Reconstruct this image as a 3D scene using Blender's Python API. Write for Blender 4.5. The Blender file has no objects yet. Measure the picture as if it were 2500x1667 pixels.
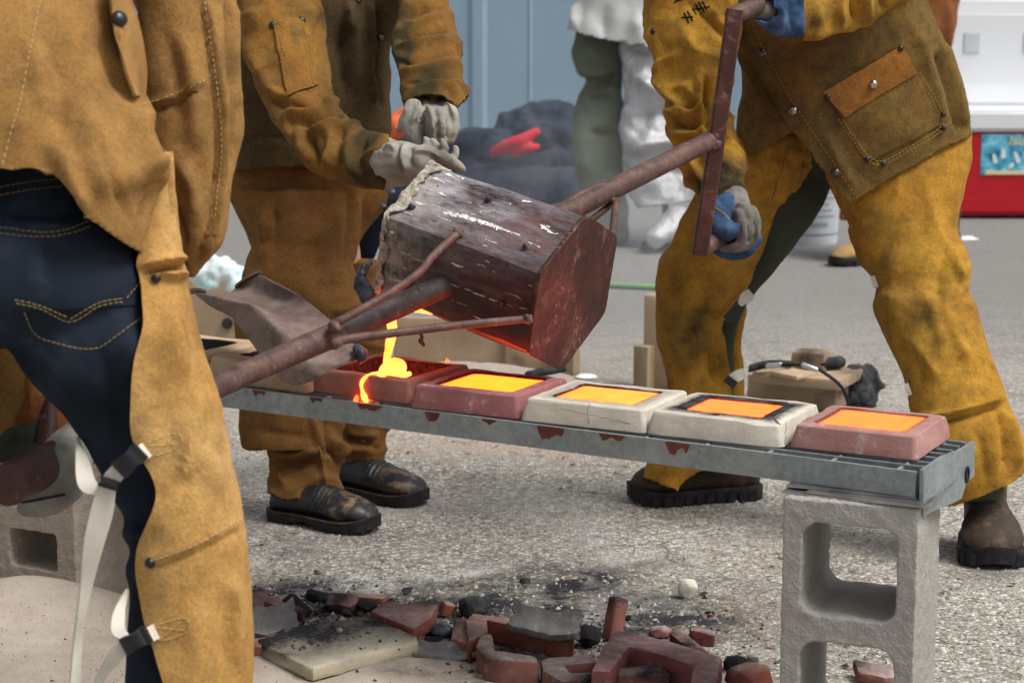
import bpy, bmesh, math, random
import numpy as np
from mathutils import Vector, Matrix, noise
from mathutils.bvhtree import BVHTree

# ------------------------------------------------------------------ camera, sky, sun, exposure
SC = bpy.context.scene
COL = SC.collection
FPX, W0, H0 = 4800.0, 2500.0, 1667.0
PITCH = math.radians(9.65)
CAM = Vector((0, 0, 1.09))
AX = Vector((1, 0, 0))
AU = Vector((0, math.sin(PITCH), math.cos(PITCH)))
AF = Vector((0, math.cos(PITCH), -math.sin(PITCH)))

cd = bpy.data.cameras.new('camera')
cam = bpy.data.objects.new('camera', cd)
COL.objects.link(cam)
cam.location = CAM
cam.rotation_euler = (math.pi / 2 - PITCH, 0, 0)
cd.sensor_width = 36.0
cd.lens = FPX / W0 * 36.0
cd.clip_start = 0.05
cd.clip_end = 300
cd.dof.use_dof = True
cd.dof.focus_distance = 3.35
cd.dof.aperture_fstop = 8.0
SC.camera = cam

SUN_EL, SUN_AZ = math.radians(58), math.radians(115)     # azimuth from +Y clockwise
world = bpy.data.worlds.new('World')
SC.world = world
world.use_nodes = True
nt = world.node_tree
nt.nodes.clear()
sky = nt.nodes.new('ShaderNodeTexSky')
sky.sky_type = 'NISHITA'
sky.sun_disc = False
sky.sun_elevation = SUN_EL
sky.sun_rotation = SUN_AZ
sky.dust_density = 4.0
sky.air_density = 1.0
hs = nt.nodes.new('ShaderNodeHueSaturation')             # cloud cover: an almost neutral sky
hs.inputs['Saturation'].default_value = 0.22
bg = nt.nodes.new('ShaderNodeBackground')
bg.inputs['Strength'].default_value = 0.072
wo = nt.nodes.new('ShaderNodeOutputWorld')
nt.links.new(sky.outputs[0], hs.inputs['Color'])
nt.links.new(hs.outputs[0], bg.inputs['Color'])
nt.links.new(bg.outputs[0], wo.inputs['Surface'])

sd = bpy.data.lights.new('sun', 'SUN')
sun = bpy.data.objects.new('sun', sd)
COL.objects.link(sun)
sd.energy = 1.5
sd.angle = math.radians(25)
sd.color = (1.0, 0.97, 0.92)
sdir = Vector((math.sin(SUN_AZ) * math.cos(SUN_EL), math.cos(SUN_AZ) * math.cos(SUN_EL), math.sin(SUN_EL)))
sun.rotation_euler = (-sdir).to_track_quat('-Z', 'Y').to_euler()
sun.location = sdir * 20

SC.view_settings.view_transform = 'Standard'
SC.view_settings.look = 'None'
SC.view_settings.gamma = 1.0
SC.view_settings.exposure = 0.90
SC.cycles.use_denoising = True
SC.cycles.max_bounces = 6
SC.cycles.diffuse_bounces = 3
SC.cycles.glossy_bounces = 3
SC.cycles.transparent_max_bounces = 6
SC.cycles.volume_bounces = 0
SC.cycles.sample_clamp_indirect = 6.0

# ------------------------------------------------------------------ geometry helpers
def P(x, y, c):
    """world point that the photograph shows at pixel (x, y), c metres in front of the lens plane"""
    x, y, c = float(x), float(y), float(c)
    return CAM + c * (AX * ((x - W0 / 2) / FPX) - AU * ((y - H0 / 2) / FPX) + AF)

def G(x, y, z=0.0):
    """point of the horizontal plane at height z under pixel (x, y)"""
    d = AX * ((x - W0 / 2) / FPX) - AU * ((y - H0 / 2) / FPX) + AF
    return CAM + d * ((z - CAM.z) / d.z)

def depth(v):
    return (v - CAM).dot(AF)

def proj(co):
    d = co - np.array(CAM)
    c = d @ np.array(AF)
    x = (d @ np.array(AX)) / c * FPX + W0 / 2
    y = -(d @ np.array(AU)) / c * FPX + H0 / 2
    return x, y, c

def link(name, me, mat=None, parent=None):
    o = bpy.data.objects.new(name, me)
    COL.objects.link(o)
    if mat is not None:
        if isinstance(mat, (list, tuple)):
            for m in mat: me.materials.append(m)
        else:
            me.materials.append(mat)
    if parent is not None:
        o.parent = parent
        o.matrix_parent_inverse = PINV.get(parent.name, Matrix.Identity(4))
    return o

PINV = {}
def thing(name, loc, label, cat, group=None):
    o = bpy.data.objects.new(name, None)
    COL.objects.link(o)
    o.location = loc
    o.empty_display_size = 0.05
    PINV[o.name] = Matrix.Translation(-Vector(loc))
    tag(o, label, cat, group)
    return o

def tag(o, label, cat, group=None):
    o['label'] = label
    o['category'] = cat
    if group: o['group'] = group
    return o

def kind(o, k):
    o['kind'] = k
    return o

def smooth(me, on=True):
    me.polygons.foreach_set('use_smooth', [on] * len(me.polygons))

def autosmooth(o, deg=40):
    me = o.data
    smooth(me)
    bm = bmesh.new(); bm.from_mesh(me)
    lim = math.radians(deg)
    for e in bm.edges:
        if len(e.link_faces) == 2 and e.calc_face_angle(0) > lim: e.smooth = False
    bm.to_mesh(me); bm.free()

class MB:
    """collects vertices and faces of one mesh"""
    def __init__(s): s.v, s.f = [], []
    def add(s, vs, fs):
        b = len(s.v)
        s.v.extend([tuple(v) for v in vs]); s.f.extend([tuple(i + b for i in f) for f in fs])
        return s
    def box(s, c, half, rot=None):
        c = Vector(c); vs = []
        for dx in (-1, 1):
            for dy in (-1, 1):
                for dz in (-1, 1):
                    p = Vector((dx * half[0], dy * half[1], dz * half[2]))
                    if rot is not None: p = rot @ p
                    vs.append(c + p)
        return s.add(vs, [(0, 1, 3, 2), (4, 6, 7, 5), (0, 4, 5, 1), (2, 3, 7, 6), (0, 2, 6, 4), (1, 5, 7, 3)])
    def rings(s, rs, cap=True, closed=True):
        n = len(rs[0]); vs = [p for r in rs for p in r]; fs = []
        for i in range(len(rs) - 1):
            for j in range(n if closed else n - 1):
                k = (j + 1) % n
                fs.append((i * n + j, i * n + k, (i + 1) * n + k, (i + 1) * n + j))
        if cap and closed:
            fs.append(tuple(range(n - 1, -1, -1)))
            m = (len(rs) - 1) * n
            fs.append(tuple(range(m, m + n)))
        return s.add(vs, fs)
    def loft(s, table, sub=5, n=30, e=2.2):
        """table rows: xl, yl, xr, yr, c, depth ratio [, c right minus c left]; silhouettes given in pixels"""
        rows = [tuple(r) + (0.0,) * (7 - len(r)) for r in table]
        rows = catmull(rows, sub)
        rs = []
        for r in rows:
            rs.append(ring3(r, n, e))
        return s.rings(rs)
    def tube(s, pts, n=14, sub=4, cap=True, world=False):
        """pts: (x, y, c, radius) or (Vector, radius) when world"""
        if world: q = [(p[0][0], p[0][1], p[0][2], p[1]) for p in pts]
        else: q = [tuple(P(*p[:3])) + (p[3],) for p in pts]
        if sub > 1 and len(q) > 2: q = catmull(q, sub)
        ps = [Vector(a[:3]) for a in q]; rr = [a[3] for a in q]
        if cap:
            t0 = (ps[0] - ps[1]).normalized(); t1 = (ps[-1] - ps[-2]).normalized()
            A0 = [(ps[0] + t0 * rr[0] * k, rr[0] * m) for k, m in ((.95, .25), (.75, .65), (.4, .9))]
            A1 = [(ps[-1] + t1 * rr[-1] * k, rr[-1] * m) for k, m in ((.4, .9), (.75, .65), (.95, .25))]
            ps = [a[0] for a in A0] + ps + [a[0] for a in A1]
            rr = [a[1] for a in A0] + rr + [a[1] for a in A1]
        return s.rings(tube_rings(ps, rr, n))
    def build(s, name, mat=None, parent=None, sm=None):
        me = bpy.data.meshes.new(name)
        me.from_pydata(s.v, [], s.f)
        me.update()
        o = link(name, me, mat, parent)
        if sm is not None:
            bm = bmesh.new(); bm.from_mesh(me); bmesh.ops.recalc_face_normals(bm, faces=bm.faces); bm.to_mesh(me); bm.free()
            autosmooth(o, sm)
        return o

def tube_rings(ps, rr, n):
    rs = []; up = None
    for i, p in enumerate(ps):
        t = (ps[min(i + 1, len(ps) - 1)] - ps[max(i - 1, 0)]).normalized()
        if up is None:
            up = Vector((0, 0, 1)) if abs(t.z) < .9 else Vector((1, 0, 0))
        a = (up - t * up.dot(t)).normalized(); b = t.cross(a); up = a
        rs.append([p + (a * math.cos(k * 2 * math.pi / n) + b * math.sin(k * 2 * math.pi / n)) * rr[i] for k in range(n)])
    return rs

def catmull(rows, sub):
    A = np.array(rows, float); out = []
    for i in range(len(A) - 1):
        p0 = A[max(i - 1, 0)]; p1 = A[i]; p2 = A[i + 1]; p3 = A[min(i + 2, len(A) - 1)]
        for k in range(sub):
            t = k / sub
            out.append(.5 * (2 * p1 + (p2 - p0) * t + (2 * p0 - 5 * p1 + 4 * p2 - p3) * t * t + (3 * p1 - p0 - 3 * p2 + p3) * t ** 3))
    out.append(A[-1])
    return [tuple(map(float, a)) for a in out]

def ring3(r, n, e=2.2, angs=None):
    xl, yl, xr, yr, c, t, dc = r[:7]
    L = P(xl, yl, c - dc / 2); R = P(xr, yr, c + dc / 2)
    m = (L + R) / 2; a = (R - L) / 2
    v = (m - CAM).normalized()
    b = v - a * (v.dot(a) / a.length_squared)
    b = b.normalized() * a.length * t
    out = []
    for k in range(n) if angs is None else angs:
        th = k * 2 * math.pi / n if angs is None else k
        cs, sn = math.cos(th), math.sin(th)
        cs = math.copysign(abs(cs) ** (2 / e), cs); sn = math.copysign(abs(sn) ** (2 / e), sn)
        out.append(m + a * cs - b * sn)
    return out

def remesh(mb, voxel, smooth_it=4):
    me = bpy.data.meshes.new('tmp'); me.from_pydata(mb.v, [], mb.f); me.update()
    bm = bmesh.new(); bm.from_mesh(me); bmesh.ops.recalc_face_normals(bm, faces=bm.faces); bm.to_mesh(me); bm.free()
    o = bpy.data.objects.new('tmp', me); COL.objects.link(o)
    m = o.modifiers.new('r', 'REMESH'); m.mode = 'VOXEL'; m.voxel_size = voxel; m.use_smooth_shade = True
    if smooth_it:
        q = o.modifiers.new('s', 'SMOOTH'); q.iterations = smooth_it; q.factor = 0.5
    dg = bpy.context.evaluated_depsgraph_get(); dg.update()
    ev = o.evaluated_get(dg)
    out = bpy.data.meshes.new_from_object(ev)
    bpy.data.objects.remove(o); bpy.data.meshes.remove(me)
    return out

def get_co(me):
    a = np.empty(len(me.vertices) * 3); me.vertices.foreach_get('co', a); return a.reshape(-1, 3)

def get_no(me):
    a = np.empty(len(me.vertices) * 3, dtype=np.float32); me.vertex_normals.foreach_get('vector', a); return a.reshape(-1, 3).astype(float)

def set_co(me, co):
    me.vertices.foreach_set('co', co.ravel()); me.update()

def seg_dist(px, py, pts):
    d = np.full(px.shape, 1e9)
    for (ax, ay), (bx, by) in zip(pts[:-1], pts[1:]):
        vx, vy = bx - ax, by - ay
        t = np.clip(((px - ax) * vx + (py - ay) * vy) / (vx * vx + vy * vy + 1e-9), 0, 1)
        d = np.minimum(d, np.hypot(px - ax - t * vx, py - ay - t * vy))
    return d

def spline2(pts, sub=6):
    return catmull(pts, sub) if len(pts) > 2 else pts

def vnoise(co, sc, seed=0.0, oct_=2):
    sc = np.array(sc, float) * np.ones(3)
    q = co * sc + seed
    f = noise.noise
    out = np.fromiter((f(v) for v in map(tuple, q)), float, len(q))
    if oct_ > 1:
        q2 = q * 2.1 + 7.3
        out += .5 * np.fromiter((f(v) for v in map(tuple, q2)), float, len(q2))
    return out

def in_poly(px, py, poly):
    ins = np.zeros(px.shape, bool); n = len(poly)
    for i in range(n):
        x1, y1 = poly[i]; x2, y2 = poly[(i + 1) % n]
        cond = (y1 > py) != (y2 > py)
        with np.errstate(divide='ignore', invalid='ignore'):
            xi = (x2 - x1) * (py - y1) / (y2 - y1 + 1e-12) + x1
        ins ^= cond & (px < xi)
    return ins

FOLD_GAIN = 1.7
def sculpt(me, folds=(), nz=(), soot_shade=(), steps=(), seed=0.0):
    """folds: (pixel polyline, height in metres, width in pixels); nz: (scale, height); soot: (x, y, radius px, amount)"""
    co = get_co(me); no = get_no(me)
    px, py, c = proj(co)
    v = co - np.array(CAM); v /= np.linalg.norm(v, axis=1)[:, None]
    face = np.clip(-(no * v).sum(1) * 3 + .3, 0, 1)
    d = np.zeros(len(co))
    for pts, amp, wd in folds:
        pts = spline2(pts)
        dist = seg_dist(px, py, pts)
        # taper the fold towards its ends
        t0 = np.hypot(px - pts[0][0], py - pts[0][1]); t1 = np.hypot(px - pts[-1][0], py - pts[-1][1])
        tp = np.clip(np.minimum(t0, t1) / (3.0 * wd), .15, 1)
        prof = np.exp(-(dist / wd) ** 2) if amp > 0 else np.exp(-(dist / (wd * .8)) ** 1.15)
        d += FOLD_GAIN * amp * prof * face * tp
    for pts, amp, wd in steps:
        pts = sorted(pts, key=lambda p: p[1])
        xl = np.interp(py, [p[1] for p in pts], [p[0] for p in pts])
        d += amp * np.clip((px - xl) / wd + .5, 0, 1) * face
    for it in nz:
        v_ = vnoise(co, it[0], seed, 1 if len(it) > 2 else 2)
        if len(it) > 2: v_ = (1 - np.abs(v_) * 2.2).clip(0, 1) ** 2 - .3       # sharp wrinkles
        d += it[1] * v_
    co2 = co + no * d[:, None]
    set_co(me, co2)
    if soot_shade:
        s = np.zeros(len(co))
        nn = vnoise(co, 14, seed + 3)
        for x, y, r, a in soot_shade:
            s += a * np.exp(-(np.hypot(px - x, py - y) / r) ** 2) * np.clip(.75 + .9 * nn, 0, 1.6)
        at = me.attributes.new('soot_shade', 'FLOAT', 'POINT')
        at.data.foreach_set('value', np.clip(s, 0, 1).astype(np.float32))

def cut_mesh(me, polys, cmin=-1e9, cmax=1e9):
    co = get_co(me); px, py, c = proj(co)
    kill = np.zeros(len(co), bool)
    for p in polys: kill |= in_poly(px, py, p)
    kill &= (c > cmin) & (c < cmax)
    bm = bmesh.new(); bm.from_mesh(me); bm.verts.ensure_lookup_table()
    bmesh.ops.delete(bm, geom=[bm.verts[i] for i in np.nonzero(kill)[0]], context='VERTS')
    for _ in range(12):
        bv = [v for v in bm.verts if v.is_boundary]
        bmesh.ops.smooth_vert(bm, verts=bv, factor=.5, use_axis_x=True, use_axis_y=True, use_axis_z=True)
    bm.to_mesh(me); bm.free()

def thicken(me, t, edge_t=None):
    """turn an open sheet into leather of thickness t"""
    o = bpy.data.objects.new('tmp', me); COL.objects.link(o)
    m = o.modifiers.new('s', 'SOLIDIFY'); m.thickness = t; m.offset = -1.0; m.use_even_offset = False
    dg = bpy.context.evaluated_depsgraph_get(); dg.update()
    out = bpy.data.meshes.new_from_object(o.evaluated_get(dg))
    bpy.data.objects.remove(o); bpy.data.meshes.remove(me)
    return out

def garment(name, mb, mat, parent, voxel=.006, sm=5, folds=(), nz=(), soot_shade=(), steps=(), cuts=(), thick=.0035, seed=0.0):
    me = remesh(mb, voxel, sm)
    sculpt(me, folds, nz, soot_shade, steps, seed)
    if cuts:
        cut_mesh(me, cuts)
        me = thicken(me, thick)
    smooth(me)
    me.name = name
    o = link(name, me, mat, parent)
    return o

BV = {}
def surf(o, x, y):
    if o.name not in BV:
        me = o.data
        BV[o.name] = BVHTree.FromPolygons([v.co for v in me.vertices], [p.vertices for p in me.polygons])
    d = (P(x, y, 1) - CAM).normalized()
    h = BV[o.name].ray_cast(CAM, d)
    if h[0] is None:
        h = BV[o.name].find_nearest(P(x, y, 3.0 if x > 700 else 2.4))
    p, n = h[0], h[1]
    if n.dot(d) > 0: n = -n
    return p, n

def resample(pts, step):
    out = [Vector(pts[0])]; acc = 0.0
    for a, b in zip(pts[:-1], pts[1:]):
        a = Vector(a); b = Vector(b); L = (b - a).length
        if L < 1e-9: continue
        t = step - acc
        while t <= L:
            out.append(a + (b - a) * (t / L)); t += step
        acc = (acc + L) % step
    return out

def owner(o):
    return o.parent if (o.parent is not None and o.parent.type == 'MESH') else o

def stitch(o, line, mat, parent, dash=.006, gap=.003, r=.0007, lift=.0006, name='stitching'):
    """a row of thread stitches laid on the surface of o"""
    parent = owner(o)
    pl = resample([tuple(q) + (0,) for q in spline2(line, 8)], 2.0)
    pts = [surf(o, q.x, q.y) for q in pl]
    p3 = [p + n * lift for p, n in pts]
    d = MB(); acc = 0; cur = [p3[0]]; on = True
    for a, b in zip(p3[:-1], p3[1:]):
        L = (b - a).length
        if L > .03: cur = [b]; continue
        acc += L
        if on: cur.append(b)
        if acc > (dash if on else gap):
            if on and len(cur) > 1: d.rings(tube_rings(cur, [r] * len(cur), 4))
            on = not on; acc = 0; cur = [b]
    if not d.v: return None
    return d.build(name, mat, parent)

def cordline(o, line, mat, parent, r=.002, lift=.0, name='seam'):
    parent = owner(o)
    pl = resample([tuple(q) + (0,) for q in spline2(line, 8)], 4.0)
    pts = []
    for q in pl:
        p, n = surf(o, q.x, q.y); pts.append(p + n * lift)
    pts = [p for i, p in enumerate(pts) if i == 0 or (p - pts[i - 1]).length < .06]
    d = MB(); d.rings(tube_rings(pts, [r] * len(pts), 6))
    ob = d.build(name, mat, parent, 60)
    return ob

def snap(o, x, y, mat, parent, r=.0065, name='snap'):
    parent = owner(o)
    p, n = surf(o, x, y)
    a = n.orthogonal().normalized(); b = n.cross(a)
    d = MB(); rs = []
    for k, (rr, h) in enumerate(((1.0, -.3), (1.0, .25), (.85, .5), (.5, .68), (.12, .75))):
        rs.append([p + (a * math.cos(t * math.pi / 8) + b * math.sin(t * math.pi / 8)) * r * rr + n * h * r for t in range(16)])
    d.rings(rs)
    return d.build(name, mat, parent, 50)

def patch(o, quad, mat, parent, nx=14, ny=14, lift=.003, thick=.003, name='pocket', bow=0.0, relax=2):
    """a piece of leather sewn on o; quad = pixel corners tl, tr, br, bl"""
    parent = owner(o)
    tl, tr, br, bl = [Vector(q) for q in quad]
    pts = [[None] * (nx + 1) for _ in range(ny + 1)]
    nn = Vector((0, 0, 0))
    for j in range(ny + 1):
        for i in range(nx + 1):
            u, v = i / nx, j / ny
            q = (tl * (1 - u) + tr * u) * (1 - v) + (bl * (1 - u) + br * u) * v
            p, n = surf(o, q.x, q.y)
            pts[j][i] = p + n * lift + n * bow * math.sin(math.pi * u) * math.sin(math.pi * v)
    for _ in range(relax):
        new = [[p for p in row] for row in pts]
        for j in range(1, ny):
            for i in range(1, nx):
                new[j][i] = (pts[j - 1][i] + pts[j + 1][i] + pts[j][i - 1] + pts[j][i + 1]) / 4
        pts = new
    me = bpy.data.meshes.new(name)
    fs = [(j * (nx + 1) + i, (j + 1) * (nx + 1) + i, (j + 1) * (nx + 1) + i + 1, j * (nx + 1) + i + 1) for j in range(ny) for i in range(nx)]
    me.from_pydata([p for row in pts for p in row], [], fs)
    me.update()
    # normals towards the viewer side of the surface
    p, n = surf(o, *((tl + br) / 2))
    if me.polygons[len(fs) // 2].normal.dot(n) < 0: me.flip_normals()
    me = thicken(me, thick)
    me.name = name
    ob = link(name, me, mat, parent)
    autosmooth(ob, 50)
    return ob
# ------------------------------------------------------------------ materials
class Mat:
    def __init__(s, name, rough=.8, spec=.3, metal=0.0):
        s.m = bpy.data.materials.new(name); s.m.use_nodes = True
        s.t = s.m.node_tree; s.b = s.t.nodes['Principled BSDF']
        s.b.inputs['Roughness'].default_value = rough
        s.b.inputs['Specular IOR Level'].default_value = spec
        s.b.inputs['Metallic'].default_value = metal
        s.tc = None; s.bump_last = None
    def n(s, typ, **kw):
        x = s.t.nodes.new(typ)
        for k, v in kw.items():
            if k in x.inputs: x.inputs[k].default_value = v
            else: setattr(x, k, v)
        return x
    def l(s, a, b): s.t.links.new(a, b)
    def coord(s, scale=None, rot=None):
        if s.tc is None: s.tc = s.n('ShaderNodeTexCoord')
        o = s.tc.outputs['Object']
        if scale is None: return o
        mp = s.n('ShaderNodeMapping')
        mp.inputs['Scale'].default_value = scale
        if rot: mp.inputs['Rotation'].default_value = rot
        s.l(o, mp.inputs['Vector']); return mp.outputs[0]
    def noise(s, sc, detail=4, rough=.55, vec=None, dist=0.0):
        x = s.n('ShaderNodeTexNoise', Scale=sc, Detail=detail, Roughness=rough, Distortion=dist)
        s.l(vec or s.coord(), x.inputs['Vector']); return x.outputs['Fac']
    def vor(s, sc, feat='F1', out='Distance', vec=None, rnd=1.0):
        x = s.n('ShaderNodeTexVoronoi', feature=feat, Scale=sc, Randomness=rnd)
        s.l(vec or s.coord(), x.inputs['Vector']); return x.outputs[out]
    def ramp(s, fac, stops, interp='LINEAR'):
        x = s.n('ShaderNodeValToRGB'); cr = x.color_ramp; cr.interpolation = interp
        while len(cr.elements) < len(stops): cr.elements.new(.5)
        for e, (p, c) in zip(cr.elements, stops):
            e.position = p; e.color = (c, c, c, 1) if isinstance(c, (int, float)) else tuple(c) + (1,)
        s.l(fac, x.inputs[0]); return x.outputs[0]
    def mix(s, fac, a, b, mode='MIX'):
        x = s.n('ShaderNodeMix', data_type='RGBA', blend_type=mode)
        for sock, v in ((x.inputs[0], fac), (x.inputs[6], a), (x.inputs[7], b)):
            if hasattr(v, 'is_linked'): s.l(v, sock)
            elif isinstance(v, (int, float)): sock.default_value = v if sock.type == 'VALUE' else (v, v, v, 1)
            else: sock.default_value = tuple(v) + (1,)
        return x.outputs[2]
    def math(s, op, a, b=0.0):
        x = s.n('ShaderNodeMath', operation=op)
        for sock, v in ((x.inputs[0], a), (x.inputs[1], b)):
            if hasattr(v, 'is_linked'): s.l(v, sock)
            else: sock.default_value = v
        return x.outputs[0]
    def col(s, c):
        if hasattr(c, 'is_linked'): s.l(c, s.b.inputs['Base Color'])
        else: s.b.inputs['Base Color'].default_value = tuple(c) + (1,)
        return s
    def rough(s, r): s.l(r, s.b.inputs['Roughness']); return s
    def bump(s, h, dist=.001, strength=1.0):
        x = s.n('ShaderNodeBump', Strength=strength, Distance=dist)
        s.l(h, x.inputs['Height'])
        if s.bump_last: s.l(s.bump_last, x.inputs['Normal'])
        s.bump_last = x.outputs[0]
        s.l(x.outputs[0], s.b.inputs['Normal']); return s
    def attr(s, name):
        x = s.n('ShaderNodeAttribute', attribute_name=name); return x.outputs['Fac']
    def emit(s, c, k):
        if hasattr(c, 'is_linked'): s.l(c, s.b.inputs['Emission Color'])
        else: s.b.inputs['Emission Color'].default_value = tuple(c) + (1,)
        s.b.inputs['Emission Strength'].default_value = k; return s

def suede(name, a, b, c, sc=5.0, dark=(.030, .024, .014), fuzz=1.0, dirt=.35, mot=.5):
    m = Mat(name, .92, .12)
    base = m.ramp(m.noise(sc, 5, .6, dist=.4), [(.3, a), (.5, b), (.72, c)])
    mott = m.ramp(m.noise(sc * 7, 5, .65), [(.3, 1 - .60 * mot), (.55, 1.0), (.75, 1 + .30 * mot)])
    base = m.mix(1.0, base, mott, 'MULTIPLY')
    grime = m.ramp(m.noise(sc * 1.7, 6, .7, m.coord((1, 1, .6)), .8), [(.50, 0.0), (.66, dirt)])
    base = m.mix(grime, base, dark)
    fine = m.noise(620, 3, .7)
    nap = m.ramp(m.noise(230, 5, .8), [(.32, .62), (.5, 1.0), (.68, 1.34)])
    base = m.mix(.85, base, m.mix(1.0, base, nap, 'MULTIPLY'))
    base = m.mix(m.ramp(fine, [(.42, 0.0), (.70, .38)]), base, m.mix(.5, base, (.62, .46, .26)))
    sn = m.math('MULTIPLY', m.attr('soot_shade'), m.ramp(m.noise(26, 5, .65), [(.25, .55), (.6, 1.15)]))
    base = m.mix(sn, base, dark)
    m.col(base)
    m.b.inputs['Sheen Weight'].default_value = .05
    m.b.inputs['Sheen Roughness'].default_value = .6
    m.b.inputs['Sheen Tint'].default_value = (.9, .7, .45, 1)
    m.bump(m.noise(22, 4, .6), .004, .55 * fuzz)
    m.bump(m.noise(150, 4, .7), .0020, .65 * fuzz)
    m.bump(fine, .0008, .8 * fuzz)
    return m.m

M = {}
M['suede_tan'] = suede('suede_tan', (.215, .103, .024), (.305, .155, .041), (.385, .210, .066), 4.0, dirt=.10)
M['suede_pale'] = suede('suede_pale', (.34, .160, .030), (.46, .255, .075), (.52, .32, .12), 5.0, dirt=.14)
M['suede_brown'] = suede('suede_brown', (.115, .043, .006), (.165, .067, .010), (.22, .095, .015), 5.0, dirt=.3)
M['suede_yellow'] = suede('suede_yellow', (.28, .120, .007), (.385, .185, .011), (.47, .250, .022), 5.0, dirt=.34, mot=.7)
M['suede_olive'] = suede('suede_olive', (.16, .068, .008), (.135, .080, .014), (.24, .118, .013), 6.0, dirt=.5, mot=.8)
M['suede_orange'] = suede('suede_orange', (.19, .065, .006), (.27, .100, .008), (.36, .15, .014), 6.0, dirt=.38)
M['suede_soot_shade'] = suede('suede_soot_shade', (.024, .014, .004), (.036, .022, .006), (.080, .036, .006), 6.0, dirt=.7, dark=(.014, .013, .009))  # sooty jacket torso, with some of its shade put into the colour
M['suede_sleeve'] = suede('suede_sleeve', (.13, .050, .005), (.205, .086, .008), (.30, .142, .014), 6.0, dirt=.55, dark=(.040, .034, .014))
M['suede_dark'] = suede('suede_dark', (.16, .04, .008), (.22, .06, .012), (.27, .09, .02), 5.0, dirt=.2)

m = Mat('denim', .85, .2)
tw = m.n('ShaderNodeTexWave', Scale=420.0, Distortion=.6); m.l(m.coord((1, 1, 1.3), (0, .6, .5)), tw.inputs['Vector'])
base = m.ramp(m.noise(6, 5, .65), [(.35, (.005, .007, .012)), (.55, (.012, .019, .032)), (.75, (.045, .068, .095))])
m.col(m.mix(.16, base, m.mix(1.0, base, m.ramp(tw.outputs[0], [(.2, .35), (.8, 2.0)]), 'MULTIPLY')))
m.bump(tw.outputs[0], .0004, .4); m.bump(m.noise(30, 4), .003, .3); M['denim'] = m.m

m = Mat('navy_cloth', .9, .1); m.col(m.ramp(m.noise(9, 4), [(.35, (.004, .005, .009)), (.7, (.012, .015, .026))])); m.bump(m.noise(60, 4), .003, .4); M['navy'] = m.m
m = Mat('olive_cloth', .9, .1); m.col(m.ramp(m.noise(7, 4), [(.3, (.030, .034, .024)), (.7, (.060, .066, .048))])); m.bump(m.noise(300, 3), .0006, .5); M['olive'] = m.m
m = Mat('olive_canvas', .9, .1); m.col(m.ramp(m.noise(4, 4), [(.3, (.11, .125, .085)), (.7, (.19, .21, .15))])); m.bump(m.noise(10, 4), .02, .4); M['canvas'] = m.m
m = Mat('thread', .8, .2); m.col((.50, .37, .18)); M['thread'] = m.m
m = Mat('ochre_thread', .8, .2); m.col((.36, .22, .06)); M['ochrethread'] = m.m
m = Mat('gold_thread', .8, .2); m.col((.24, .17, .06)); M['goldthread'] = m.m
m = Mat('dark_thread', .8, .2); m.col((.02, .02, .018)); M['darkthread'] = m.m
m = Mat('snap_metal', .32, .5, 1.0); m.col(m.ramp(m.noise(200, 3), [(.3, (.06, .06, .065)), (.7, (.22, .22, .23))])); M['snap'] = m.m
m = Mat('snap_black', .35, .5); m.col((.012, .012, .014)); M['snapblack'] = m.m
m = Mat('snap_bright', .22, .5, 1.0); m.col(m.ramp(m.noise(300, 3), [(.35, (.10, .10, .10)), (.6, (.55, .54, .50))])); M['snapbright'] = m.m
m = Mat('webbing', .9, .1)
tw = m.n('ShaderNodeTexWave', Scale=160.0); m.l(m.coord(), tw.inputs['Vector'])
m.col(m.mix(m.noise(30, 4), (.55, .51, .43), (.74, .70, .62))); m.bump(tw.outputs[0], .0008, .6); m.bump(m.vor(700), .0005, .5); M['webbing'] = m.m
m = Mat('black_plastic', .35, .4); m.col((.010, .010, .011)); M['plastic'] = m.m
m = Mat('glove_grey', .9, .15)
g = m.ramp(m.noise(14, 5, .6), [(.3, (.20, .185, .155)), (.55, (.34, .32, .275)), (.75, (.45, .43, .38))])
m.col(m.mix(m.math('MULTIPLY', m.attr('soot_shade'), .8), g, (.05, .045, .035))); m.bump(m.noise(60, 4), .003, .5); m.bump(m.noise(500, 3), .0006, .6); M['glove'] = m.m
m = Mat('glove_palm', .9, .15); m.col(m.ramp(m.noise(25, 5, .6), [(.3, (.10, .095, .085)), (.7, (.23, .215, .19))])); m.bump(m.noise(90, 4), .002, .5); M['palm'] = m.m
m = Mat('glove_blue', .9, .15); m.col(m.ramp(m.noise(25, 5, .65), [(.3, (.012, .022, .045)), (.52, (.040, .085, .17)), (.75, (.10, .16, .26))])); m.bump(m.noise(120, 4), .002, .5); M['blueglove'] = m.m

m = Mat('boot_black', .42, .45)
d = m.ramp(m.noise(28, 6, .7), [(.48, 0.0), (.66, .75)])
up = m.n('ShaderNodeAttribute', attribute_name='dust'); d2 = m.math('MULTIPLY', d, up.outputs['Fac'])
m.col(m.mix(d2, m.mix(m.noise(60, 4), (.006, .006, .008), (.018, .018, .022)), (.30, .20, .10)))
m.rough(m.ramp(m.noise(35, 4), [(.3, .30), (.7, .62)])); m.bump(m.noise(45, 5, .6), .004, .35); M['boot_black'] = m.m
m = Mat('boot_brown', .75, .25)
m.col(m.mix(m.ramp(m.noise(22, 6, .7), [(.5, 0.0), (.72, .55)]), m.mix(m.noise(40, 4), (.035, .024, .017), (.075, .052, .038)), (.24, .17, .115)))
m.bump(m.noise(70, 5), .002, .4); M['boot_brown'] = m.m
m = Mat('rubber', .65, .3); m.col(m.mix(m.ramp(m.noise(40, 5, .7), [(.5, 0.0), (.75, .4)]), (.012, .012, .013), (.10, .085, .07))); m.bump(m.noise(120, 3), .001, .4); M['rubber'] = m.m

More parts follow.
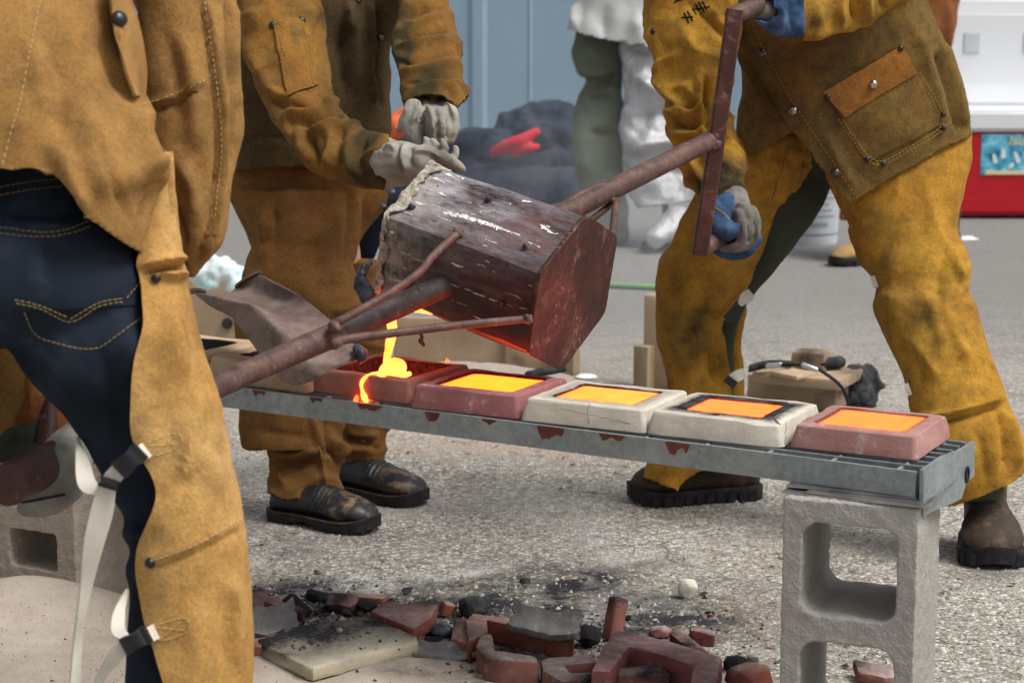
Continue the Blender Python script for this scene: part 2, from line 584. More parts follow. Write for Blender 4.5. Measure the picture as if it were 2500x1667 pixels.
# rusty steel of the pouring ladle
def rusty(name, a, b, c, sc=18.0, rough=.68, streak=False):
    m = Mat(name, rough, .35, .15)
    base = m.ramp(m.noise(sc, 6, .68, dist=.5), [(.28, a), (.5, b), (.72, c)])
    base = m.mix(m.ramp(m.noise(sc * 6, 5, .7), [(.45, 0.0), (.75, .55)]), base, (.02, .016, .016))
    base = m.mix(m.ramp(m.noise(sc * 2.3, 5, .75), [(.58, 0.0), (.72, .55)]), base, (.30, .24, .22))
    base = m.mix(m.ramp(m.noise(sc * .8, 5, .75, dist=1.0), [(.60, 0.0), (.72, .5)]), base, (.26, .11, .045))
    m.col(base); m.bump(m.noise(sc * 5, 5, .65), .0015, .6); m.bump(m.noise(500, 3), .0005, .4)
    return m
M['pipe'] = rusty('pipe_rust', (.050, .030, .028), (.115, .062, .052), (.20, .115, .085), 24.0, .6).m
M['pipe_dark'] = rusty('pipe_sooty', (.018, .016, .017), (.045, .036, .035), (.10, .072, .066), 20.0).m
M['tbar'] = rusty('bar_rust', (.036, .016, .014), (.075, .028, .022), (.13, .05, .038), 14.0, .55).m
m = rusty('base_plate_rust', (.016, .007, .007), (.050, .018, .015), (.12, .050, .042), 9.0, .5)
fl = m.ramp(m.noise(70, 6, .8, m.coord((1, 2.4, 1), (0, 0, .5))), [(.56, 0.0), (.65, .8)])
zb = m.b.inputs['Base Color'].links[0].from_socket
m.col(m.mix(m.math('MULTIPLY', fl, m.ramp(m.noise(11, 3, .6), [(.46, .0), (.62, 1.0)])), zb, (.46, .34, .31)))
M['plate'] = m.m
m = Mat('ladle_shell', .55, .45, .25)
ax = m.coord((20, 20, 6.0))                                  # object z runs along the ladle
ax2 = m.coord((60, 60, 2.6)); ax3 = m.coord((38, 38, 5.0))
base = m.ramp(m.noise(1.0, 5, .65, ax), [(.30, (.006, .005, .006)), (.44, (.020, .012, .013)), (.56, (.060, .022, .018)), (.70, (.10, .075, .078))])
lav = m.ramp(m.noise(1.0, 6, .75, m.coord((30, 30, 7))), [(.38, 0.0), (.60, .95)])
zz = m.n('ShaderNodeSeparateXYZ'); m.l(m.coord(), zz.inputs[0])
tow = m.n('ShaderNodeMapRange'); tow.inputs[1].default_value = .02; tow.inputs[2].default_value = .30; m.l(zz.outputs[2], tow.inputs[0])
upf = m.n('ShaderNodeMapRange'); upf.inputs[1].default_value = .02; upf.inputs[2].default_value = .11; m.l(zz.outputs[0], upf.inputs[0])
ash = m.math('MULTIPLY', m.math('MULTIPLY', lav, m.math('ADD', m.math('MULTIPLY', tow.outputs[0], .95), .38)), upf.outputs[0])
base = m.mix(ash, base, m.mix(m.noise(35, 4), (.30, .26, .29), (.58, .55, .59)))
base = m.mix(m.ramp(m.noise(55, 6, .8), [(.58, 0.0), (.66, .7)]), base, (.012, .010, .011))
base = m.mix(m.math('MULTIPLY', m.ramp(m.noise(1.0, 5, .7, m.coord((14, 14, 5))), [(.55, 0.0), (.66, .7)]), .8), base, (.13, .040, .026))
lip = m.math('MULTIPLY', m.ramp(m.noise(30, 5, .7), [(.4, 0.0), (.6, .8)]), m.math('POWER', tow.outputs[0], 4.0))
base = m.mix(lip, base, (.48, .44, .37))
wh = m.ramp(m.noise(1.0, 4, .75, ax2), [(.685, 0.0), (.70, 1.0)])
base = m.mix(wh, base, (.74, .72, .69))
wh2 = m.ramp(m.noise(1.0, 3, .8, ax3), [(.70, 0.0), (.715, .9)])
base = m.mix(wh2, base, (.66, .62, .56))
m.col(base); m.rough(m.ramp(m.noise(20, 4), [(.3, .38), (.7, .75)]))
m.bump(m.noise(1.0, 5, .7, ax), .003, .7); m.bump(m.noise(140, 5, .7), .0015, .6); m.bump(wh, .0012, .6); M['shell'] = m.m
m = Mat('white_splash', .6, .3); m.col(m.ramp(m.noise(60, 4), [(.3, (.55, .54, .5)), (.6, (.80, .79, .77))])); M['splash'] = m.m
m = Mat('fibre_crust', .95, .1)
m.col(m.ramp(m.noise(55, 6, .8), [(.30, (.05, .04, .032)), (.42, (.24, .20, .155)), (.54, (.46, .42, .35)), (.64, (.58, .54, .47)), (.74, (.33, .15, .06))])); m.bump(m.noise(70, 5, .7), .004, .8); M['crust'] = m.m
m = Mat('slag', .45, .5); m.col(m.ramp(m.noise(40, 4), [(.3, (.008, .009, .012)), (.75, (.07, .08, .12))])); m.bump(m.noise(70, 5), .004, .8); M['slag'] = m.m

# molten metal: heat gives it its light
def molten(name, c0, c1, k, sc=14.0):
    m = Mat(name, .5, .2); m.col((.02, .01, .005))
    f = m.noise(sc, 5, .6, dist=.6)
    skin = m.math('MULTIPLY', m.attr('rim'), m.ramp(m.noise(90, 5, .7), [(.3, .55), (.6, 1.1)]))
    m.emit(m.mix(skin, m.ramp(f, [(.3, c0), (.7, c1)]), (.28, .012, .0012)), k); return m.m
M['melt_hot'] = molten('molten_stream', (1.0, .070, .0040), (1.0, .11, .026), 6.2)
M['melt_a'] = molten('molten_yellow', (1.0, .054, .0012), (1.0, .072, .0045), 6.2)
M['melt_b'] = molten('molten_amber', (1.0, .051, .0035), (1.0, .072, .0115), 5.8)
M['melt_c'] = molten('molten_orange', (1.0, .045, .0075), (1.0, .056, .0120), 4.8, 30)

def mould(name, a, b, c, dust, settled=0.0):
    m = Mat(name, .92, .15)
    base = m.ramp(m.noise(16, 5, .65), [(.3, a), (.55, b), (.75, c)])
    base = m.mix(m.ramp(m.noise(42, 6, .75), [(.56, 0.0), (.70, .75)]), base, dust)
    grain = m.vor(900); base = m.mix(m.ramp(grain, [(.1, .25), (.5, 0.0)]), base, m.mix(.5, base, (.02, .015, .012)))
    if settled:
        ge = m.n('ShaderNodeNewGeometry'); sz = m.n('ShaderNodeSeparateXYZ'); m.l(ge.outputs['Normal'], sz.inputs[0])
        up_ = m.math('MULTIPLY', m.ramp(sz.outputs[2], [(.45, 0.0), (.9, settled)]), m.ramp(m.noise(38, 6, .75), [(.30, .1), (.60, 1.0)]))
        base = m.mix(up_, base, m.mix(m.noise(80, 4), (.22, .215, .21), (.50, .49, .47)))
    sn = m.math('MULTIPLY', m.attr('soot_shade'), m.ramp(m.noise(120, 5, .7), [(.2, .75), (.6, 1.25)]))
    base = m.mix(sn, base, (.018, .017, .020))
    m.col(base); m.bump(m.noise(60, 5, .6), .003, .5); m.bump(grain, .0008, .7); return m.m
M['mould_red'] = mould('mould_red', (.29, .115, .088), (.36, .150, .118), (.42, .20, .165), (.46, .33, .29))
M['mould_wine'] = mould('mould_wine', (.25, .098, .098), (.33, .135, .135), (.37, .18, .18), (.58, .51, .51))
M['mould_white'] = mould('mould_white', (.52, .47, .39), (.62, .57, .48), (.68, .64, .56), (.74, .71, .65))
M['mould_rose'] = mould('mould_rose', (.33, .160, .138), (.41, .215, .19), (.47, .27, .245), (.62, .53, .50))
M['mould_tan'] = mould('mould_tan', (.40, .28, .17), (.50, .37, .24), (.57, .44, .30), (.60, .50, .38))
M['broken_red'] = mould('broken_red', (.20, .066, .044), (.27, .090, .060), (.33, .125, .09), (.30, .20, .17), .55)
M['broken_wine'] = mould('broken_wine', (.15, .050, .050), (.21, .072, .072), (.25, .10, .10), (.36, .30, .29), .45)
M['broken_rose'] = mould('broken_rose', (.23, .092, .072), (.30, .128, .105), (.35, .17, .15), (.48, .42, .40), .75)
M['black_wash'] = mould('black_wash', (.008, .008, .010), (.020, .020, .024), (.05, .05, .058), (.16, .15, .15))

m = Mat('galvanised', .48, .5, .55)
vc = m.n('ShaderNodeTexVoronoi', Scale=120.0); m.l(m.coord((1, 1, 1)), vc.inputs['Vector'])
base = m.mix(m.ramp(vc.outputs['Color'], [(.2, 0.0), (.8, 1.0)]), (.25, .285, .29), (.31, .35, .355))
base = m.mix(m.ramp(m.noise(9, 6, .7), [(.5, 0.0), (.7, .5)]), base, (.46, .49, .49))
base = m.mix(m.ramp(m.noise(35, 6, .8), [(.66, 0.0), (.72, .8)]), base, (.62, .65, .66))
base = m.mix(m.ramp(m.noise(16, 6, .75), [(.64, 0.0), (.73, .7)]), base, (.045, .045, .05))
m.col(base); m.rough(m.ramp(m.noise(30, 4), [(.3, .42), (.7, .7)])); m.bump(m.noise(90, 4), .0008, .4); M['zinc'] = m.m
m = Mat('rust_primer', .8, .2); m.col(m.ramp(m.noise(60, 5), [(.3, (.11, .030, .022)), (.7, (.19, .062, .045))])); m.bump(m.noise(200, 3), .0004, .5); M['primer'] = m.m
m = Mat('sheet_steel', .35, .5, .9); m.col(m.ramp(m.noise(18, 5), [(.3, (.22, .21, .20)), (.7, (.55, .54, .53))])); M['steel'] = m.m

def concrete(name, a, b, c, warm=(.30, .24, .18)):
    m = Mat(name, .93, .12)
    base = m.ramp(m.noise(7, 6, .65), [(.3, a), (.55, b), (.75, c)])
    base = m.mix(m.ramp(m.noise(4, 4, .6), [(.55, 0.0), (.75, .25)]), base, warm)
    sp = m.n('ShaderNodeTexVoronoi', Scale=210.0); m.l(m.coord(), sp.inputs['Vector'])
    base = m.mix(m.ramp(sp.outputs['Color'], [(.12, .55), (.3, 0.0), (.82, 0.0), (.95, .4)]), base, m.mix(m.noise(90, 3), (.10, .09, .08), (.62, .58, .52)))
    m.col(base); m.bump(m.noise(60, 5), .003, .4); m.bump(sp.outputs['Distance'], .0016, .7); m.bump(m.noise(420, 3), .0008, .6); return m.m
M['block'] = concrete('concrete_block', (.29, .275, .25), (.36, .345, .315), (.42, .405, .375))
M['block_warm'] = concrete('concrete_block_warm', (.30, .25, .205), (.36, .31, .26), (.40, .355, .305), (.34, .26, .19))

# pavement: exposed aggregate with sooty patches, darker strips and litter
m = Mat('pavement', .93, .15)
peb = m.n('ShaderNodeTexVoronoi', Scale=125.0); m.l(m.coord(), peb.inputs['Vector'])
big = m.n('ShaderNodeTexVoronoi', Scale=62.0); m.l(m.coord(), big.inputs['Vector'])
rgb = m.n('ShaderNodeSeparateColor'); m.l(peb.outputs['Color'], rgb.inputs[0])
pc = m.ramp(rgb.outputs[0], [(.0, (.13, .118, .098)), (.2, (.29, .27, .238)), (.5, (.40, .38, .338)), (.8, (.52, .49, .435)), (.98, (.74, .72, .67))])
pc = m.mix(m.ramp(rgb.outputs[1], [(.86, 0.0), (.9, .5)]), pc, (.34, .23, .16))
gap = m.ramp(peb.outputs['Distance'], [(.45, 0.0), (.72, .6)])
pc = m.mix(gap, pc, (.155, .138, .118))
pc = m.mix(m.ramp(m.noise(2.2, 6, .65), [(.44, 0.0), (.64, .45)]), pc, (.47, .445, .395))
pc = m.mix(m.ramp(m.noise(1.1, 5, .6), [(.5, 0.0), (.7, .35)]), pc, (.26, .25, .24))
pc = m.mix(m.ramp(m.noise(7, 6, .75), [(.50, 0.0), (.66, .5)]), pc, (.16, .15, .138))
pc = m.mix(m.ramp(m.noise(30, 5, .75), [(.60, 0.0), (.70, .45)]), pc, (.13, .115, .095))
ck = m.n('ShaderNodeTexVoronoi', feature='DISTANCE_TO_EDGE', Scale=2.3)
dv_ = m.n('ShaderNodeMix', data_type='VECTOR'); dv_.inputs[0].default_value = .06; m.l(m.coord(), dv_.inputs[4])
nzc = m.n('ShaderNodeTexNoise', Scale=9.0, Detail=4.0); m.l(m.coord(), nzc.inputs['Vector']); m.l(nzc.outputs['Color'], dv_.inputs[5]); m.l(dv_.outputs[1], ck.inputs['Vector'])
crk = m.math('MULTIPLY', m.ramp(ck.outputs['Distance'], [(.0, .8), (.012, 0.0)]), m.ramp(m.noise(3, 3), [(.45, 0.0), (.6, 1.0)]))
pc = m.mix(crk, pc, (.09, .08, .07))
dk = m.math('MULTIPLY', m.attr('soot_shade'), m.ramp(m.noise(9, 6, .75), [(.30, .1), (.58, 1.1)]))
pc = m.mix(dk, pc, (.028, .028, .031))
sa = m.math('MULTIPLY', m.attr('sand'), m.ramp(m.noise(14, 6, .7), [(.32, .0), (.55, 1.0)]))
pc = m.mix(sa, pc, m.ramp(m.noise(70, 4), [(.3, (.33, .265, .21)), (.7, (.44, .36, .29))]))
asht = m.math('MULTIPLY', m.attr('ash'), m.ramp(m.noise(22, 6, .75), [(.40, 0.0), (.56, 1.0)]))
pc = m.mix(asht, pc, m.mix(m.noise(120, 4), (.42, .42, .42), (.66, .66, .65)))
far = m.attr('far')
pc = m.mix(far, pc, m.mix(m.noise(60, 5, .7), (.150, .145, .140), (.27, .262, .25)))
m.col(pc)
m.bump(m.ramp(peb.outputs['Distance'], [(.15, 1.0), (.7, 0.0)]), .0030, .75); m.bump(m.noise(25, 5), .008, .35); m.bump(m.noise(260, 3), .001, .5)
M['pave'] = m.m
m = Mat('sand', .95, .1)
s_ = m.ramp(m.noise(10, 6, .65), [(.3, (.33, .275, .225)), (.55, (.40, .34, .285)), (.75, (.46, .40, .34))])
gr = m.n('ShaderNodeTexVoronoi', Scale=420.0); m.l(m.coord(), gr.inputs['Vector'])
s_ = m.mix(m.ramp(gr.outputs['Color'], [(.05, .6), (.2, 0.0)]), s_, (.10, .085, .07))
s_ = m.mix(m.math('MULTIPLY', m.attr('soot_shade'), m.ramp(m.noise(16, 5, .7), [(.35, 0.0), (.6, 1.0)])), s_, (.06, .058, .06))
m.col(s_); m.bump(m.noise(40, 6, .7), .006, .5); m.bump(gr.outputs['Distance'], .001, .7); M['sand'] = m.m

m = Mat('blue_paint', .55, .35); m.col(m.mix(m.ramp(m.noise(3, 6, .7, m.coord((1, 1, .25))), [(.4, 0.0), (.75, .45)]), (.27, .38, .47), (.21, .30, .38))); m.bump(m.noise(8, 4), .004, .3); M['blue'] = m.m
m = Mat('silver_cloth', .46, .5, .55); m.col(m.ramp(m.noise(6, 5), [(.3, (.42, .42, .43)), (.7, (.66, .66, .67))])); m.bump(m.noise(16, 6, .7), .02, .8); M['silver'] = m.m
m = Mat('coat_cloth', .75, .3); m.col(m.ramp(m.noise(5, 5), [(.3, (.46, .46, .45)), (.7, (.62, .62, .61))])); m.bump(m.noise(7, 4), .02, .5); M['coat'] = m.m
m = Mat('dark_cloth', .9, .15); m.col(m.ramp(m.noise(5, 5, .6), [(.3, (.020, .026, .040)), (.7, (.060, .075, .105))])); m.bump(m.noise(14, 5), .02, .5); M['tarp'] = m.m
m = Mat('red_cloth', .8, .2); m.col(m.ramp(m.noise(20, 4), [(.4, (.75, .02, .05)), (.75, (.72, .09, .10))])); M['redcloth'] = m.m
m = Mat('orange_cloth', .7, .3); m.col((.75, .16, .05)); M['orangecloth'] = m.m
m = Mat('cooler_red', .4, .4); m.col((.50, .006, .016)); M['cred'] = m.m
m = Mat('cooler_white', .45, .4); m.col((.80, .82, .84)); M['cwhite'] = m.m
m = Mat('sticker', .4, .4); m.col(m.ramp(m.noise(16, 5, .7), [(.34, (.015, .05, .07)), (.47, (.05, .35, .55)), (.58, (.16, .55, .75)), (.68, (.55, .75, .80))])); M['sticker'] = m.m
m = Mat('sticker_text', .5, .3); m.col((.75, .68, .35)); M['stickertext'] = m.m
m = Mat('bucket_white', .5, .4); m.col(m.ramp(m.noise(6, 4), [(.3, (.55, .58, .62)), (.7, (.66, .69, .73))])); M['bucket'] = m.m
m = Mat('bucket_ink', .6, .3); m.col((.30, .34, .40)); M['ink'] = m.m
m = Mat('bucket_blue', .6, .3); m.col((.05, .10, .30)); M['inkblue'] = m.m
m = Mat('marker_ink', .8, .1); m.col((.012, .008, .004)); M['marker'] = m.m
m = Mat('cardboard', .9, .15)
cb = m.ramp(m.noise(6, 5, .6), [(.3, (.36, .255, .165)), (.7, (.50, .38, .26))])
m.col(m.mix(m.math('MULTIPLY', m.attr('soot_shade'), m.ramp(m.noise(18, 5, .7), [(.3, .5), (.6, 1.1)])), cb, (.025, .02, .018))); m.bump(m.noise(60, 4), .002, .3); M['card'] = m.m
m = Mat('wood', .85, .2)
m.col(m.ramp(m.noise(1.0, 5, .6, m.coord((30, 30, 3))), [(.3, (.22, .165, .105)), (.7, (.38, .30, .20))])); M['wood'] = m.m
m = Mat('grey_rod', .5, .5, .8); m.col((.30, .31, .32)); M['rod'] = m.m
m = Mat('char', .8, .3); m.col(m.ramp(m.noise(30, 5, .7), [(.4, (.008, .008, .009)), (.8, (.09, .09, .095))])); m.bump(m.noise(60, 5), .006, .9); M['char'] = m.m
m = Mat('cable', .6, .3); m.col((.012, .013, .015)); M['cable'] = m.m
m = Mat('tape', .35, .5, .8); m.col((.62, .63, .65)); M['tape'] = m.m
m = Mat('hose_green', .6, .3); m.col((.20, .36, .16)); M['green'] = m.m
m = Mat('paper', .8, .2); m.col((.80, .82, .83)); M['paper'] = m.m
m = Mat('pale_stone', .85, .2); m.col(m.ramp(m.noise(25, 5), [(.3, (.46, .43, .36)), (.7, (.66, .63, .55))])); m.bump(m.noise(50, 4), .004, .5); M['stone'] = m.m
m = Mat('plastic_bag', .25, .5); m.col(m.ramp(m.noise(14, 4), [(.4, (.80, .86, .88)), (.66, (.45, .72, .74))])); M['bag'] = m.m
m = Mat('litter', .9, .1); m.col(m.ramp(m.vor(40, out='Color'), [(.1, (.06, .05, .042)), (.35, (.20, .145, .09)), (.55, (.33, .26, .17)), (.78, (.24, .12, .075)), (.85, (.42, .36, .27))], 'CONSTANT')); M['litter'] = m.m
m = Mat('pebble', .85, .2); m.col(m.ramp(m.vor(60, out='Color'), [(.0, (.17, .16, .14)), (.3, (.30, .28, .245)), (.6, (.38, .355, .31)), (.9, (.47, .45, .40))])); M['pebble'] = m.m
m = Mat('skin', .6, .4); m.col((.48, .27, .19)); M['skin'] = m.m
m = Mat('hair', .7, .3); m.col((.03, .02, .012)); M['hair'] = m.m
m = Mat('hood', .8, .3); m.col((.05, .05, .055)); M['hood'] = m.m
# ------------------------------------------------------------------ the setting
def axis_steps(lo, a, b, hi, fine, grow=1.35):
    out = list(np.arange(a, b, fine)); s = fine; x = b
    while x < hi: out.append(x); s *= grow; x += s
    out.append(hi); s = fine; x = a - fine; left = []
    while x > lo: left.append(x); s *= grow; x -= s
    left.append(lo)
    return left[::-1] + out

def make_ground():
    xs = axis_steps(-60, -1.5, 1.7, 60, .028); ys = axis_steps(-25, 2.4, 6.2, 110, .028)
    X, Y = np.meshgrid(xs, ys)
    co = np.stack([X.ravel(), Y.ravel(), np.zeros(X.size)], 1)
    nx = len(xs)
    fs = [(j * nx + i, j * nx + i + 1, (j + 1) * nx + i + 1, (j + 1) * nx + i) for j in range(len(ys) - 1) for i in range(nx - 1)]
    me = bpy.data.meshes.new('ground'); me.from_pydata(co.tolist(), [], fs); me.update()
    near = (co[:, 1] > 2.3)
    px = np.full(len(co), -9e4); py = px.copy(); cc = px.copy()
    a, b, c = proj(co[near]); px[near], py[near], cc[near] = a, b, c
    def blobs(lst):
        s = np.zeros(len(co))
        for x, y, rx, ry, k in lst: s += k * np.exp(-((px - x) / rx) ** 2 - ((py - y) / ry) ** 2)
        return np.clip(s, 0, 1).astype(np.float32)
    at = me.attributes.new('soot_shade', 'FLOAT', 'POINT')
    at.data.foreach_set('value', blobs([(1420, 1420, 170, 50, .75), (1250, 1440, 330, 60, .7), (760, 1480, 250, 70, .6), (980, 1585, 500, 60, .8), (760, 1450, 180, 40, .6), (1500, 1520, 330, 45, .7), (1150, 1500, 260, 40, .6), (700, 1345, 130, 22, .5),
                                        (1700, 1480, 200, 60, .35), (1440, 1330, 40, 50, .25), (820, 1310, 180, 20, .55), (1700, 1255, 200, 14, .5), (1500, 1560, 400, 60, .6), (2420, 1400, 120, 16, .5),  # includes flat darker strips along the boot soles
                                        (1120, 930, 330, 30, .5), (1350, 565, 260, 60, .3), (2000, 1010, 220, 20, .4), (1100, 1245, 90, 14, .3)]))
    at = me.attributes.new('sand', 'FLOAT', 'POINT')
    at.data.foreach_set('value', blobs([(1180, 1085, 420, 32, .9), (1450, 1100, 200, 30, .5), (640, 1010, 150, 60, .6), (1140, 900, 330, 60, .9), (800, 1640, 700, 50, .7), (100, 1560, 400, 120, .8), (1780, 1060, 130, 25, .4), (1850, 1500, 90, 60, .3)]))
    at = me.attributes.new('ash', 'FLOAT', 'POINT')
    at.data.foreach_set('value', blobs([(880, 1412, 60, 14, .95), (930, 1440, 60, 14, .95), (850, 1430, 40, 10, .8), (1060, 1402, 70, 12, .8), (1160, 1393, 60, 10, .7), (640, 1375, 40, 12, .5), (1560, 1475, 80, 20, .35), (1890, 1590, 60, 16, .4), (1460, 1320, 50, 40, .5)]))
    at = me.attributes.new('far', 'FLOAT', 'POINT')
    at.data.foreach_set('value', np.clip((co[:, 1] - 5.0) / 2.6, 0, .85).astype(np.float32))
    o = link('pavement', me, M['pave']); return kind(o, 'structure')
ground = make_ground()

def make_sand():
    n1, n2 = 90, 80
    xs = np.linspace(-1.75, .12, n1); ys = np.linspace(2.35, 3.95, n2)
    X, Y = np.meshgrid(xs, ys); co = np.stack([X.ravel(), Y.ravel(), np.zeros(X.size)], 1)
    nz = vnoise(co, 9, 2.0, 2)
    g = lambda x, y, sx, sy: np.exp(-((co[:, 0] - x) / sx) ** 2 - ((co[:, 1] - y) / sy) ** 2)
    edge = 3.33 + .02 * np.sin(co[:, 0] * 17) - .03 * np.clip(co[:, 0] + .55, 0, 1)
    z = .020 * np.clip((edge - co[:, 1]) / .12, 0, 1) * np.clip((.04 - co[:, 0]) / .25, 0, 1)
    z += .075 * g(-.86, 3.42, .20, .13) + .05 * g(-1.2, 3.35, .3, .2) + .012 * g(-.35, 3.2, .2, .06) + .008 * nz - .010
    co[:, 2] = z
    fs = [(j * n1 + i, j * n1 + i + 1, (j + 1) * n1 + i + 1, (j + 1) * n1 + i) for j in range(n2 - 1) for i in range(n1 - 1)]
    me = bpy.data.meshes.new('sand_mound'); me.from_pydata(co.tolist(), [], fs); me.update(); smooth(me)
    px, py, c = proj(co); s = np.zeros(len(co))
    for x, y, rx, ry, k in ((650, 1590, 90, 25, .7), (1010, 1630, 110, 25, .8), (560, 1600, 60, 20, .4)): s += k * np.exp(-((px - x) / rx) ** 2 - ((py - y) / ry) ** 2)
    at = me.attributes.new('soot_shade', 'FLOAT', 'POINT'); at.data.foreach_set('value', np.clip(s, 0, 1).astype(np.float32))
    return kind(link('sand_mound', me, M['sand']), 'structure')
sand = make_sand()

# blue corrugated steel wall at the back
wl = thing('metal_wall', (0, 12.6, 0), 'pale blue painted steel sheet wall with shallow upright ribs', 'wall')
pw = .76
for k in range(26):
    x0 = -9.4 + k * pw
    d = MB(); prof = []
    for s_, dy in ((0, 0), (.03, -.016), (.09, -.016), (.12, 0), (.37, 0), (.385, -.006), (.40, 0), (.745, 0)):
        prof.append((x0 + s_ * pw / .745 + .0005, 12.6 + dy))
    d.rings([[Vector((x, y, z)) for x, y in prof] + [Vector((x, y + .012, z)) for x, y in prof[::-1]] for z in (-.02, 3.2)])
    d.build('panel', M['blue'], wl)

# ------------------------------------------------------------------ concrete blocks
def make_block(fl, fr, height, mat, label, seed, z0=0.0, holes=None):
    fl = Vector((fl[0], fl[1], 0)); fr = Vector((fr[0], fr[1], 0))
    u = (fr - fl).normalized(); w = .194; v = Vector((-u.y, u.x, 0))
    if v.y < 0: v = -v
    bm = bmesh.new()
    def loop(pts):
        vs = [bm.verts.new((x, 0, z)) for x, z in pts]
        return [bm.edges.new((vs[i], vs[(i + 1) % len(vs)])) for i in range(len(vs))]
    es = loop([(0, 0), (w, 0), (w, height), (0, height)])
    for zc, b in (holes or ((height * .735, height * .172), (height * .285, height * .172))):
        a, r = (.068, .022) if holes is None else (.055, .012)
        pts = []
        for cx, cz, t0 in ((w / 2 + a - r, zc + b - r, 0), (w / 2 - a + r, zc + b - r, 90), (w / 2 - a + r, zc - b + r, 180), (w / 2 + a - r, zc - b + r, 270)):
            for k in range(5):
                t = math.radians(t0 + k * 22.5); pts.append((cx + r * math.cos(t), cz + r * math.sin(t)))
        es += loop(pts)
    bmesh.ops.triangle_fill(bm, edges=es, use_beauty=True)
    fs = bm.faces[:]
    ret = bmesh.ops.extrude_face_region(bm, geom=fs)
    for q in ret['geom']:
        if isinstance(q, bmesh.types.BMVert): q.co.y += w
    bmesh.ops.recalc_face_normals(bm, faces=bm.faces)
    me = bpy.data.meshes.new('t'); bm.to_mesh(me); bm.free()
    d = MB(); d.add([x.co for x in me.vertices], [tuple(p.vertices) for p in me.polygons])
    bpy.data.meshes.remove(me)
    me = remesh(d, .0045, 1)
    co = get_co(me); no = get_no(me)
    co += no * (.0016 * vnoise(co, 55, seed) + .0012 * vnoise(co, 160, seed))[:, None]
    # chipped arrises
    co[:, 2] = np.maximum(co[:, 2], 0.0)
    set_co(me, co); smooth(me)
    o = link('concrete_block', me, mat)
    o.matrix_world = Matrix(((u.x, v.x, 0, fl.x), (u.y, v.y, 0, fl.y), (0, 0, 1, z0), (0, 0, 0, 1)))
    return tag(o, label, 'block', 'blocks that carry the grating')
bl = G(1914, 1210, .395); br = G(2243, 1240, .395)
block_r = make_block(bl, br, .395, M['block'], 'grey hollow concrete block on end under the steel plates', 1.0)
q0 = G(189, 1498); dr = (br - bl).normalized(); dr = Vector((math.cos(math.radians(-27)), math.sin(math.radians(-27)), 0))
block_l = make_block(q0 - dr * .194, q0, .395, M['block_warm'], 'brownish hollow concrete block half sunk in tan sand', 5.0, holes=((.335, .036), (.222, .036), (.108, .036)))

# ------------------------------------------------------------------ galvanised grating
ZT = .442
gA = G(2246, 1152, ZT); gL = G(600, 948, ZT)
gu = (gA - gL); gu.z = 0; gu.normalize(); gv = Vector((-gu.y, gu.x, 0))
GLEN, GW, GH = 1.80, .227, .038
gorg = gA - gu * GLEN
grate = thing('steel_grating', gA - gu * GLEN / 2 + gv * GW / 2 - Vector((0, 0, GH)), 'long narrow galvanised steel grating carrying the row of moulds', 'grating')
rotg = Matrix((gu, gv, Vector((0, 0, 1)))).transposed()
NB = 8
for k in range(NB):
    d = MB(); th = .0026 if 0 < k < NB - 1 else .0032
    n = 40; rs = []
    for i in range(n + 1):
        t = i / n * (GLEN - .006)
        wob = .0006 * noise.noise((t * 6, k * 3.1, 0)); sag = .0012 * noise.noise((t * 3, k, 5))
        c = gorg + gu * t + gv * (.003 + k * (GW - .006) / (NB - 1) + wob)
        rs.append([c - gv * th + Vector((0, 0, sag)), c + gv * th + Vector((0, 0, sag)), c + gv * th - Vector((0, 0, GH)), c - gv * th - Vector((0, 0, GH + .5 * sag))])
    d.rings(rs); d.build('bearing_bar', M['zinc'], grate)
for k in range(18):
    d = MB(); p0 = gorg + gu * (.045 + k * .101)
    d.tube([(p0 + gv * .005 - Vector((0, 0, .005)), .0034), (p0 + gv * (GW - .005) - Vector((0, 0, .005)), .0034)], 6, 1, False, True)
    d.build('cross_rod', M['zinc'], grate)
d = MB(); n = 14; rs = []
for i in range(n + 1):
    t = i / n
    z1 = .003 + .004 * math.sin(t * 6) + .002 * noise.noise((t * 9, 0, 0)); z0 = -.070 + .006 * math.sin(t * 5 + 1) + (.02 if t > .85 else 0)
    c = gA + gv * (t * GW) + gu * (.0025 + .002 * math.sin(t * 7))
    rs.append([c - gu * .003 + Vector((0, 0, z1)), c + gu * .003 + Vector((0, 0, z1)), c + gu * .0045 + Vector((0, 0, z0)), c - gu * .0015 + Vector((0, 0, z0))])
d.rings(rs); endp = d.build('end_plate', M['zinc'], grate)
d = MB(); c0 = gA + gv * (GW * .86) + gu * .0065 - Vector((0, 0, .043))
d.rings([[c0 + gu * h + (gv * math.cos(t * math.pi / 6) * .009 + Vector((0, 0, 1)) * math.sin(t * math.pi / 6) * .013) * r for t in range(12)] for h, r in ((0, 1.0), (.002, 1.0), (.002, .6), (-.004, .55))])
d.build('bolt_slot', M['char'], grate)
# old red primer showing through at the top of the front bar
rnd = random.Random(4)
for px in (632, 772, 903, 1056, 1195, 1345, 1495, 1655):
    t = (G(px, 948 + (px - 600) * .1236, ZT) - gorg).dot(gu)
    d = MB(); w_ = rnd.uniform(.022, .052); amp = rnd.uniform(.5, 1.15); n = 30; top = []; bot = []
    ph = rnd.random() * 9
    for i in range(n + 1):
        s_ = i / n; e = math.sin(math.pi * s_) ** .7
        dz = amp * min(1, e * 1.6) * (.008 + .020 * max(0, noise.noise((s_ * 3.0, ph, 0)) + .15) + .0035 * noise.noise((s_ * 9, ph, 3)))
        base = gorg + gu * (t + (s_ - .5) * w_) - gv * .00095
        top.append(base - Vector((0, 0, .0012))); bot.append(base - Vector((0, 0, .0012 + dz)))
    rs = [[a, b, b + gv * .0004, a + gv * .0004] for a, b in zip(top, bot)]
    d.rings(rs); d.build('rust_patch', M['primer'], grate)

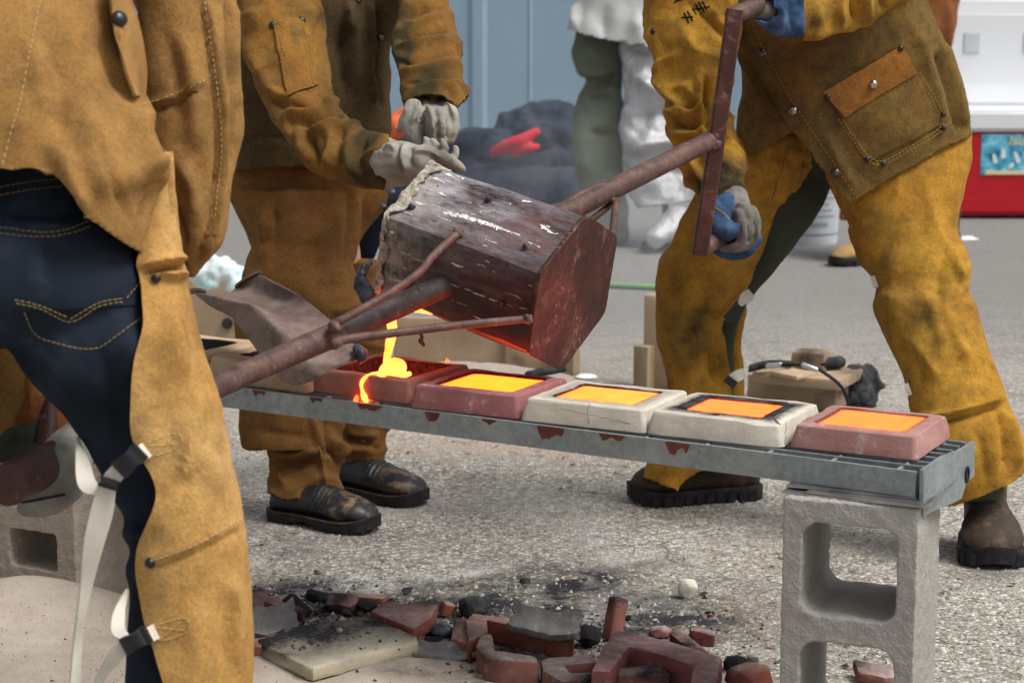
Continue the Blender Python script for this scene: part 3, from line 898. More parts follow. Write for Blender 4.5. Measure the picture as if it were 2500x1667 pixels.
# loose steel plates shimming the grating on the block
for k, (du, dv, L, Wd, rz, zz) in enumerate(((-.005, -.004, .215, .15, .10, .3965), (.012, .006, .17, .17, .04, .3995), (-.020, .01, .19, .14, .14, .4022))):
    c = (bl + br) / 2 + gu * du + gv * (.085 + dv); c.z = zz
    d = MB(); r = Matrix.Rotation(math.atan2(gu.y, gu.x) + rz, 3, 'Z')
    d.box(c, (L / 2, Wd / 2, .0011), r)
    o = d.build('steel_plate', M['steel'])
    tag(o, ['thin bright steel plate lying directly on the concrete block', 'thin steel plate in the middle of the shim stack', 'thin steel plate pressed under the grating end'][k], 'plate', 'shim plates')

# ------------------------------------------------------------------ moulds and the metal in them
def rrect(hw, hd, r, nc=5, ne=7):
    pts = []
    for cx, cy, t0 in ((hw - r, hd - r, 0), (-hw + r, hd - r, 90), (-hw + r, -hd + r, 180), (hw - r, -hd + r, 270)):
        arc = [(cx + r * math.cos(math.radians(t0 + 90 * k / nc)), cy + r * math.sin(math.radians(t0 + 90 * k / nc))) for k in range(nc + 1)]
        pts += arc
        nx_ = {0: (-hw + r, hd), 90: (-hw, -hd + r), 180: (hw - r, -hd), 270: (hw, hd - r)}[t0]
        a = Vector(arc[-1]); b = Vector(nx_)
        pts += [tuple(a.lerp(b, k / ne)) for k in range(1, ne)]
    return pts

def make_mould(fl, fr, mat, label, melt=None, meltlabel=None, depth_=.192, h=.043, level=.62, inner=.040, wash=1.0, border=0.0, seed=0.0, z=ZT + .001, chip=False):
    A = G(*fl, z); B = G(*fr, z)
    u = (B - A); L = u.length; u.normalize(); v = Vector((-u.y, u.x, 0))
    c = (A + B) / 2 + v * depth_ / 2
    hw, hd = L / 2, depth_ / 2
    prof = [(.010, 0, .006), (.001, .0, .007), (0, .002, .008), (.0015, .012, .008), (.003, .020, .008), (.0045, .028, .008), (.0058, .0360, .008), (.0066, .0400, .008), (.0085, .0424, .008), (.012, .0431, .009),
            (.024, .0432, .012), (inner - .006, .0432, .010), (inner - .002, .0428, .009), (inner, .0410, .008), (inner + .0015, .034, .010), (inner + .005, .026, .010), (inner + .007, .018, .010), (inner + .012, .0135, .010), (inner + .03, .013, .010)]
    rs = []; soot_shade = []
    for k, (ins, zz, r) in enumerate(prof):
        zz = zz / .043 * h
        ring = []
        for x, y in rrect(hw - ins, hd - ins, r):
            q = Vector((x, y, zz))
            d_ = .0013 * noise.noise((x * 30 + seed, y * 30, zz * 30)) + .0008 * noise.noise((x * 110 + seed, y * 110, zz * 90))
            out = Vector((x, y, 0)).normalized()
            q += out * d_ * 1.6; q.z += d_ * (1.4 if k > 7 else 0)
            if chip and x > hw - .045 and y < -hd + .02 and k < 14:
                q.y += .010 * (x - hw + .045) / .045; q.z -= .004 * min(1, k / 8)
            ring.append(q)
            s = 0.0
            if k >= 12: s = wash
            elif k >= 10: s = border * (.7 + .6 * noise.noise((x * 40, y * 40, seed)))
            if border and k in (11,): s = max(s, border)
            soot_shade.append(max(0, s))
        rs.append(ring)
    d = MB(); d.rings(rs)
    me = bpy.data.meshes.new('mould'); me.from_pydata(d.v, [], d.f); me.update()
    at = me.attributes.new('soot_shade', 'FLOAT', 'POINT'); at.data.foreach_set('value', soot_shade)
    o = link('sand_mould', me, mat); autosmooth(o, 24)
    Mw = Matrix(((u.x, v.x, 0, c.x), (u.y, v.y, 0, c.y), (0, 0, 1, z), (0, 0, 0, 1)))
    o.matrix_world = Mw
    tag(o, label, 'mould', 'sand moulds on the grating')
    if melt is not None:
        zz = h * level; ins = inner + .0045 - (level - .6) * .02
        d = MB(); rs2 = []
        for ii, dz in ((0, -.012), (0, -.0010), (.0010, 0), (.0030, .0002), (.0055, .0003), (.012, .0003), (.03, .0002)):
            rs2.append([Vector((x, y, zz + dz + .0005 * noise.noise((x * 25, y * 25, seed)))) for x, y in rrect(hw - ins - ii, hd - ins - ii, .009)])
        d.rings(rs2)
        q = d.build('molten_metal', melt); smooth(q.data); nr = len(rs2[0]); at = q.data.attributes.new('rim', 'FLOAT', 'POINT'); at.data.foreach_set('value', [1.0] * nr * 3 + [.8] * nr + [.15] * nr + [0.0] * nr * 2); q.matrix_world = Mw
        tag(q, meltlabel, 'molten metal', 'metal cast in the moulds')
    return o, Mw, hw, hd

mo1 = make_mould((755, 955), (1000, 988), M['mould_red'], 'brick red sand mould being filled by the molten stream', wash=.80, h=.038, inner=.030, seed=1)
mo2 = make_mould((998, 995), (1267, 1025), M['mould_wine'], 'wine red sand mould with white powder smears and a notched corner', M['melt_a'], 'yellow molten metal in the wine red mould', level=.90, inner=.032, wash=.85, seed=2, h=.037)
mo3 = make_mould((1270, 1027), (1576, 1060), M['mould_white'], 'cream white sand mould with a hairline crack and smooth black lining', M['melt_b'], 'amber molten metal in the cream white mould with the smooth lining', level=.94, inner=.040, border=.35, seed=3, h=.036)
mo4 = make_mould((1577, 1060), (1905, 1096), M['mould_white'], 'cream white sand mould with ribbed black edging and a split corner', M['melt_c'], 'orange cooling metal in the ribbed black edged mould', level=.94, inner=.043, border=.85, seed=4, chip=True, h=.036)
mo5 = make_mould((1926, 1092), (2240, 1126), M['mould_rose'], 'rose red sand mould on the free end of the grating', M['melt_c'], 'orange cooling metal in the rose red mould', level=.93, inner=.031, wash=.7, seed=5, depth_=.185, h=.035)
mo6 = make_mould((500, 928), (748, 961), M['mould_tan'], 'tan sand mould under the bent steel sheet', inner=.045, wash=1.0, seed=6)
mo7 = make_mould((235, 897), (495, 930), M['mould_tan'], 'tan sand mould next to the leather clad leg', inner=.045, wash=1.0, seed=7)
def crack(o, Mw, pts):
    d = MB(); d.rings(tube_rings([Vector(p) for p in pts], [.00032] * len(pts), 4))
    q = d.build('crack', M['char']); q.parent = o
for (o, Mw, hw, hd), x0, full in ((mo3, .012, False), (mo4, .118, True)):
    rr = random.Random(int(x0 * 1000)); pts = []
    for k in range(9):
        t = k / 8; zz = .003 + .036 * t
        y = -hd + (.0012 if t < .7 else .0012 + (t - .7) * .03)
        pts.append((x0 + rr.uniform(-.002, .002) - .004 * t, y, zz))
    crack(o, Mw, pts)
    if not full:
        crack(o, Mw, [(x0 + (k - 5) * .010, -hd + .0022, .026 - .001 * k + rr.uniform(-.0015, .0015)) for k in range(13)])

# ribs of the black edging on the split white mould
o, Mw, hw, hd = mo4
d = MB(); rr = random.Random(8)
for k in range(30):
    x = -hw + .050 + k * (2 * hw - .10) / 29
    d.tube([(Vector((x, hd - .032, 0.0365)), .0022), (Vector((x + rr.uniform(-.001, .001), hd - .044, 0.0355)), .0026)], 6, 1, True, True)
for k in range(20):
    y = -hd + .052 + k * (2 * hd - .10) / 19
    d.tube([(Vector((-hw + .031, y, 0.0365)), .0022), (Vector((-hw + .044, y, 0.0355)), .0026)], 6, 1, True, True)
    d.tube([(Vector((hw - .032, y, 0.0363)), .0020), (Vector((hw - .044, y, 0.0355)), .0024)], 6, 1, True, True)
q = d.build('ribbed_edging', M['char'], None, 60); q.parent = o; kind(q, 'stuff')

# bent rusty sheet leaning on the tan mould
rows = [[(468, 712, 3.48), (500, 716, 3.44), (548, 722, 3.51), (580, 700, 3.55), (632, 668, 3.52)],
        [(515, 749, 3.42), (556, 730, 3.36), (606, 736, 3.44), (640, 715, 3.49), (668, 690, 3.46)],
        [(560, 772, 3.38), (622, 748, 3.30), (664, 762, 3.37), (700, 745, 3.42), (738, 727, 3.41)],
        [(584, 797, 3.34), (655, 788, 3.26), (706, 786, 3.29), (752, 776, 3.33), (795, 772, 3.34)],
        [(632, 862, 3.29), (695, 842, 3.24), (750, 830, 3.25), (800, 822, 3.28), (846, 815, 3.29)],
        [(672, 912, 3.26), (720, 902, 3.22), (775, 890, 3.22), (825, 876, 3.24), (873, 856, 3.26)],
        [(696, 939, 3.235), (730, 940, 3.225), (772, 926, 3.225), (825, 898, 3.235), (874, 872, 3.25)]]
R1 = [catmull(r, 6) for r in rows]
cols = [catmull([r[i] for r in R1], 6) for i in range(len(R1[0]))]
nx_, ny_ = len(cols), len(cols[0])
me = bpy.data.meshes.new('bent_sheet')
pv = [P(*cols[i][j]) + AF * .004 * noise.noise((i * .3, j * .3, 1)) for i in range(nx_) for j in range(ny_)]
me.from_pydata(pv, [], [(i * ny_ + j, i * ny_ + j + 1, (i + 1) * ny_ + j + 1, (i + 1) * ny_ + j) for i in range(nx_ - 1) for j in range(ny_ - 1)])
me.update(); me = thicken(me, .003)
mt = rusty('sheet_rust', (.10, .072, .066), (.19, .135, .115), (.27, .185, .14), 9.0, .6)
sheet = thing('bent_sheet', G(760, 935, ZT), 'bent rusty steel sheet like a scoop behind the ladle pipe', 'steel sheet')
o = link('sheet', me, mt.m, sheet); autosmooth(o, 60)
d = MB()
for a, b in (((574, 704, 3.552), (636, 667, 3.518)), ((462, 714, 3.485), (504, 717, 3.438))):
    rs = []
    for k in range(9):
        t = k / 8; p = P(a[0] + (b[0] - a[0]) * t, a[1] + (b[1] - a[1]) * t - 4 * math.sin(math.pi * t), a[2] + (b[2] - a[2]) * t)
        w_ = .012 * math.sin(math.pi * (.1 + .8 * t)); rs.append([p - AF * w_ + AU * .006, p + AF * w_, p + AF * w_ - AU * .004, p - AF * w_ + AU * .002])
    d = MB(); d.rings(rs); d.build('flange', mt.m, sheet, 50)
d = MB(); d.tube([(872, 850, 3.25, .008), (884, 866, 3.24, .010), (880, 880, 3.25, .006)]); d.tube([(889, 858, 3.245, .006), (892, 868, 3.245, .004)])
d.build('slag_bead', M['slag'], sheet, 80)
# ------------------------------------------------------------------ the pouring ladle
LB = P(1394, 715, 3.24)
lz = (-.828 * AX + .3285 * AU + .4536 * AF).normalized()
lx = (.130 * AX + .900 * AU - .4146 * AF); lx = (lx - lz * lx.dot(lz)).normalized()
ly = lz.cross(lx)
LR, LL = .1376, .3065
Lm = Matrix(((lx.x, ly.x, lz.x, LB.x), (lx.y, ly.y, lz.y, LB.y), (lx.z, ly.z, lz.z, LB.z), (0, 0, 0, 1)))
ladle = thing('pouring_ladle', LB, 'rusty hexagonal pouring ladle on a two man pipe shank', 'ladle')
def lad(o):
    o.parent = ladle; o.matrix_parent_inverse = PINV[ladle.name]; o.matrix_basis = Lm
    return o
def hexring(R, z, nsub=8, rough=0.0, seed=0.0, rnd_=.012):
    pts = []
    for k in range(6):
        a = Vector((math.cos(k * math.pi / 3), math.sin(k * math.pi / 3), 0)) * R
        b = Vector((math.cos((k + 1) * math.pi / 3), math.sin((k + 1) * math.pi / 3), 0)) * R
        for i in range(nsub):
            t = i / nsub; p = a.lerp(b, t)
            if i == 0: p *= 1 - rnd_
            pts.append(p + Vector((0, 0, z)))
    if rough:
        pts = [p + Vector((p.x, p.y, 0)).normalized() * rough * (noise.noise((p.x * 14 + seed, p.y * 14, z * 9)) + .6 * noise.noise((p.x * 50, p.y * 50 + seed, z * 30))) for p in pts]
    return pts
d = MB(); rs = []
for k in range(14): rs.append(hexring(LR, LL * k / 25, 10, .0022, 3.0))
for R_, z_ in ((LR - .006, LL), (LR - .024, LL - .004), (LR - .028, LL - .03), (LR - .032, LL * .4), (LR - .036, .04), (.04, .032)): rs.append(hexring(R_, z_, 10, .001, 5.0))
d.rings(rs); shell = lad(d.build('shell', M['shell'])); autosmooth(shell, 32)
d = MB(); d.rings([hexring(LR * r, z, 10, .0006, 1.0, .02) for r, z in ((.6, -.0065), (1.02, -.0065), (1.032, -.005), (1.032, -.001), (1.02, 0.001))])
bp = lad(d.build('base_plate', M['plate'])); autosmooth(bp, 30)
# ragged fibre lining hanging over the mouth
NS = 26; ring = hexring(1.0, 0.0, NS); d = MB(); rs = []
for i in range(len(ring) + 1):
    p = ring[i % len(ring)]; n_ = p.normalized(); k_ = i % len(ring)
    a_ = k_ / len(ring) * 2 * math.pi; q_ = (math.cos(a_) * 3, math.sin(a_) * 3)
    up_ = max(0, n_.dot(Vector((1, -.5, 0)).normalized()))
    hang = .005 + (.008 + .022 * up_) * max(0, .30 + 1.1 * noise.noise((q_[0] * 2.2, q_[1] * 2.2, 4))) + .010 * max(0, noise.noise((q_[0] * 9, q_[1] * 9, 2)))
    lift = .002 + .007 * noise.noise((q_[0] * 2.6, q_[1] * 2.6, 9)) + .004 * noise.noise((q_[0] * 8, q_[1] * 8, 5))
    row = []
    for m_ in range(12):
        t = m_ / 11
        if t < .35: s_ = t / .35; R2 = LR - .022 + .016 * s_; z_ = LL - .016 * (1 - s_) + lift * s_
        elif t < .6: s_ = (t - .35) / .25; R2 = LR - .006 + .010 * s_; z_ = LL + lift * (1 - s_ * .6)
        else: s_ = (t - .6) / .4; R2 = LR + .004 - .0025 * s_; z_ = LL + lift * .4 - hang * s_
        R2 += .0040 * noise.noise((q_[0] * 5, q_[1] * 5, t * 4)) + .0028 * noise.noise((q_[0] * 16, q_[1] * 16, t * 9)) - .0010
        row.append(Vector((p.x * R2, p.y * R2, z_)))
    rs.append(row)
d.rings(rs, closed=False); me = bpy.data.meshes.new('t'); me.from_pydata(d.v, [], d.f); me.update()
bm = bmesh.new(); bm.from_mesh(me); bmesh.ops.remove_doubles(bm, verts=bm.verts, dist=1e-5); bmesh.ops.recalc_face_normals(bm, faces=bm.faces); bm.to_mesh(me); bm.free()
me = thicken(me, .003); smooth(me); o = lad(link('lip_crust', me, M['crust']))
# slag hanging off the mouth
d = MB()
for pts in ([(890, 650, 3.36, .006), (880, 680, 3.35, .010), (892, 700, 3.34, .011), (905, 722, 3.33, .010)], [(872, 700, 3.35, .007), (888, 716, 3.34, .010), (912, 735, 3.33, .008)],
            [(905, 640, 3.37, .005), (893, 660, 3.36, .007)], [(886, 730, 3.34, .006), (900, 738, 3.34, .008)]): d.tube(pts)
me = remesh(d, .003, 1); co = get_co(me); no = get_no(me); co += no * (.003 * vnoise(co, 60, 2.0) + .002 * vnoise(co, 150, 1.0))[:, None]; set_co(me, co); smooth(me)
link('slag_lump', me, M['slag'], ladle)
for pts in ([(950, 466, 3.34, .006), (957, 472, 3.33, .008)], [(930, 500, 3.34, .004), (936, 506, 3.33, .006)]):
    d = MB(); d.tube(pts); d.build('slag_bead', M['slag'], ladle, 80)
d = MB(); d.tube([(1022, 808, 3.30, .004), (1030, 822, 3.29, .003), (1027, 832, 3.29, .0045), (1034, 842, 3.29, .003)]); d.build('slag_drip', M['slag'], ladle, 80)
# shank
d = MB(); d.tube([(1098, 692, 3.24, .0198), (960, 752, 3.17, .0196), (815, 818, 3.06, .0192)], 24, 3); d.build('pipe', M['pipe_dark'], ladle, 60)
d = MB(); d.tube([(822, 815, 3.065, .0198), (680, 876, 2.98, .0190), (530, 943, 2.87, .0182), (300, 1045, 2.72, .0175), (110, 1128, 2.60, .0170)], 24, 3); d.build('pipe', M['pipe'], ladle, 60)
d = MB(); d.tube([(1330, 545, 3.345, .0188), (1395, 512, 3.40, .0188), (1480, 470, 3.47, .0186), (1600, 410, 3.57, .0184), (1745, 338, 3.69, .0182)], 24, 3); d.build('pipe', M['pipe'], ladle, 60)
d = MB(); d.tube([(812, 792, 3.03, .0068), (850, 772, 3.035, .0066), (940, 722, 3.07, .0064), (1020, 668, 3.12, .0064), (1062, 620, 3.16, .0064), (1122, 566, 3.20, .0072)], 12, 4); d.build('brace_rod', M['pipe'], ladle, 60)
d = MB(); d.tube([(818, 834, 3.02, .0075), (860, 826, 3.03, .0074), (1000, 808, 3.07, .0070), (1160, 790, 3.11, .0066), (1292, 778, 3.145, .0062)], 12, 4); d.build('brace_rod', M['pipe'], ladle, 60)
d = MB(); d.tube([(1345, 508, 3.38, .0062), (1380, 498, 3.39, .0064), (1420, 474, 3.42, .0064), (1470, 453, 3.46, .0064), (1490, 455, 3.485, .0060), (1488, 470, 3.49, .006)], 12, 4); d.build('brace_rod', M['pipe'], ladle, 60)
d = MB(); d.tube([(1505, 488, 3.475, .0066), (1500, 530, 3.40, .0064), (1494, 578, 3.315, .0062)], 12, 4); d.build('brace_rod', M['pipe'], ladle, 60)
d = MB(); d.tube([(1500, 492, 3.50, .006), (1460, 525, 3.45, .006), (1430, 548, 3.42, .006)], 10, 3); d.build('brace_rod', M['tbar'], ladle, 60)
# weld beads at the collars
for (x, y, c, r) in ((815, 800, 3.02, .011), (820, 838, 3.015, .011), (1488, 466, 3.47, .009), (1502, 488, 3.462, .008), (1118, 568, 3.195, .009), (1290, 778, 3.135, .007), (1745, 330, 3.67, .010), (1752, 352, 3.67, .009)):
    d = MB(); rr = random.Random(int(x + y))
    for k in range(5): d.tube([(x + rr.uniform(-9, 9), y + rr.uniform(-9, 9), c, r * rr.uniform(.4, .75)), (x + rr.uniform(-6, 6), y + rr.uniform(-6, 6), c, r * rr.uniform(.4, .8))], 8, 1)
    me = remesh(d, .0025, 1); smooth(me); link('weld_bead', me, M['pipe'], ladle)
# T bars and grips
def squarebar(pts, w, mat, name):
    d = MB(); ps = [P(*p) for p in pts]; rs = []
    for i, p in enumerate(ps):
        t = (ps[-1] - ps[0]).normalized(); a = t.cross(AF).normalized(); b = t.cross(a)
        rs.append([p + a * w * sx + b * w * sy for sx, sy in ((-1, -.8), (-.8, -1), (.8, -1), (1, -.8), (1, .8), (.8, 1), (-.8, 1), (-1, .8))])
    d.rings(rs); return d.build(name, mat, ladle, 30)
squarebar([(1794, 24, 3.64), (1752, 330, 3.68), (1708, 622, 3.72)], .0148, M['tbar'], 'cross_bar')
d = MB(); d.tube([(1790, 38, 3.66, .0165), (1850, 16, 3.72, .0165), (1930, -8, 3.80, .0165)], 18, 3); d.build('grip', M['pipe'], ladle, 60)
d = MB(); d.tube([(1714, 606, 3.72, .0165), (1775, 574, 3.78, .0165), (1830, 548, 3.84, .0165)], 18, 3); d.build('grip', M['pipe'], ladle, 60)
d = MB(); d.tube([(16, 1184, 2.44, .0270), (110, 1136, 2.54, .0270), (230, 1078, 2.66, .0270)], 26, 3, False); d.build('grip', M['tbar'], ladle, 60)
d = MB(); d.tube([(110, 1120, 2.60, .016), (120, 1000, 2.63, .016), (128, 900, 2.66, .016)], 12, 2); d.build('cross_bar', M['tbar'], ladle, 60)
# studs and white splashes on the shell
for x, y in ((1283, 605), (1227, 742), (1005, 507), (1192, 490)):
    p, n = None, None
    me = shell.data
    if 'shellbv' not in BV: BV['shellbv'] = BVHTree.FromPolygons([Lm @ v.co for v in me.vertices], [q.vertices for q in me.polygons])
    dd = (P(x, y, 1) - CAM).normalized(); h = BV['shellbv'].ray_cast(CAM, dd); p, n = h[0], h[1]
    a = n.orthogonal().normalized(); b = n.cross(a); d = MB()
    d.rings([[p + (a * math.cos(t * math.pi / 5) + b * math.sin(t * math.pi / 5)) * .0052 * r + n * hh for t in range(10)] for r, hh in ((1.5, -.001), (1.4, .001), (.9, .0015), (.9, .006), (.5, .0085))])
    d.build('stud', M['plate'] if x > 1200 else M['slag'], ladle, 50)
def splash(line, widths, name='splash', mat='splash', cell=1.6, thr=.30):
    """dried splash: small flakes kept where a noise field is high, thicker in the middle of the stroke"""
    bv = BV['shellbv']; d = MB(); sd_ = line[0][0] * .7
    pl = catmull([a + (b,) for a, b in zip(line, widths)], 30) if len(line) > 2 else [a + (b,) for a, b in zip(line, widths)]
    pts = {}
    wmax = max(widths) * 1.3
    x0, x1 = min(p[0] for p in pl) - wmax, max(p[0] for p in pl) + wmax; y0, y1 = min(p[1] for p in pl) - wmax, max(p[1] for p in pl) + wmax
    nx2, ny2 = int((x1 - x0) / cell) + 1, int((y1 - y0) / cell) + 1
    X, Y = np.meshgrid(x0 + np.arange(nx2) * cell, y0 + np.arange(ny2) * cell)
    best = np.full(X.shape, -9.0)
    for (ax, ay, aw) in pl: best = np.maximum(best, 1 - (np.hypot(X - ax, Y - ay) / max(aw, .6)))
    keep = {}
    for jy in range(ny2):
        for ix in range(nx2):
            if best[jy, ix] < -.6: continue
            x, y = X[jy, ix], Y[jy, ix]
            f_ = best[jy, ix] + .9 * noise.noise(((x * .936 + y * .35) * .06 + sd_, (y * .936 - x * .35) * .22, 1)) + .6 * noise.noise((x * .35, y * .35, sd_))
            if f_ > thr:
                h = bv.ray_cast(CAM, (P(x, y, 1) - CAM).normalized())
                if h[0] is not None and h[1].dot(AF) < .1: keep[(ix, jy)] = h[0] + h[1] * .0007
    idx = {k_: n_ for n_, k_ in enumerate(keep)}
    fs = [(idx[(a_, b_)], idx[(a_ + 1, b_)], idx[(a_ + 1, b_ + 1)], idx[(a_, b_ + 1)]) for a_, b_ in keep if (a_ + 1, b_) in keep and (a_ + 1, b_ + 1) in keep and (a_, b_ + 1) in keep]
    if fs: d.add(list(keep.values()), fs); d.build(name, M[mat], ladle)
splash([(1085, 520), (1120, 526), (1170, 540), (1230, 562), (1270, 575)], [5, 7, 10, 6, 2])
splash([(1322, 552), (1336, 560), (1350, 570), (1378, 575)], [6, 9, 4, 1.5])
splash([(1285, 590), (1310, 600), (1328, 610)], [2, 2.5, 1])
splash([(1095, 692), (1140, 706), (1210, 735), (1286, 755)], [4, 3, 3, 2], mat='crust')
splash([(1230, 712), (1262, 724), (1280, 738)], [2, 3, 1], mat='crust')
splash([(945, 600), (985, 616), (1025, 638)], [2, 4, 2], mat='crust')
splash([(1040, 430), (1070, 438), (1095, 458)], [2, 4, 1]); splash([(1272, 490), (1290, 493), (1300, 498)], [2, 4, 1])
splash([(1328, 856), (1335, 862), (1334, 868)], [3, 7, 2]); splash([(1040, 460), (1080, 475), (1098, 484)], [1, 4, 1])
splash([(970, 512), (990, 518), (1012, 528)], [2, 3, 1]); splash([(1128, 490), (1200, 512), (1250, 530)], [1, 2, 1]); splash([(1130, 635), (1170, 645), (1205, 660)], [1, 2, 1])

rr = random.Random(12)
for k in range(26):
    x = rr.uniform(930, 1290); y = (rr.uniform(420, 650) if k % 3 else rr.uniform(600, 800)) + (x - 1100) * .30
    L_ = rr.uniform(10, 60); w_ = rr.uniform(.7, 2.6) if k % 4 else rr.uniform(2, 4.5)
    splash([(x, y), (x + L_ * .5, y + L_ * .19), (x + L_, y + L_ * .375)], [1.2, w_ + 1.2, 1.2], mat='splash' if k % 3 else 'crust')
for k in range(14):
    x = rr.uniform(945, 1380); y = rr.uniform(430, 560) + (x - 1100) * .34; w_ = rr.uniform(1, 3.2)
    splash([(x - w_, y), (x, y + 1), (x + w_, y)], [1.5, w_ + 1, 1.5], name='speck', mat='splash' if k % 2 else 'slag')
# ------------------------------------------------------------------ molten stream
o1, Mw1, hw1, hd1 = mo1
lipw = (Lm @ Vector((-LR * .86, -LR * .40, LL)))
stream = MB()
inner_pt = Lm @ Vector((-LR * .60, -LR * .35, LL - .09)); lip2 = Lm @ Vector((-LR * .74, -LR * .42, LL - .01)); lip3 = Lm @ Vector((-LR * .82, -LR * .46, LL + .014))
land = Mw1 @ Vector((.004, -.010, .020)); cc = depth(land)
s0 = P(957, 775, depth(lip3))
stream.tube([(inner_pt, .02), (lip2, .016), (lip3, .011), (P(957, 790, cc - .02), .0088), (P(952, 840, cc - .01), .0078), (P(944, 880, cc), .0060), (land, .009)], 14, 4, True, True)
def onm(x, y, z): return Mw1 @ Vector((x, y, z))
blob = [[(P(944, 905, cc), .014), (P(960, 908, cc), .014), (P(975, 906, cc), .011)], [(P(950, 895, cc), .011), (P(966, 888, cc), .011), (P(982, 890, cc), .008), (P(984, 898, cc), .007)],
        [(P(975, 915, cc), .009), (P(990, 916, cc), .005), (P(1000, 912, cc), .0045)], [(P(945, 915, cc), .012), (P(925, 917, cc - .01), .008), (P(912, 916, cc - .02), .006)]]
for b in blob: stream.tube(b, 10, 3, True, True)
fe = depth(onm(-.05, -hd1, .045))
mbv = BVHTree.FromPolygons([Mw1 @ v.co for v in o1.data.vertices], [q.vertices for q in o1.data.polygons])
def onmould(x, y, lift):
    dd = (P(x, y, 1) - CAM).normalized(); h = mbv.ray_cast(CAM, dd)
    return (h[0] - dd * lift) if h[0] is not None else P(x, y, fe - .02)
stream.tube([(onmould(935, 918, .003), .0055), (onmould(915, 914, .003), .0042), (onmould(903, 915, .002), .0036), (onmould(890, 922, .002), .0036), (onmould(882, 936, .002), .0034), (onmould(884, 952, .002), .0036), (onmould(890, 968, .003), .0058), (onmould(894, 979, .003), .0040)], 10, 4, True, True)
me = remesh(stream, .0016, 3); co = get_co(me); no = get_no(me); co += no * (.0014 * vnoise(co, 60, 4.0))[:, None]; set_co(me, co); smooth(me)
o = link('molten_stream', me, M['melt_hot']); tag(o, 'glowing yellow stream of metal pouring from ladle into red mould', 'molten metal')
d = MB(); d.tube([(P(871, 968, fe - .022), .0028), (P(869, 976, fe - .022), .0042), (P(867, 985, fe - .022), .0032)], 10, 3, True, True)
o = d.build('molten_drop', M['melt_c'], None, 80); tag(o, 'orange drop of metal falling beside the red mould', 'molten metal')
d = MB(); d.tube([(P(1090, 884, 3.5), .0022), (P(1092, 878, 3.5), .003), (P(1094, 882, 3.5), .002)], 8, 2, True, True)
o = d.build('spark', M['melt_c'], None, 80); tag(o, 'small orange spark flying behind the brick red mould', 'spark')
# ------------------------------------------------------------------ broken moulds in the foreground
def poly_prism(poly, h, bev=.006):
    bm = bmesh.new()
    vs = [bm.verts.new((x, y, 0)) for x, y in poly]
    f = bm.faces.new(vs)
    ret = bmesh.ops.extrude_face_region(bm, geom=[f])
    for q in ret['geom']:
        if isinstance(q, bmesh.types.BMVert): q.co.z += h
    bmesh.ops.recalc_face_normals(bm, faces=bm.faces)
    bmesh.ops.bevel(bm, geom=list(bm.edges), offset=bev, segments=2, profile=.6, affect='EDGES', clamp_overlap=True)
    bmesh.ops.triangulate(bm, faces=bm.faces)
    bmesh.ops.subdivide_edges(bm, edges=[e for e in bm.edges if e.calc_length() > .018], cuts=1, use_grid_fill=True)
    bmesh.ops.triangulate(bm, faces=bm.faces)
    bmesh.ops.subdivide_edges(bm, edges=[e for e in bm.edges if e.calc_length() > .018], cuts=1, use_grid_fill=True)
    return bm

def hull(pts, bev=.003):
    bm = bmesh.new()
    for p in pts: bm.verts.new(p)
    bmesh.ops.convex_hull(bm, input=bm.verts)
    bmesh.ops.delete(bm, geom=[v for v in bm.verts if not v.link_faces], context='VERTS')
    bmesh.ops.bevel(bm, geom=list(bm.edges), offset=bev, segments=1, affect='EDGES', clamp_overlap=True)
    bmesh.ops.triangulate(bm, faces=bm.faces)
    bmesh.ops.subdivide_edges(bm, edges=[e for e in bm.edges if e.calc_length() > .014], cuts=1, use_grid_fill=True)
    return bm

def place(bm, name, x, y, yaw, tilt, mat, label, cat, group=None, soot_shade=0.0, seed=0, z0=-.003, rough=.0018, smooth_deg=45, lift=0.0):
    me = bpy.data.meshes.new(name); bmesh.ops.recalc_face_normals(bm, faces=bm.faces); bm.to_mesh(me); bm.free()
    co = get_co(me); no = get_no(me)
    co += no * (rough * vnoise(co, 40, seed) + rough * .6 * vnoise(co, 120, seed + 2))[:, None]
    r = np.array(Matrix.Rotation(math.radians(yaw), 3, 'Z') @ Matrix.Rotation(math.radians(tilt[0]), 3, 'X') @ Matrix.Rotation(math.radians(tilt[1]), 3, 'Y'))
    ctr = (co.max(0) + co.min(0)) / 2; ctr[2] = 0
    co2 = (co - ctr) @ r.T
    co2[:, 2] -= co2[:, 2].min() - z0 - lift
    set_co(me, co2)
    rr = random.Random(seed); dv = np.array([rr.uniform(-1, 1), rr.uniform(-1, 1), rr.uniform(.2, 1)]); dv /= np.linalg.norm(dv)
    t = co2 @ dv; t = (t - t.min()) / (t.max() - t.min() + 1e-9)
    s = np.clip((t - 1 + soot_shade) / .35, 0, 1) * (.75 + .5 * vnoise(co2, 30, seed))
    at = me.attributes.new('soot_shade', 'FLOAT', 'POINT'); at.data.foreach_set('value', np.clip(s, 0, 1).astype(np.float32))
    o = link(name, me, mat); autosmooth(o, smooth_deg)
    g = G(x, y); o.location = (g.x, g.y, 0)
    tag(o, label, cat, group)
    return o

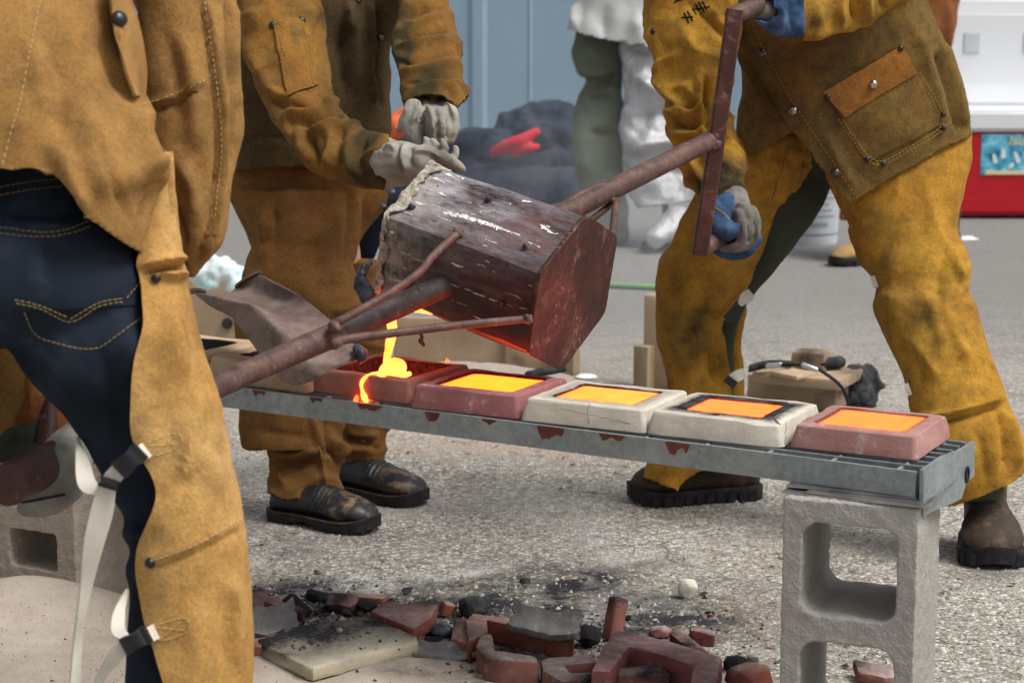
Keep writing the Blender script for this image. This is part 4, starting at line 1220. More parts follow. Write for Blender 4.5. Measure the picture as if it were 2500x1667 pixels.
def L_poly(a, b, w, cut=0.0): return [(0, 0), (a, 0), (a - cut, w), (w, w), (w, b), (0, b - cut)]
def rect(a, b, j=0.0, rr=None):
    rr = rr or random.Random(1); q = lambda: rr.uniform(-j, j)
    return [(q(), q()), (a * .55 + q(), q()), (a + q(), q()), (a + q(), b * .5 + q()), (a + q(), b + q()), (a * .45 + q(), b + q()), (q(), b + q())]
def blobpts(a, b, c, seed, n=26):
    rr = random.Random(seed); out = []
    for _ in range(n):
        v = Vector((rr.gauss(0, 1), rr.gauss(0, 1), rr.gauss(0, 1))).normalized() * rr.uniform(.8, 1.05)
        out.append((v.x * a / 2, v.y * b / 2, v.z * c / 2))
    return out
DG = 'broken mould pieces on the ground'
R_, Wn, Ro, Bk, Wh, Tn = M['broken_red'], M['broken_wine'], M['broken_rose'], M['black_wash'], M['mould_white'], M['mould_tan']
place(hull(blobpts(.075, .06, .045, 3)), 'mould_fragment', 722, 1505, 10, (0, 20), Bk, 'rounded charcoal black fragment beside the red wedge', 'fragment', DG, .6, 14)
place(poly_prism(rect(.085, .018, .004, random.Random(7)), .022), 'mould_fragment', 700, 1522, -34, (14, 6), Wn, 'slanting wine red rim piece over a grey hollow shell', 'fragment', DG, .4, 15, .012)
def shell_frag(a, b, hgt, th, seed):
    bm = bmesh.new(); n1, n2 = 12, 9; rr = random.Random(seed); g1 = []
    for s_ in (0, 1):
        gg = []
        for j in range(n2):
            row = []
            for i in range(n1):
                u, v = i / (n1 - 1) * 2 - 1, j / (n2 - 1) * 2 - 1
                e = 1 + .12 * noise.noise((u * 3 + seed, v * 3, 0))
                z = hgt * (abs(u) ** 3 * .6 + abs(v) ** 3 * .9) + .2 * hgt * noise.noise((u * 1.6, v * 1.6, seed))
                row.append(bm.verts.new((u * a / 2 * e, v * b / 2 * e, z + (th if s_ else 0))))
            gg.append(row)
        g1.append(gg)
    for s_ in (0, 1):
        for j in range(n2 - 1):
            for i in range(n1 - 1):
                q = [g1[s_][j][i], g1[s_][j][i + 1], g1[s_][j + 1][i + 1], g1[s_][j + 1][i]]
                bm.faces.new(q if s_ else q[::-1])
    def side(a_, b_): 
        for k in range(len(a_) - 1): bm.faces.new((a_[k], a_[k + 1], b_[k + 1], b_[k]))
    side(g1[0][0], g1[1][0]); side(g1[1][-1], g1[0][-1])
    side([r[0] for r in g1[1]], [r[0] for r in g1[0]]); side([r[-1] for r in g1[0]], [r[-1] for r in g1[1]])
    return bm
ash = mould('mould_ash', (.12, .115, .11), (.26, .255, .25), (.40, .39, .375), (.55, .54, .52))
place(shell_frag(.085, .06, .03, .008, 2), 'mould_fragment', 668, 1548, 20, (35, -8), ash, 'grey hollow shell fragment propped near the sand', 'fragment', DG, .25, 16)
place(poly_prism(rect(.045, .022, .004, random.Random(8)), .018), 'mould_fragment', 778, 1468, -20, (12, 8), Bk, 'small dark shard with a pink broken end', 'fragment', DG, .5, 17)
place(poly_prism(rect(.055, .035, .006, random.Random(9)), .026), 'mould_fragment', 838, 1490, -14, (30, 4), Wn, 'sooty faced shard with wine red rim', 'fragment', DG, .75, 18)
place(hull(blobpts(.05, .035, .03, 9)), 'mould_fragment', 893, 1494, 30, (10, 0), Bk, 'jagged black shard between two red shards', 'fragment', DG, .6, 19)
place(poly_prism(rect(.06, .02, .005, random.Random(4)), .014), 'mould_fragment', 905, 1470, -8, (4, 3), R_, 'thin orange red chip behind the tile shard', 'fragment', DG, .15, 20)
place(poly_prism(rect(.03, .02, .005, random.Random(10)), .022), 'mould_fragment', 1085, 1502, 35, (12, 20), R_, 'small upright red chip leaning on the dark rock', 'fragment', DG, .3, 21)
place(hull(blobpts(.075, .05, .045, 21)), 'slag_rock', 1158, 1503, 18, (0, 12), M['char'], 'dark rough rock behind the corner of the brick red frame', 'rock', None, 0, 22)
place(hull(blobpts(.055, .04, .03, 5, 40), .005), 'slag_rock', 1076, 1552, 0, (0, 0), M['slag'], 'glossy black slag lump next to the cream slab corner', 'rock', None, 0, 23)
place(hull(blobpts(.045, .04, .03, 31), .004), 'slag_rock', 1056, 1590, 0, (10, 0), Bk, 'dull black half round lump in front of the brick bar', 'rock', None, .5, 26)
place(shell_frag(.11, .045, .012, .01, 4), 'mould_fragment', 1085, 1606, 4, (14, 0), ash, 'flat grey shell with a white lining by the sand edge', 'fragment', DG, .35, 27)
place(poly_prism(rect(.045, .04, .004, random.Random(15)), .036), 'mould_fragment', 635, 1612, 12, (6, 4), R_, 'squat red block fragment against the leather clad shin', 'fragment', DG, .3, 28)
place(hull(blobpts(.055, .035, .028, 17), .003), 'slag_rock', 690, 1622, -14, (0, 10), M['char'], 'jagged black lump beside the squat red block', 'rock', None, .6, 29)
place(hull(blobpts(.055, .05, .045, 41)), 'mould_fragment', 1436, 1578, 20, (10, 10), Bk, 'black wedge fragment between grey shell and upright post', 'fragment', DG, .5, 34)
place(poly_prism(rect(.026, .034, .003, random.Random(19)), .075), 'mould_fragment', 1492, 1562, 20, (-6, 14), Ro, 'upright ash white post shaped fragment', 'fragment', DG, .45, 35)
place(poly_prism(rect(.05, .02, .005, random.Random(24)), .026), 'mould_fragment', 1712, 1572, -16, (8, 8), Wn, 'small wine chip tucked behind the half black bar', 'fragment', DG, .3, 40)
place(hull(blobpts(.045, .03, .03, 51)), 'mould_fragment', 1612, 1556, 0, (8, 0), Ro, 'pale topped chip near the half black bar', 'fragment', DG, .3, 41)
place(hull(blobpts(.06, .045, .035, 53)), 'mould_fragment', 1802, 1640, -30, (0, 10), Bk, 'grey black fragment between wine frame and round red chunk', 'fragment', DG, .5, 42)
place(hull(blobpts(.085, .06, .06, 57, 40), .008), 'mould_fragment', 1828, 1690, 0, (0, 0), R_, 'round red chunk near the grey concrete block', 'fragment', DG, .25, 43)
place(poly_prism(rect(.075, .04, .008, random.Random(27)), .02), 'mould_fragment', 2142, 1662, -10, (10, 6), Ro, 'flat rose chip seen through the hole of the concrete block', 'fragment', DG, .4, 44)
place(hull(blobpts(.042, .034, .046, 61, 30), .005), 'pale_stone', 1679, 1460, 0, (8, 5), M['stone'], 'pale cream stone alone on the pavement', 'stone', None, 0, 45)

def traced(pts, org, sc, h, mat, label, soot_shade, seed, name='mould_fragment', cat='fragment', group=DG, z=0.0, bev=.006, tilt=(0, 0), rough=.0018):
    """a piece lying flat: its top outline measured from the photograph at height z + h"""
    q = [G(org[0] + x * sc, org[1] + y * sc, z + h) for x, y in pts]
    cx = sum(p.x for p in q) / len(q); cy = sum(p.y for p in q) / len(q)
    bm = poly_prism([(p.x - cx, p.y - cy) for p in q], h, bev)
    me = bpy.data.meshes.new(name); bmesh.ops.recalc_face_normals(bm, faces=bm.faces); bm.to_mesh(me); bm.free()
    co = get_co(me); no = get_no(me); co += no * (rough * vnoise(co, 40, seed) + rough * .6 * vnoise(co, 120, seed + 2))[:, None]
    r = np.array(Matrix.Rotation(math.radians(tilt[0]), 3, 'X') @ Matrix.Rotation(math.radians(tilt[1]), 3, 'Y')); co = co @ r.T
    co[:, 2] += -co[:, 2].min() - .003; set_co(me, co)
    rr = random.Random(seed); dv = np.array([rr.uniform(-1, 1), rr.uniform(-1, 1), rr.uniform(.4, 1)]); dv /= np.linalg.norm(dv)
    t = co @ dv; t = (t - t.min()) / (t.max() - t.min() + 1e-9)
    s = np.clip((t - 1 + soot_shade) / .35, 0, 1) * (.75 + .5 * vnoise(co, 30, seed)) + .35 * np.clip(vnoise(co, 18, seed + 9), 0, 1)
    at = me.attributes.new('soot_shade', 'FLOAT', 'POINT'); at.data.foreach_set('value', np.clip(s, 0, 1).astype(np.float32))
    o = link(name, me, mat); autosmooth(o, 45); o.location = (cx, cy, z); return tag(o, label, cat, group)
Z6, S6, Z7, S7 = (600, 1350), .2551, (1100, 1350), .3614
buff = mould('mould_buff', (.43, .375, .26), (.50, .445, .325), (.55, .50, .385), (.16, .155, .15), .35)
traced([(60, 820), (380, 700), (800, 640), (1180, 590), (1480, 720), (1640, 790), (1650, 830), (1000, 990), (640, 1085), (540, 1050), (300, 930)], Z6, S6, .024, buff, 'flat cream slab strewn with sooty crumbs beside the sand', .62, 11, 'mould_slab', 'mould slab', None, .014, .005)
traced([(1190, 545), (1390, 405), (1480, 468), (1560, 474), (1640, 452), (1835, 492), (1770, 610), (1610, 715)], Z6, S6, .026, R_, 'brick red tile shard with a sooty bitten edge leaning on the cream slab', .42, 12, z=.012, bev=.004)
traced([(5, 330), (170, 325), (290, 490), (170, 545), (5, 540)], Z6, S6, .030, R_, 'red wedge fragment touching the leather clad shin', .45, 13)
traced([(1640, 775), (1960, 800), (1945, 850), (1660, 840)], Z6, S6, .020, R_, 'low brick red bar behind the slab corner', .30, 24, bev=.003)
traced([(1990, 612), (2120, 600), (2185, 770), (2150, 850), (1960, 800)], Z6, S6, .030, R_, 'orange red chunk with ash grey top', .45, 25)
traced([(150, 392), (400, 425), (830, 492), (835, 565), (780, 560), (245, 440), (252, 520), (120, 590), (102, 445)], Z7, S7, .042, R_, 'large brick red mould frame corner with clean inner edge', .18, 30, bev=.004)
traced([(200, 535), (285, 525), (300, 640), (585, 682), (592, 725), (400, 712), (235, 690), (172, 620)], Z7, S7, .044, Ro, 'pinkish red mould corner with ash dusted top', .30, 31, bev=.007)
place(shell_frag(.118, .062, .020, .009, 8), 'mould_fragment', 1330, 1598, -14, (20, 6), ash, 'large curled grey shell fragment leaning in the red frame', 'fragment', DG, .3, 32, .030, .004)
rq = random.Random(77)
for k in range(34):
    x, y = (rq.uniform(620, 1000), rq.uniform(1440, 1510)) if k % 3 == 0 else (rq.uniform(1020, 1860), rq.uniform(1490, 1655)); s_ = rq.uniform(.012, .032)
    place(hull(blobpts(s_, s_ * rq.uniform(.5, .9), s_ * rq.uniform(.35, .7), 200 + k, 10), .0008), 'mould_chip', x, y, k * 47, (rq.uniform(-20, 20), rq.uniform(-20, 20)), (R_, Bk, ash, Ro, M['char'])[k % 5], 'small sharp mould chip lying among the larger broken pieces', 'chip', 'small mould chips', .4, 300 + k, -.002, .0012)
traced([(605, 368), (885, 412), (888, 445), (700, 440), (545, 425)], Z7, S7, .030, R_, 'red bar with one black scorch behind the big frame', .30, 33, bev=.004)
traced([(1100, 505), (1200, 512), (1500, 585), (1838, 685), (1800, 870), (1770, 930), (1600, 910), (1640, 745), (1420, 670), (1205, 618), (1160, 680), (1085, 785), (945, 785), (1010, 650)], Z7, S7, .055, Wn, 'wine red rounded mould frame corner with grey spots', .22, 36, bev=.009)
traced([(605, 705), (780, 685), (965, 662), (985, 728), (770, 748), (815, 797), (1090, 790), (1118, 815), (900, 840), (740, 856), (620, 780)], Z7, S7, .036, Ro, 'dusty rose mould corner lying lowest among the pieces', .40, 37, bev=.006)
traced([(1112, 765), (1400, 742), (1470, 775), (1482, 812), (1300, 818), (1130, 812)], Z7, S7, .034, Ro, 'short rose brick with blackened top edge', .50, 38, bev=.006)
traced([(1475, 530), (1545, 492), (1640, 570), (1755, 662), (1690, 672), (1580, 610)], Z7, S7, .036, R_, 'half black half red bar behind the wine frame', .55, 39, bev=.005)
for k, (x, y, s_) in enumerate(((800, 1512, .022), (845, 1505, .032), (880, 1500, .024), (830, 1592, .020), (812, 1580, .012), (930, 1560, .014), (955, 1555, .012), (797, 1552, .020), (1092, 1625, .016), (1130, 1630, .018), (1150, 1640, .016), (1205, 1655, .014), (690, 1540, .02), (775, 1400, .022), (1282, 1422, .03), (1460, 1503, .012), (730, 1605, .014), (770, 1395, .014))):
    onslab = 630 < x < 1010 and 1530 < y < 1625
    place(hull(blobpts(s_, s_ * .7, s_ * .55, 70 + k, 16), .001), 'clinker', x, y, k * 37, (0, 0), M['char'] if k % 3 else ash, 'small clinker pebble among the broken moulds', 'clinker', 'clinker pebbles', .2, 50 + k, (.035 if onslab else -.002), .001)

# fine litter nobody could count: pine needles, grit and chips
d = MB(); rr = random.Random(5)
def scat():
    while True:
        x = rr.uniform(-100, 2560); y = 1000 + 660 * rr.random() ** .8
        w = .25 + .9 * math.exp(-((x - 1930) / 160) ** 2) * (y > 1350) + .8 * math.exp(-((y - 1090) / 60) ** 2) + .7 * math.exp(-((y - 1430) / 60) ** 2) * (x < 1900)
        if rr.random() < w: return G(x, y)
for k in range(2600):
    g = scat(); L_ = rr.uniform(.008, .035) if k % 3 else rr.uniform(.01, .055); a = rr.uniform(0, math.pi)
    t = Vector((math.cos(a), math.sin(a), 0)); z = rr.uniform(.001, .007); w_ = rr.uniform(.0004, .0011)
    n_ = Vector((-t.y, t.x, 0)); p0 = g - t * L_ / 2 + Vector((0, 0, z)); p1 = g + t * L_ / 2 + Vector((0, 0, z + rr.uniform(-.002, .006)))
    d.add([p0 - n_ * w_, p0 + n_ * w_, p1, p0 + Vector((0, 0, .0012))], [(0, 1, 2), (0, 2, 3), (1, 3, 2)])
for k in range(200):
    g = scat(); a = rr.uniform(0, 6.28); L_ = rr.uniform(.004, .013); w_ = L_ * rr.uniform(.3, .6); t = Vector((math.cos(a), math.sin(a), 0)); n_ = Vector((-t.y, t.x, 0)); z = .003
    d.add([g - t * L_ + Vector((0, 0, z)), g + n_ * w_ + Vector((0, 0, z + rr.uniform(0, .006))), g + t * L_ + Vector((0, 0, z + .002)), g - n_ * w_ + Vector((0, 0, z))], [(0, 1, 2), (0, 2, 3)])
o = d.build('ground_litter', M['litter']); kind(o, 'stuff'); tag(o, 'dry pine needles and leaf chips scattered on the pavement', 'litter')
d = MB()
for k in range(3800):
    x = rr.uniform(-60, 2560); y = 1010 + 650 * rr.random(); g = G(x, y); s_ = rr.uniform(.0025, .0075) * (1.5 if rr.random() < .06 else 1)
    a = rr.uniform(0, 6); vs = []
    for i in range(5):
        t = a + i * 1.257; q = s_ * rr.uniform(.7, 1.2); vs.append(g + Vector((math.cos(t) * q, math.sin(t) * q, -.001)))
    vs += [g + Vector((rr.uniform(-.3, .3) * s_, rr.uniform(-.3, .3) * s_, s_ * rr.uniform(.5, .9)))]
    d.add(vs, [(0, 1, 5), (1, 2, 5), (2, 3, 5), (3, 4, 5), (4, 0, 5)])
o = d.build('gravel', M['pebble']); kind(o, 'stuff'); tag(o, 'loose pale gravel bedded in the pavement surface', 'gravel')

d = MB()
for k in range(1500):
    if k % 2: x, y = rr.gauss(1250, 330), rr.gauss(1540, 45)
    else: x, y = rr.gauss(760, 130), rr.gauss(1520, 50)
    if x < 600 or x > 1880 or y < 1360: continue
    if (x - 815) ** 2 / 190 ** 2 + (y - 1575) ** 2 / 45 ** 2 < 1 and (rr.random() < .55 or y > 1590): continue
    zb = .036 if (x - 815) ** 2 / 170 ** 2 + (y - 1575) ** 2 / 40 ** 2 < 1 else 0
    g = G(x, y, zb); s_ = rr.uniform(.0015, .0055) * (1.7 if rr.random() < .08 else 1); a = rr.uniform(0, 6); vs = []
    for i in range(5):
        t = a + i * 1.257; q = s_ * rr.uniform(.6, 1.3); vs.append(g + Vector((math.cos(t) * q, math.sin(t) * q, -.001)))
    vs += [g + Vector((rr.uniform(-.3, .3) * s_, rr.uniform(-.3, .3) * s_, s_ * rr.uniform(.5, 1.1)))]
    d.add(vs, [(0, 1, 5), (1, 2, 5), (2, 3, 5), (3, 4, 5), (4, 0, 5)])
o = d.build('charcoal_crumbs', M['char']); kind(o, 'stuff'); tag(o, 'black charcoal crumbs strewn among the broken moulds', 'charcoal')

sbv = BVHTree.FromPolygons([v.co for v in sand.data.vertices], [q.vertices for q in sand.data.polygons]); d = MB()
for k in range(520):
    x, y = rr.uniform(-40, 1080), rr.uniform(1470, 1680); h = sbv.ray_cast(CAM, (P(x, y, 1) - CAM).normalized())
    if h[0] is None or h[0].z < .001: continue
    g = h[0]; s_ = rr.uniform(.0008, .0026) * (2.2 if rr.random() < .06 else 1); vs = [g + Vector((math.cos(i * 1.257) * s_ * rr.uniform(.6, 1.3), math.sin(i * 1.257) * s_ * rr.uniform(.6, 1.3), -.0008)) for i in range(5)] + [g + Vector((0, 0, s_ * rr.uniform(.5, 1.1)))]
    d.add(vs, [(0, 1, 5), (1, 2, 5), (2, 3, 5), (3, 4, 5), (4, 0, 5)])
o = d.build('sand_grit', M['litter']); kind(o, 'stuff'); tag(o, 'dark grit and crumbs scattered over the tan sand', 'grit')

# ------------------------------------------------------------------ middle ground
def slabbox(name, fl, fr, dep, h, mat, label, cat, soot_shade=0.0, seed=0, bev=.008, z=0.0, parent=None, blob=None):
    A = G(*fl, z); B = G(*fr, z); u = (B - A).normalized(); v = Vector((-u.y, u.x, 0)); L_ = (B - A).length
    bm = poly_prism([(0, 0), (L_, 0), (L_, dep), (0, dep)], h, bev)
    me = bpy.data.meshes.new(name); bm.to_mesh(me); bm.free()
    co = get_co(me); no = get_no(me); co += no * (.002 * vnoise(co, 25, seed))[:, None]; set_co(me, co)
    wco = np.array(A)[None] + co[:, :1] * np.array(u) + co[:, 1:2] * np.array(v) + co[:, 2:] * np.array((0, 0, 1.))
    px, py, c = proj(wco); s = np.zeros(len(co))
    for x, y, r, k in (blob or ()): s += k * np.exp(-(np.hypot(px - x, py - y) / r) ** 2)
    at = me.attributes.new('soot_shade', 'FLOAT', 'POINT'); at.data.foreach_set('value', np.clip(s, 0, 1).astype(np.float32))
    o = link(name, me, mat); autosmooth(o, 40)
    Mw = Matrix(((u.x, v.x, 0, A.x), (u.y, v.y, 0, A.y), (0, 0, 1, z), (0, 0, 0, 1)))
    if parent is not None:
        o.parent = parent; o.matrix_parent_inverse = PINV[parent.name]
    o.matrix_basis = Mw
    if label: tag(o, label, cat)
    return o
# strapped two part mould between the legs
st = thing('strapped_mould', G(1930, 1000), 'tan block mould strapped with black cable and taped, smoking sprue on top', 'mould')
slabbox('lower_half', (1822, 985), (2040, 1008), .30, .085, M['card'], None, None, seed=1, parent=st, blob=[(2060, 960, 50, .7)])
slabbox('upper_half', (1834, 935), (2052, 955), .20, .030, M['card'], None, None, seed=2, parent=st, z=.075, blob=[(2080, 900, 40, .8), (1900, 880, 40, .5)])
sb = slabbox('sprue', (1928, 905), (2012, 912), .075, .055, M['card'], None, None, seed=3, parent=st, z=.10, blob=[(1985, 848, 40, 1.0), (1962, 880, 22, .6)], bev=.012)
slabbox('wedge', (1880, 918), (1945, 930), .09, .014, M['mould_tan'], None, None, seed=4, parent=st, z=.10)
d = MB(); d.tube([(1830, 905, 5.42, .005), (1870, 895, 5.33, .005), (1920, 890, 5.26, .005), (1980, 893, 5.24, .005), (2020, 915, 5.22, .005), (2055, 945, 5.22, .005), (2072, 985, 5.24, .005)], 10, 4); d.build('cable', M['cable'], st, 60)
for a in (((1875, 893, 5.315, .0072), (1905, 890, 5.275, .0072)), ((1962, 891, 5.235, .0072), (1992, 902, 5.225, .0072))):
    d = MB(); d.tube(list(a), 10, 1); d.build('tape', M['tape'], st, 60)
d = MB(); d.tube([(1836, 897, 5.36, .010), (1880, 888, 5.36, .011), (1930, 888, 5.38, .009)], 10, 3); d.build('black_scrap', M['char'], st, 60)
d = MB(); d.tube([(2010, 887, 5.40, .016), (2050, 884, 5.42, .018)], 8, 2); d.build('black_scrap', M['char'], st, 60)
# charred timber lying beside it
cw = thing('charred_timber', G(2080, 1005), 'charred timber stub with burnt black end beside the strapped mould', 'timber')
slabbox('plank', (2010, 1006), (2085, 985), .14, .05, M['card'], None, None, seed=6, parent=cw, blob=[(2080, 960, 50, 1.0), (2050, 990, 40, .7)], bev=.006)
d = MB()
for k in range(9):
    r2 = random.Random(k); d.tube([(2095 + r2.uniform(-22, 22), 950 + r2.uniform(-45, 40), 5.45, .03), (2115 + r2.uniform(-15, 15), 935 + r2.uniform(-30, 40), 5.5, .028)], 10, 1)
d.tube([(2130, 940, 5.5, .016), (2152, 942, 5.5, .010)], 8, 1)
me = remesh(d, .008, 1); co = get_co(me); no = get_no(me); co += no * (.008 * vnoise(co, 30, 3))[:, None]; co[:, 2] = np.maximum(co[:, 2], .001); set_co(me, co); smooth(me); link('burnt_end', me, M['char'], cw)
# upright tan half mould behind the leg
slabbox('mould_half', (1568, 948), (1680, 956), .06, .275, M['card'], 'upright sooty tan mould half standing behind the yellow leather leg', 'mould', seed=8, bev=.012, blob=[(1640, 900, 60, .45), (1585, 800, 8, .6), (1600, 740, 8, .6), (1580, 870, 10, .7)])
slabbox('timber_prop', (1545, 952), (1580, 956), .05, .13, M['wood'], 'short pale timber prop leaning by the upright mould half', 'timber', seed=9, bev=.004)
# shallow box of sand behind the grating
bx = thing('sand_box', G(1180, 930), 'worn tan box half full of grey sand behind the grating', 'box')
slabbox('box_wall', (960, 895), (1330, 905), .02, .155, M['card'], None, None, seed=10, parent=bx, blob=[(1100, 800, 60, .3), (1200, 830, 60, .3)], z=.0)
slabbox('box_wall', (1232, 905), (1345, 910), .03, .13, M['card'], None, None, seed=11, parent=bx, blob=[(1262, 880, 14, .6)], z=.0)
d = MB(); n1, n2 = 26, 12; rows_ = []
c0 = G(1130, 930)
for j in range(n2):
    row = []
    for i in range(n1):
        u, v = i / (n1 - 1) * 2 - 1, j / (n2 - 1) * 2 - 1
        h_ = .075 * max(0, (1 - u * u) * (1 - v * v)) ** .8 + .012 * noise.noise((u * 4, v * 4, 2)) - .006
        row.append(Vector((c0.x + u * .34, c0.y + v * .22 - .1, h_)))
    rows_.append(row)
d.rings(rows_, closed=False); q = d.build('sand_heap', M['sand']); smooth(q.data); kind(q, 'stuff'); tag(q, 'low heap of dirty sand spilled in front of the worn tan box', 'sand')
slabbox('wood_block', (1338, 912), (1400, 918), .05, .075, M['wood'], 'small brown wooden block under the ladle base plate', 'wood block', seed=12, bev=.004)
d = MB(); d.tube([(1395, 925, 5.75, .05), (1440, 922, 5.75, .05)], 14, 1); q = None
d = MB(); g = G(1432, 922); d.rings([[g + Vector((math.cos(t * .3927) * r, math.sin(t * .3927) * r, z)) for t in range(16)] for r, z in ((.03, .001), (.032, .004), (.025, .008), (.01, .009))])
o = d.build('paper_plate', M['paper'], None, 60); tag(o, 'small white disc lying on the ground by the wooden block', 'plate')
d = MB(); d.tube([(1290, 915, 5.6, .012), (1345, 905, 5.6, .012), (1375, 900, 5.62, .010)], 8, 3); o = d.build('iron_bar', M['char'], None, 60); tag(o, 'short dark iron bar lying before the wooden block', 'bar')
d = MB(); d.tube([(1430, 700, 8.0, .011), (1500, 703, 7.2, .010), (1570, 706, 6.6, .009), (1640, 708, 6.2, .009)], 8, 3)
for i in range(len(d.v)): d.v[i] = (d.v[i][0], d.v[i][1], d.v[i][2])
gp = [G(1380, 700), G(1480, 703), G(1580, 708), G(1700, 712)]
d = MB(); d.tube([(p + Vector((0, 0, .012)), .012) for p in gp], 8, 3, True, True); o = d.build('green_hose', M['green'], None, 60); tag(o, 'thin green hose on the ground behind the upright mould half', 'hose')

# things on the far left behind the bent sheet
lb = thing('tan_box', G(600, 860), 'plain tan box with a round black hole behind the bent sheet', 'box')
slabbox('box_body', (420, 858), (660, 868), .3, .24, M['card'], None, None, seed=14, parent=lb, bev=.004)
p0 = P(558, 786, depth(G(558, 862)) - .0); d = MB()
gg = G(558, 863); d.rings([[Vector((gg.x + math.cos(t * .5236) * .018, gg.y - .004 - yy, P(558, 786, depth(gg)).z + math.sin(t * .5236) * .018)) for t in range(12)] for yy in (0.012, -.01)])
d.build('round_hole', M['char'], lb)
d = MB(); gg = G(500, 852); d.tube([(Vector((gg.x, gg.y - .06, 0)), .008), (Vector((gg.x, gg.y - .06, .42)), .008)], 10, 1, True, True); o = d.build('steel_rod', M['rod'], None, 60); tag(o, 'upright grey steel rod before the tan box', 'rod')
d = MB()
for k in range(16):
    r2 = random.Random(k + 5); x = 470 + r2.random() * 110; y = 700 - 60 * math.sin((x - 455) / 140 * math.pi) * r2.random() - 4
    d.tube([(x, y, 5.9, .035 * r2.uniform(.5, 1)), (x + r2.uniform(-25, 25), y + r2.uniform(-15, 15), 5.95, .03 * r2.uniform(.5, 1))], 8, 1)
me = remesh(d, .008, 2); co = get_co(me); no = get_no(me); co += no * (.010 * vnoise(co, 28, 3))[:, None]; zmin = .245; co[:, 2] = np.maximum(co[:, 2], zmin); set_co(me, co); smooth(me)
o = link('plastic_bag', me, M['bag']); tag(o, 'crumpled white and teal plastic bag on the tan box', 'bag')

# ------------------------------------------------------------------ background
# cooler with open lid
cg = G(2330, 535); cw_ = .95
cool = thing('cooler', (cg.x + cw_ / 2, cg.y + .25, 0), 'red and white cooler with its white lid standing open', 'cooler')
def rbox(name, c, half, bev, mat, parent, rot=None):
    bm = bmesh.new(); bmesh.ops.create_cube(bm, size=2)
    for v in bm.verts: v.co = Vector((v.co.x * half[0], v.co.y * half[1], v.co.z * half[2]))
    bmesh.ops.bevel(bm, geom=list(bm.edges), offset=bev, segments=3, affect='EDGES')
    if rot: bmesh.ops.rotate(bm, verts=bm.verts, cent=(0, 0, 0), matrix=rot)
    bmesh.ops.translate(bm, verts=bm.verts, vec=Vector(c))
    me = bpy.data.meshes.new(name); bm.to_mesh(me); bm.free(); o = link(name, me, mat, parent); autosmooth(o, 40); return o
rbox('body', (cg.x + cw_ / 2, cg.y + .25, .24), (cw_ / 2, .25, .22), .02, M['cred'], cool)
rbox('base', (cg.x + cw_ / 2, cg.y + .255, .075), (cw_ / 2 + .012, .262, .055), .02, M['cred'], cool)
rbox('foot', (cg.x + cw_ / 2, cg.y + .255, .012), (cw_ / 2 - .03, .23, .012), .006, M['char'], cool)
rbox('rim', (cg.x + cw_ / 2, cg.y + .25, .508), (cw_ / 2 + .008, .262, .055), .018, M['cwhite'], cool)
lid = rbox('lid', (cg.x + cw_ / 2, cg.y + .50, .85), (cw_ / 2 + .006, .03, .29), .02, M['cwhite'], cool, Matrix.Rotation(math.radians(-6), 3, 'X'))
for sx in (.05, .37, .69):
    for zc in (.70, .90):
        rbox('lid_recess', (cg.x + .11 + sx, cg.y + .462 - (zc - .8) * .1, zc), (.045, .006, .055), .005, M['bucket'], lid if False else cool)
rbox('lid_rib', (cg.x + cw_ / 2, cg.y + .462, .80), (cw_ / 2 - .04, .010, .255), .008, M['cwhite'], cool)
stk = rbox('sticker', (cg.x + .36, cg.y - .001, .335), (.235, .003, .105), .002, M['sticker'], cool)
rbox('sticker_band', (cg.x + .36, cg.y - .005, .242), (.21, .002, .010), .001, M['stickertext'], cool)
def text(s, loc, size, mat, parent, rx=math.pi / 2, rz=0.0, shear=0.0, name='lettering'):
    cu = bpy.data.curves.new(name, 'FONT'); cu.body = s; cu.size = size; cu.extrude = .0012; cu.shear = shear
    t = bpy.data.objects.new('tmp', cu); COL.objects.link(t); dg = bpy.context.evaluated_depsgraph_get(); dg.update()
    me = bpy.data.meshes.new_from_object(t.evaluated_get(dg)); bpy.data.objects.remove(t)
    me.transform(Matrix.Translation(loc) @ Matrix.Rotation(rz, 4, 'Z') @ Matrix.Rotation(rx, 4, 'X'))
    me.materials.clear(); return link(name, me, mat, parent)
text('Island', (cg.x + .26, cg.y - .006, .385), .07, M['stickertext'], cool, shear=.25)
d = MB(); rr = random.Random(3)
for k in range(7):
    x = cg.x + .20 + k * .04; z = .30 + .03 * math.sin(k * 2.1); d.tube([(Vector((x, cg.y - .005, z)), .012), (Vector((x + rr.uniform(-.02, .03), cg.y - .005, z + rr.uniform(.01, .05))), .008)], 6, 1, True, True)
for i, v in enumerate(d.v): d.v[i] = (v[0], cg.y - .0045 + (v[1] - cg.y) * .05, v[2])
d.build('sticker_picture', M['bag'], cool)

# white pail
pg = G(1985, 600); pail = thing('pail', pg, 'white plastic pail with faint printing and a blue line', 'pail')
pr = .145
d = MB(); d.rings([[Vector((pg.x + math.cos(t * math.pi / 18) * r, pg.y + pr + math.sin(t * math.pi / 18) * r, z)) for t in range(36)] for r, z in ((pr * .9, 0), (pr * .93, .02), (pr * 1.0, .34), (pr * 1.06, .34), (pr * 1.06, .37), (pr * .98, .37), (pr * .9, .05))])
d.build('body', M['bucket'], pail, 40)
def band(z0, z1, a0, a1, mat, name):
    d = MB(); rs = []
    for k in range(13):
        t = math.radians(a0 + (a1 - a0) * k / 12); r0 = pr * (.93 + .07 * (z0 - .02) / .32) + .0015; r1 = pr * (.93 + .07 * (z1 - .02) / .32) + .0015
        rs.append([Vector((pg.x + math.cos(t) * r0, pg.y + pr + math.sin(t) * r0, z0)), Vector((pg.x + math.cos(t) * r1, pg.y + pr + math.sin(t) * r1, z1))])
    d.rings(rs, closed=False); d.build(name, mat, pail)
band(.045, .050, 180, 360, M['inkblue'], 'blue_line')
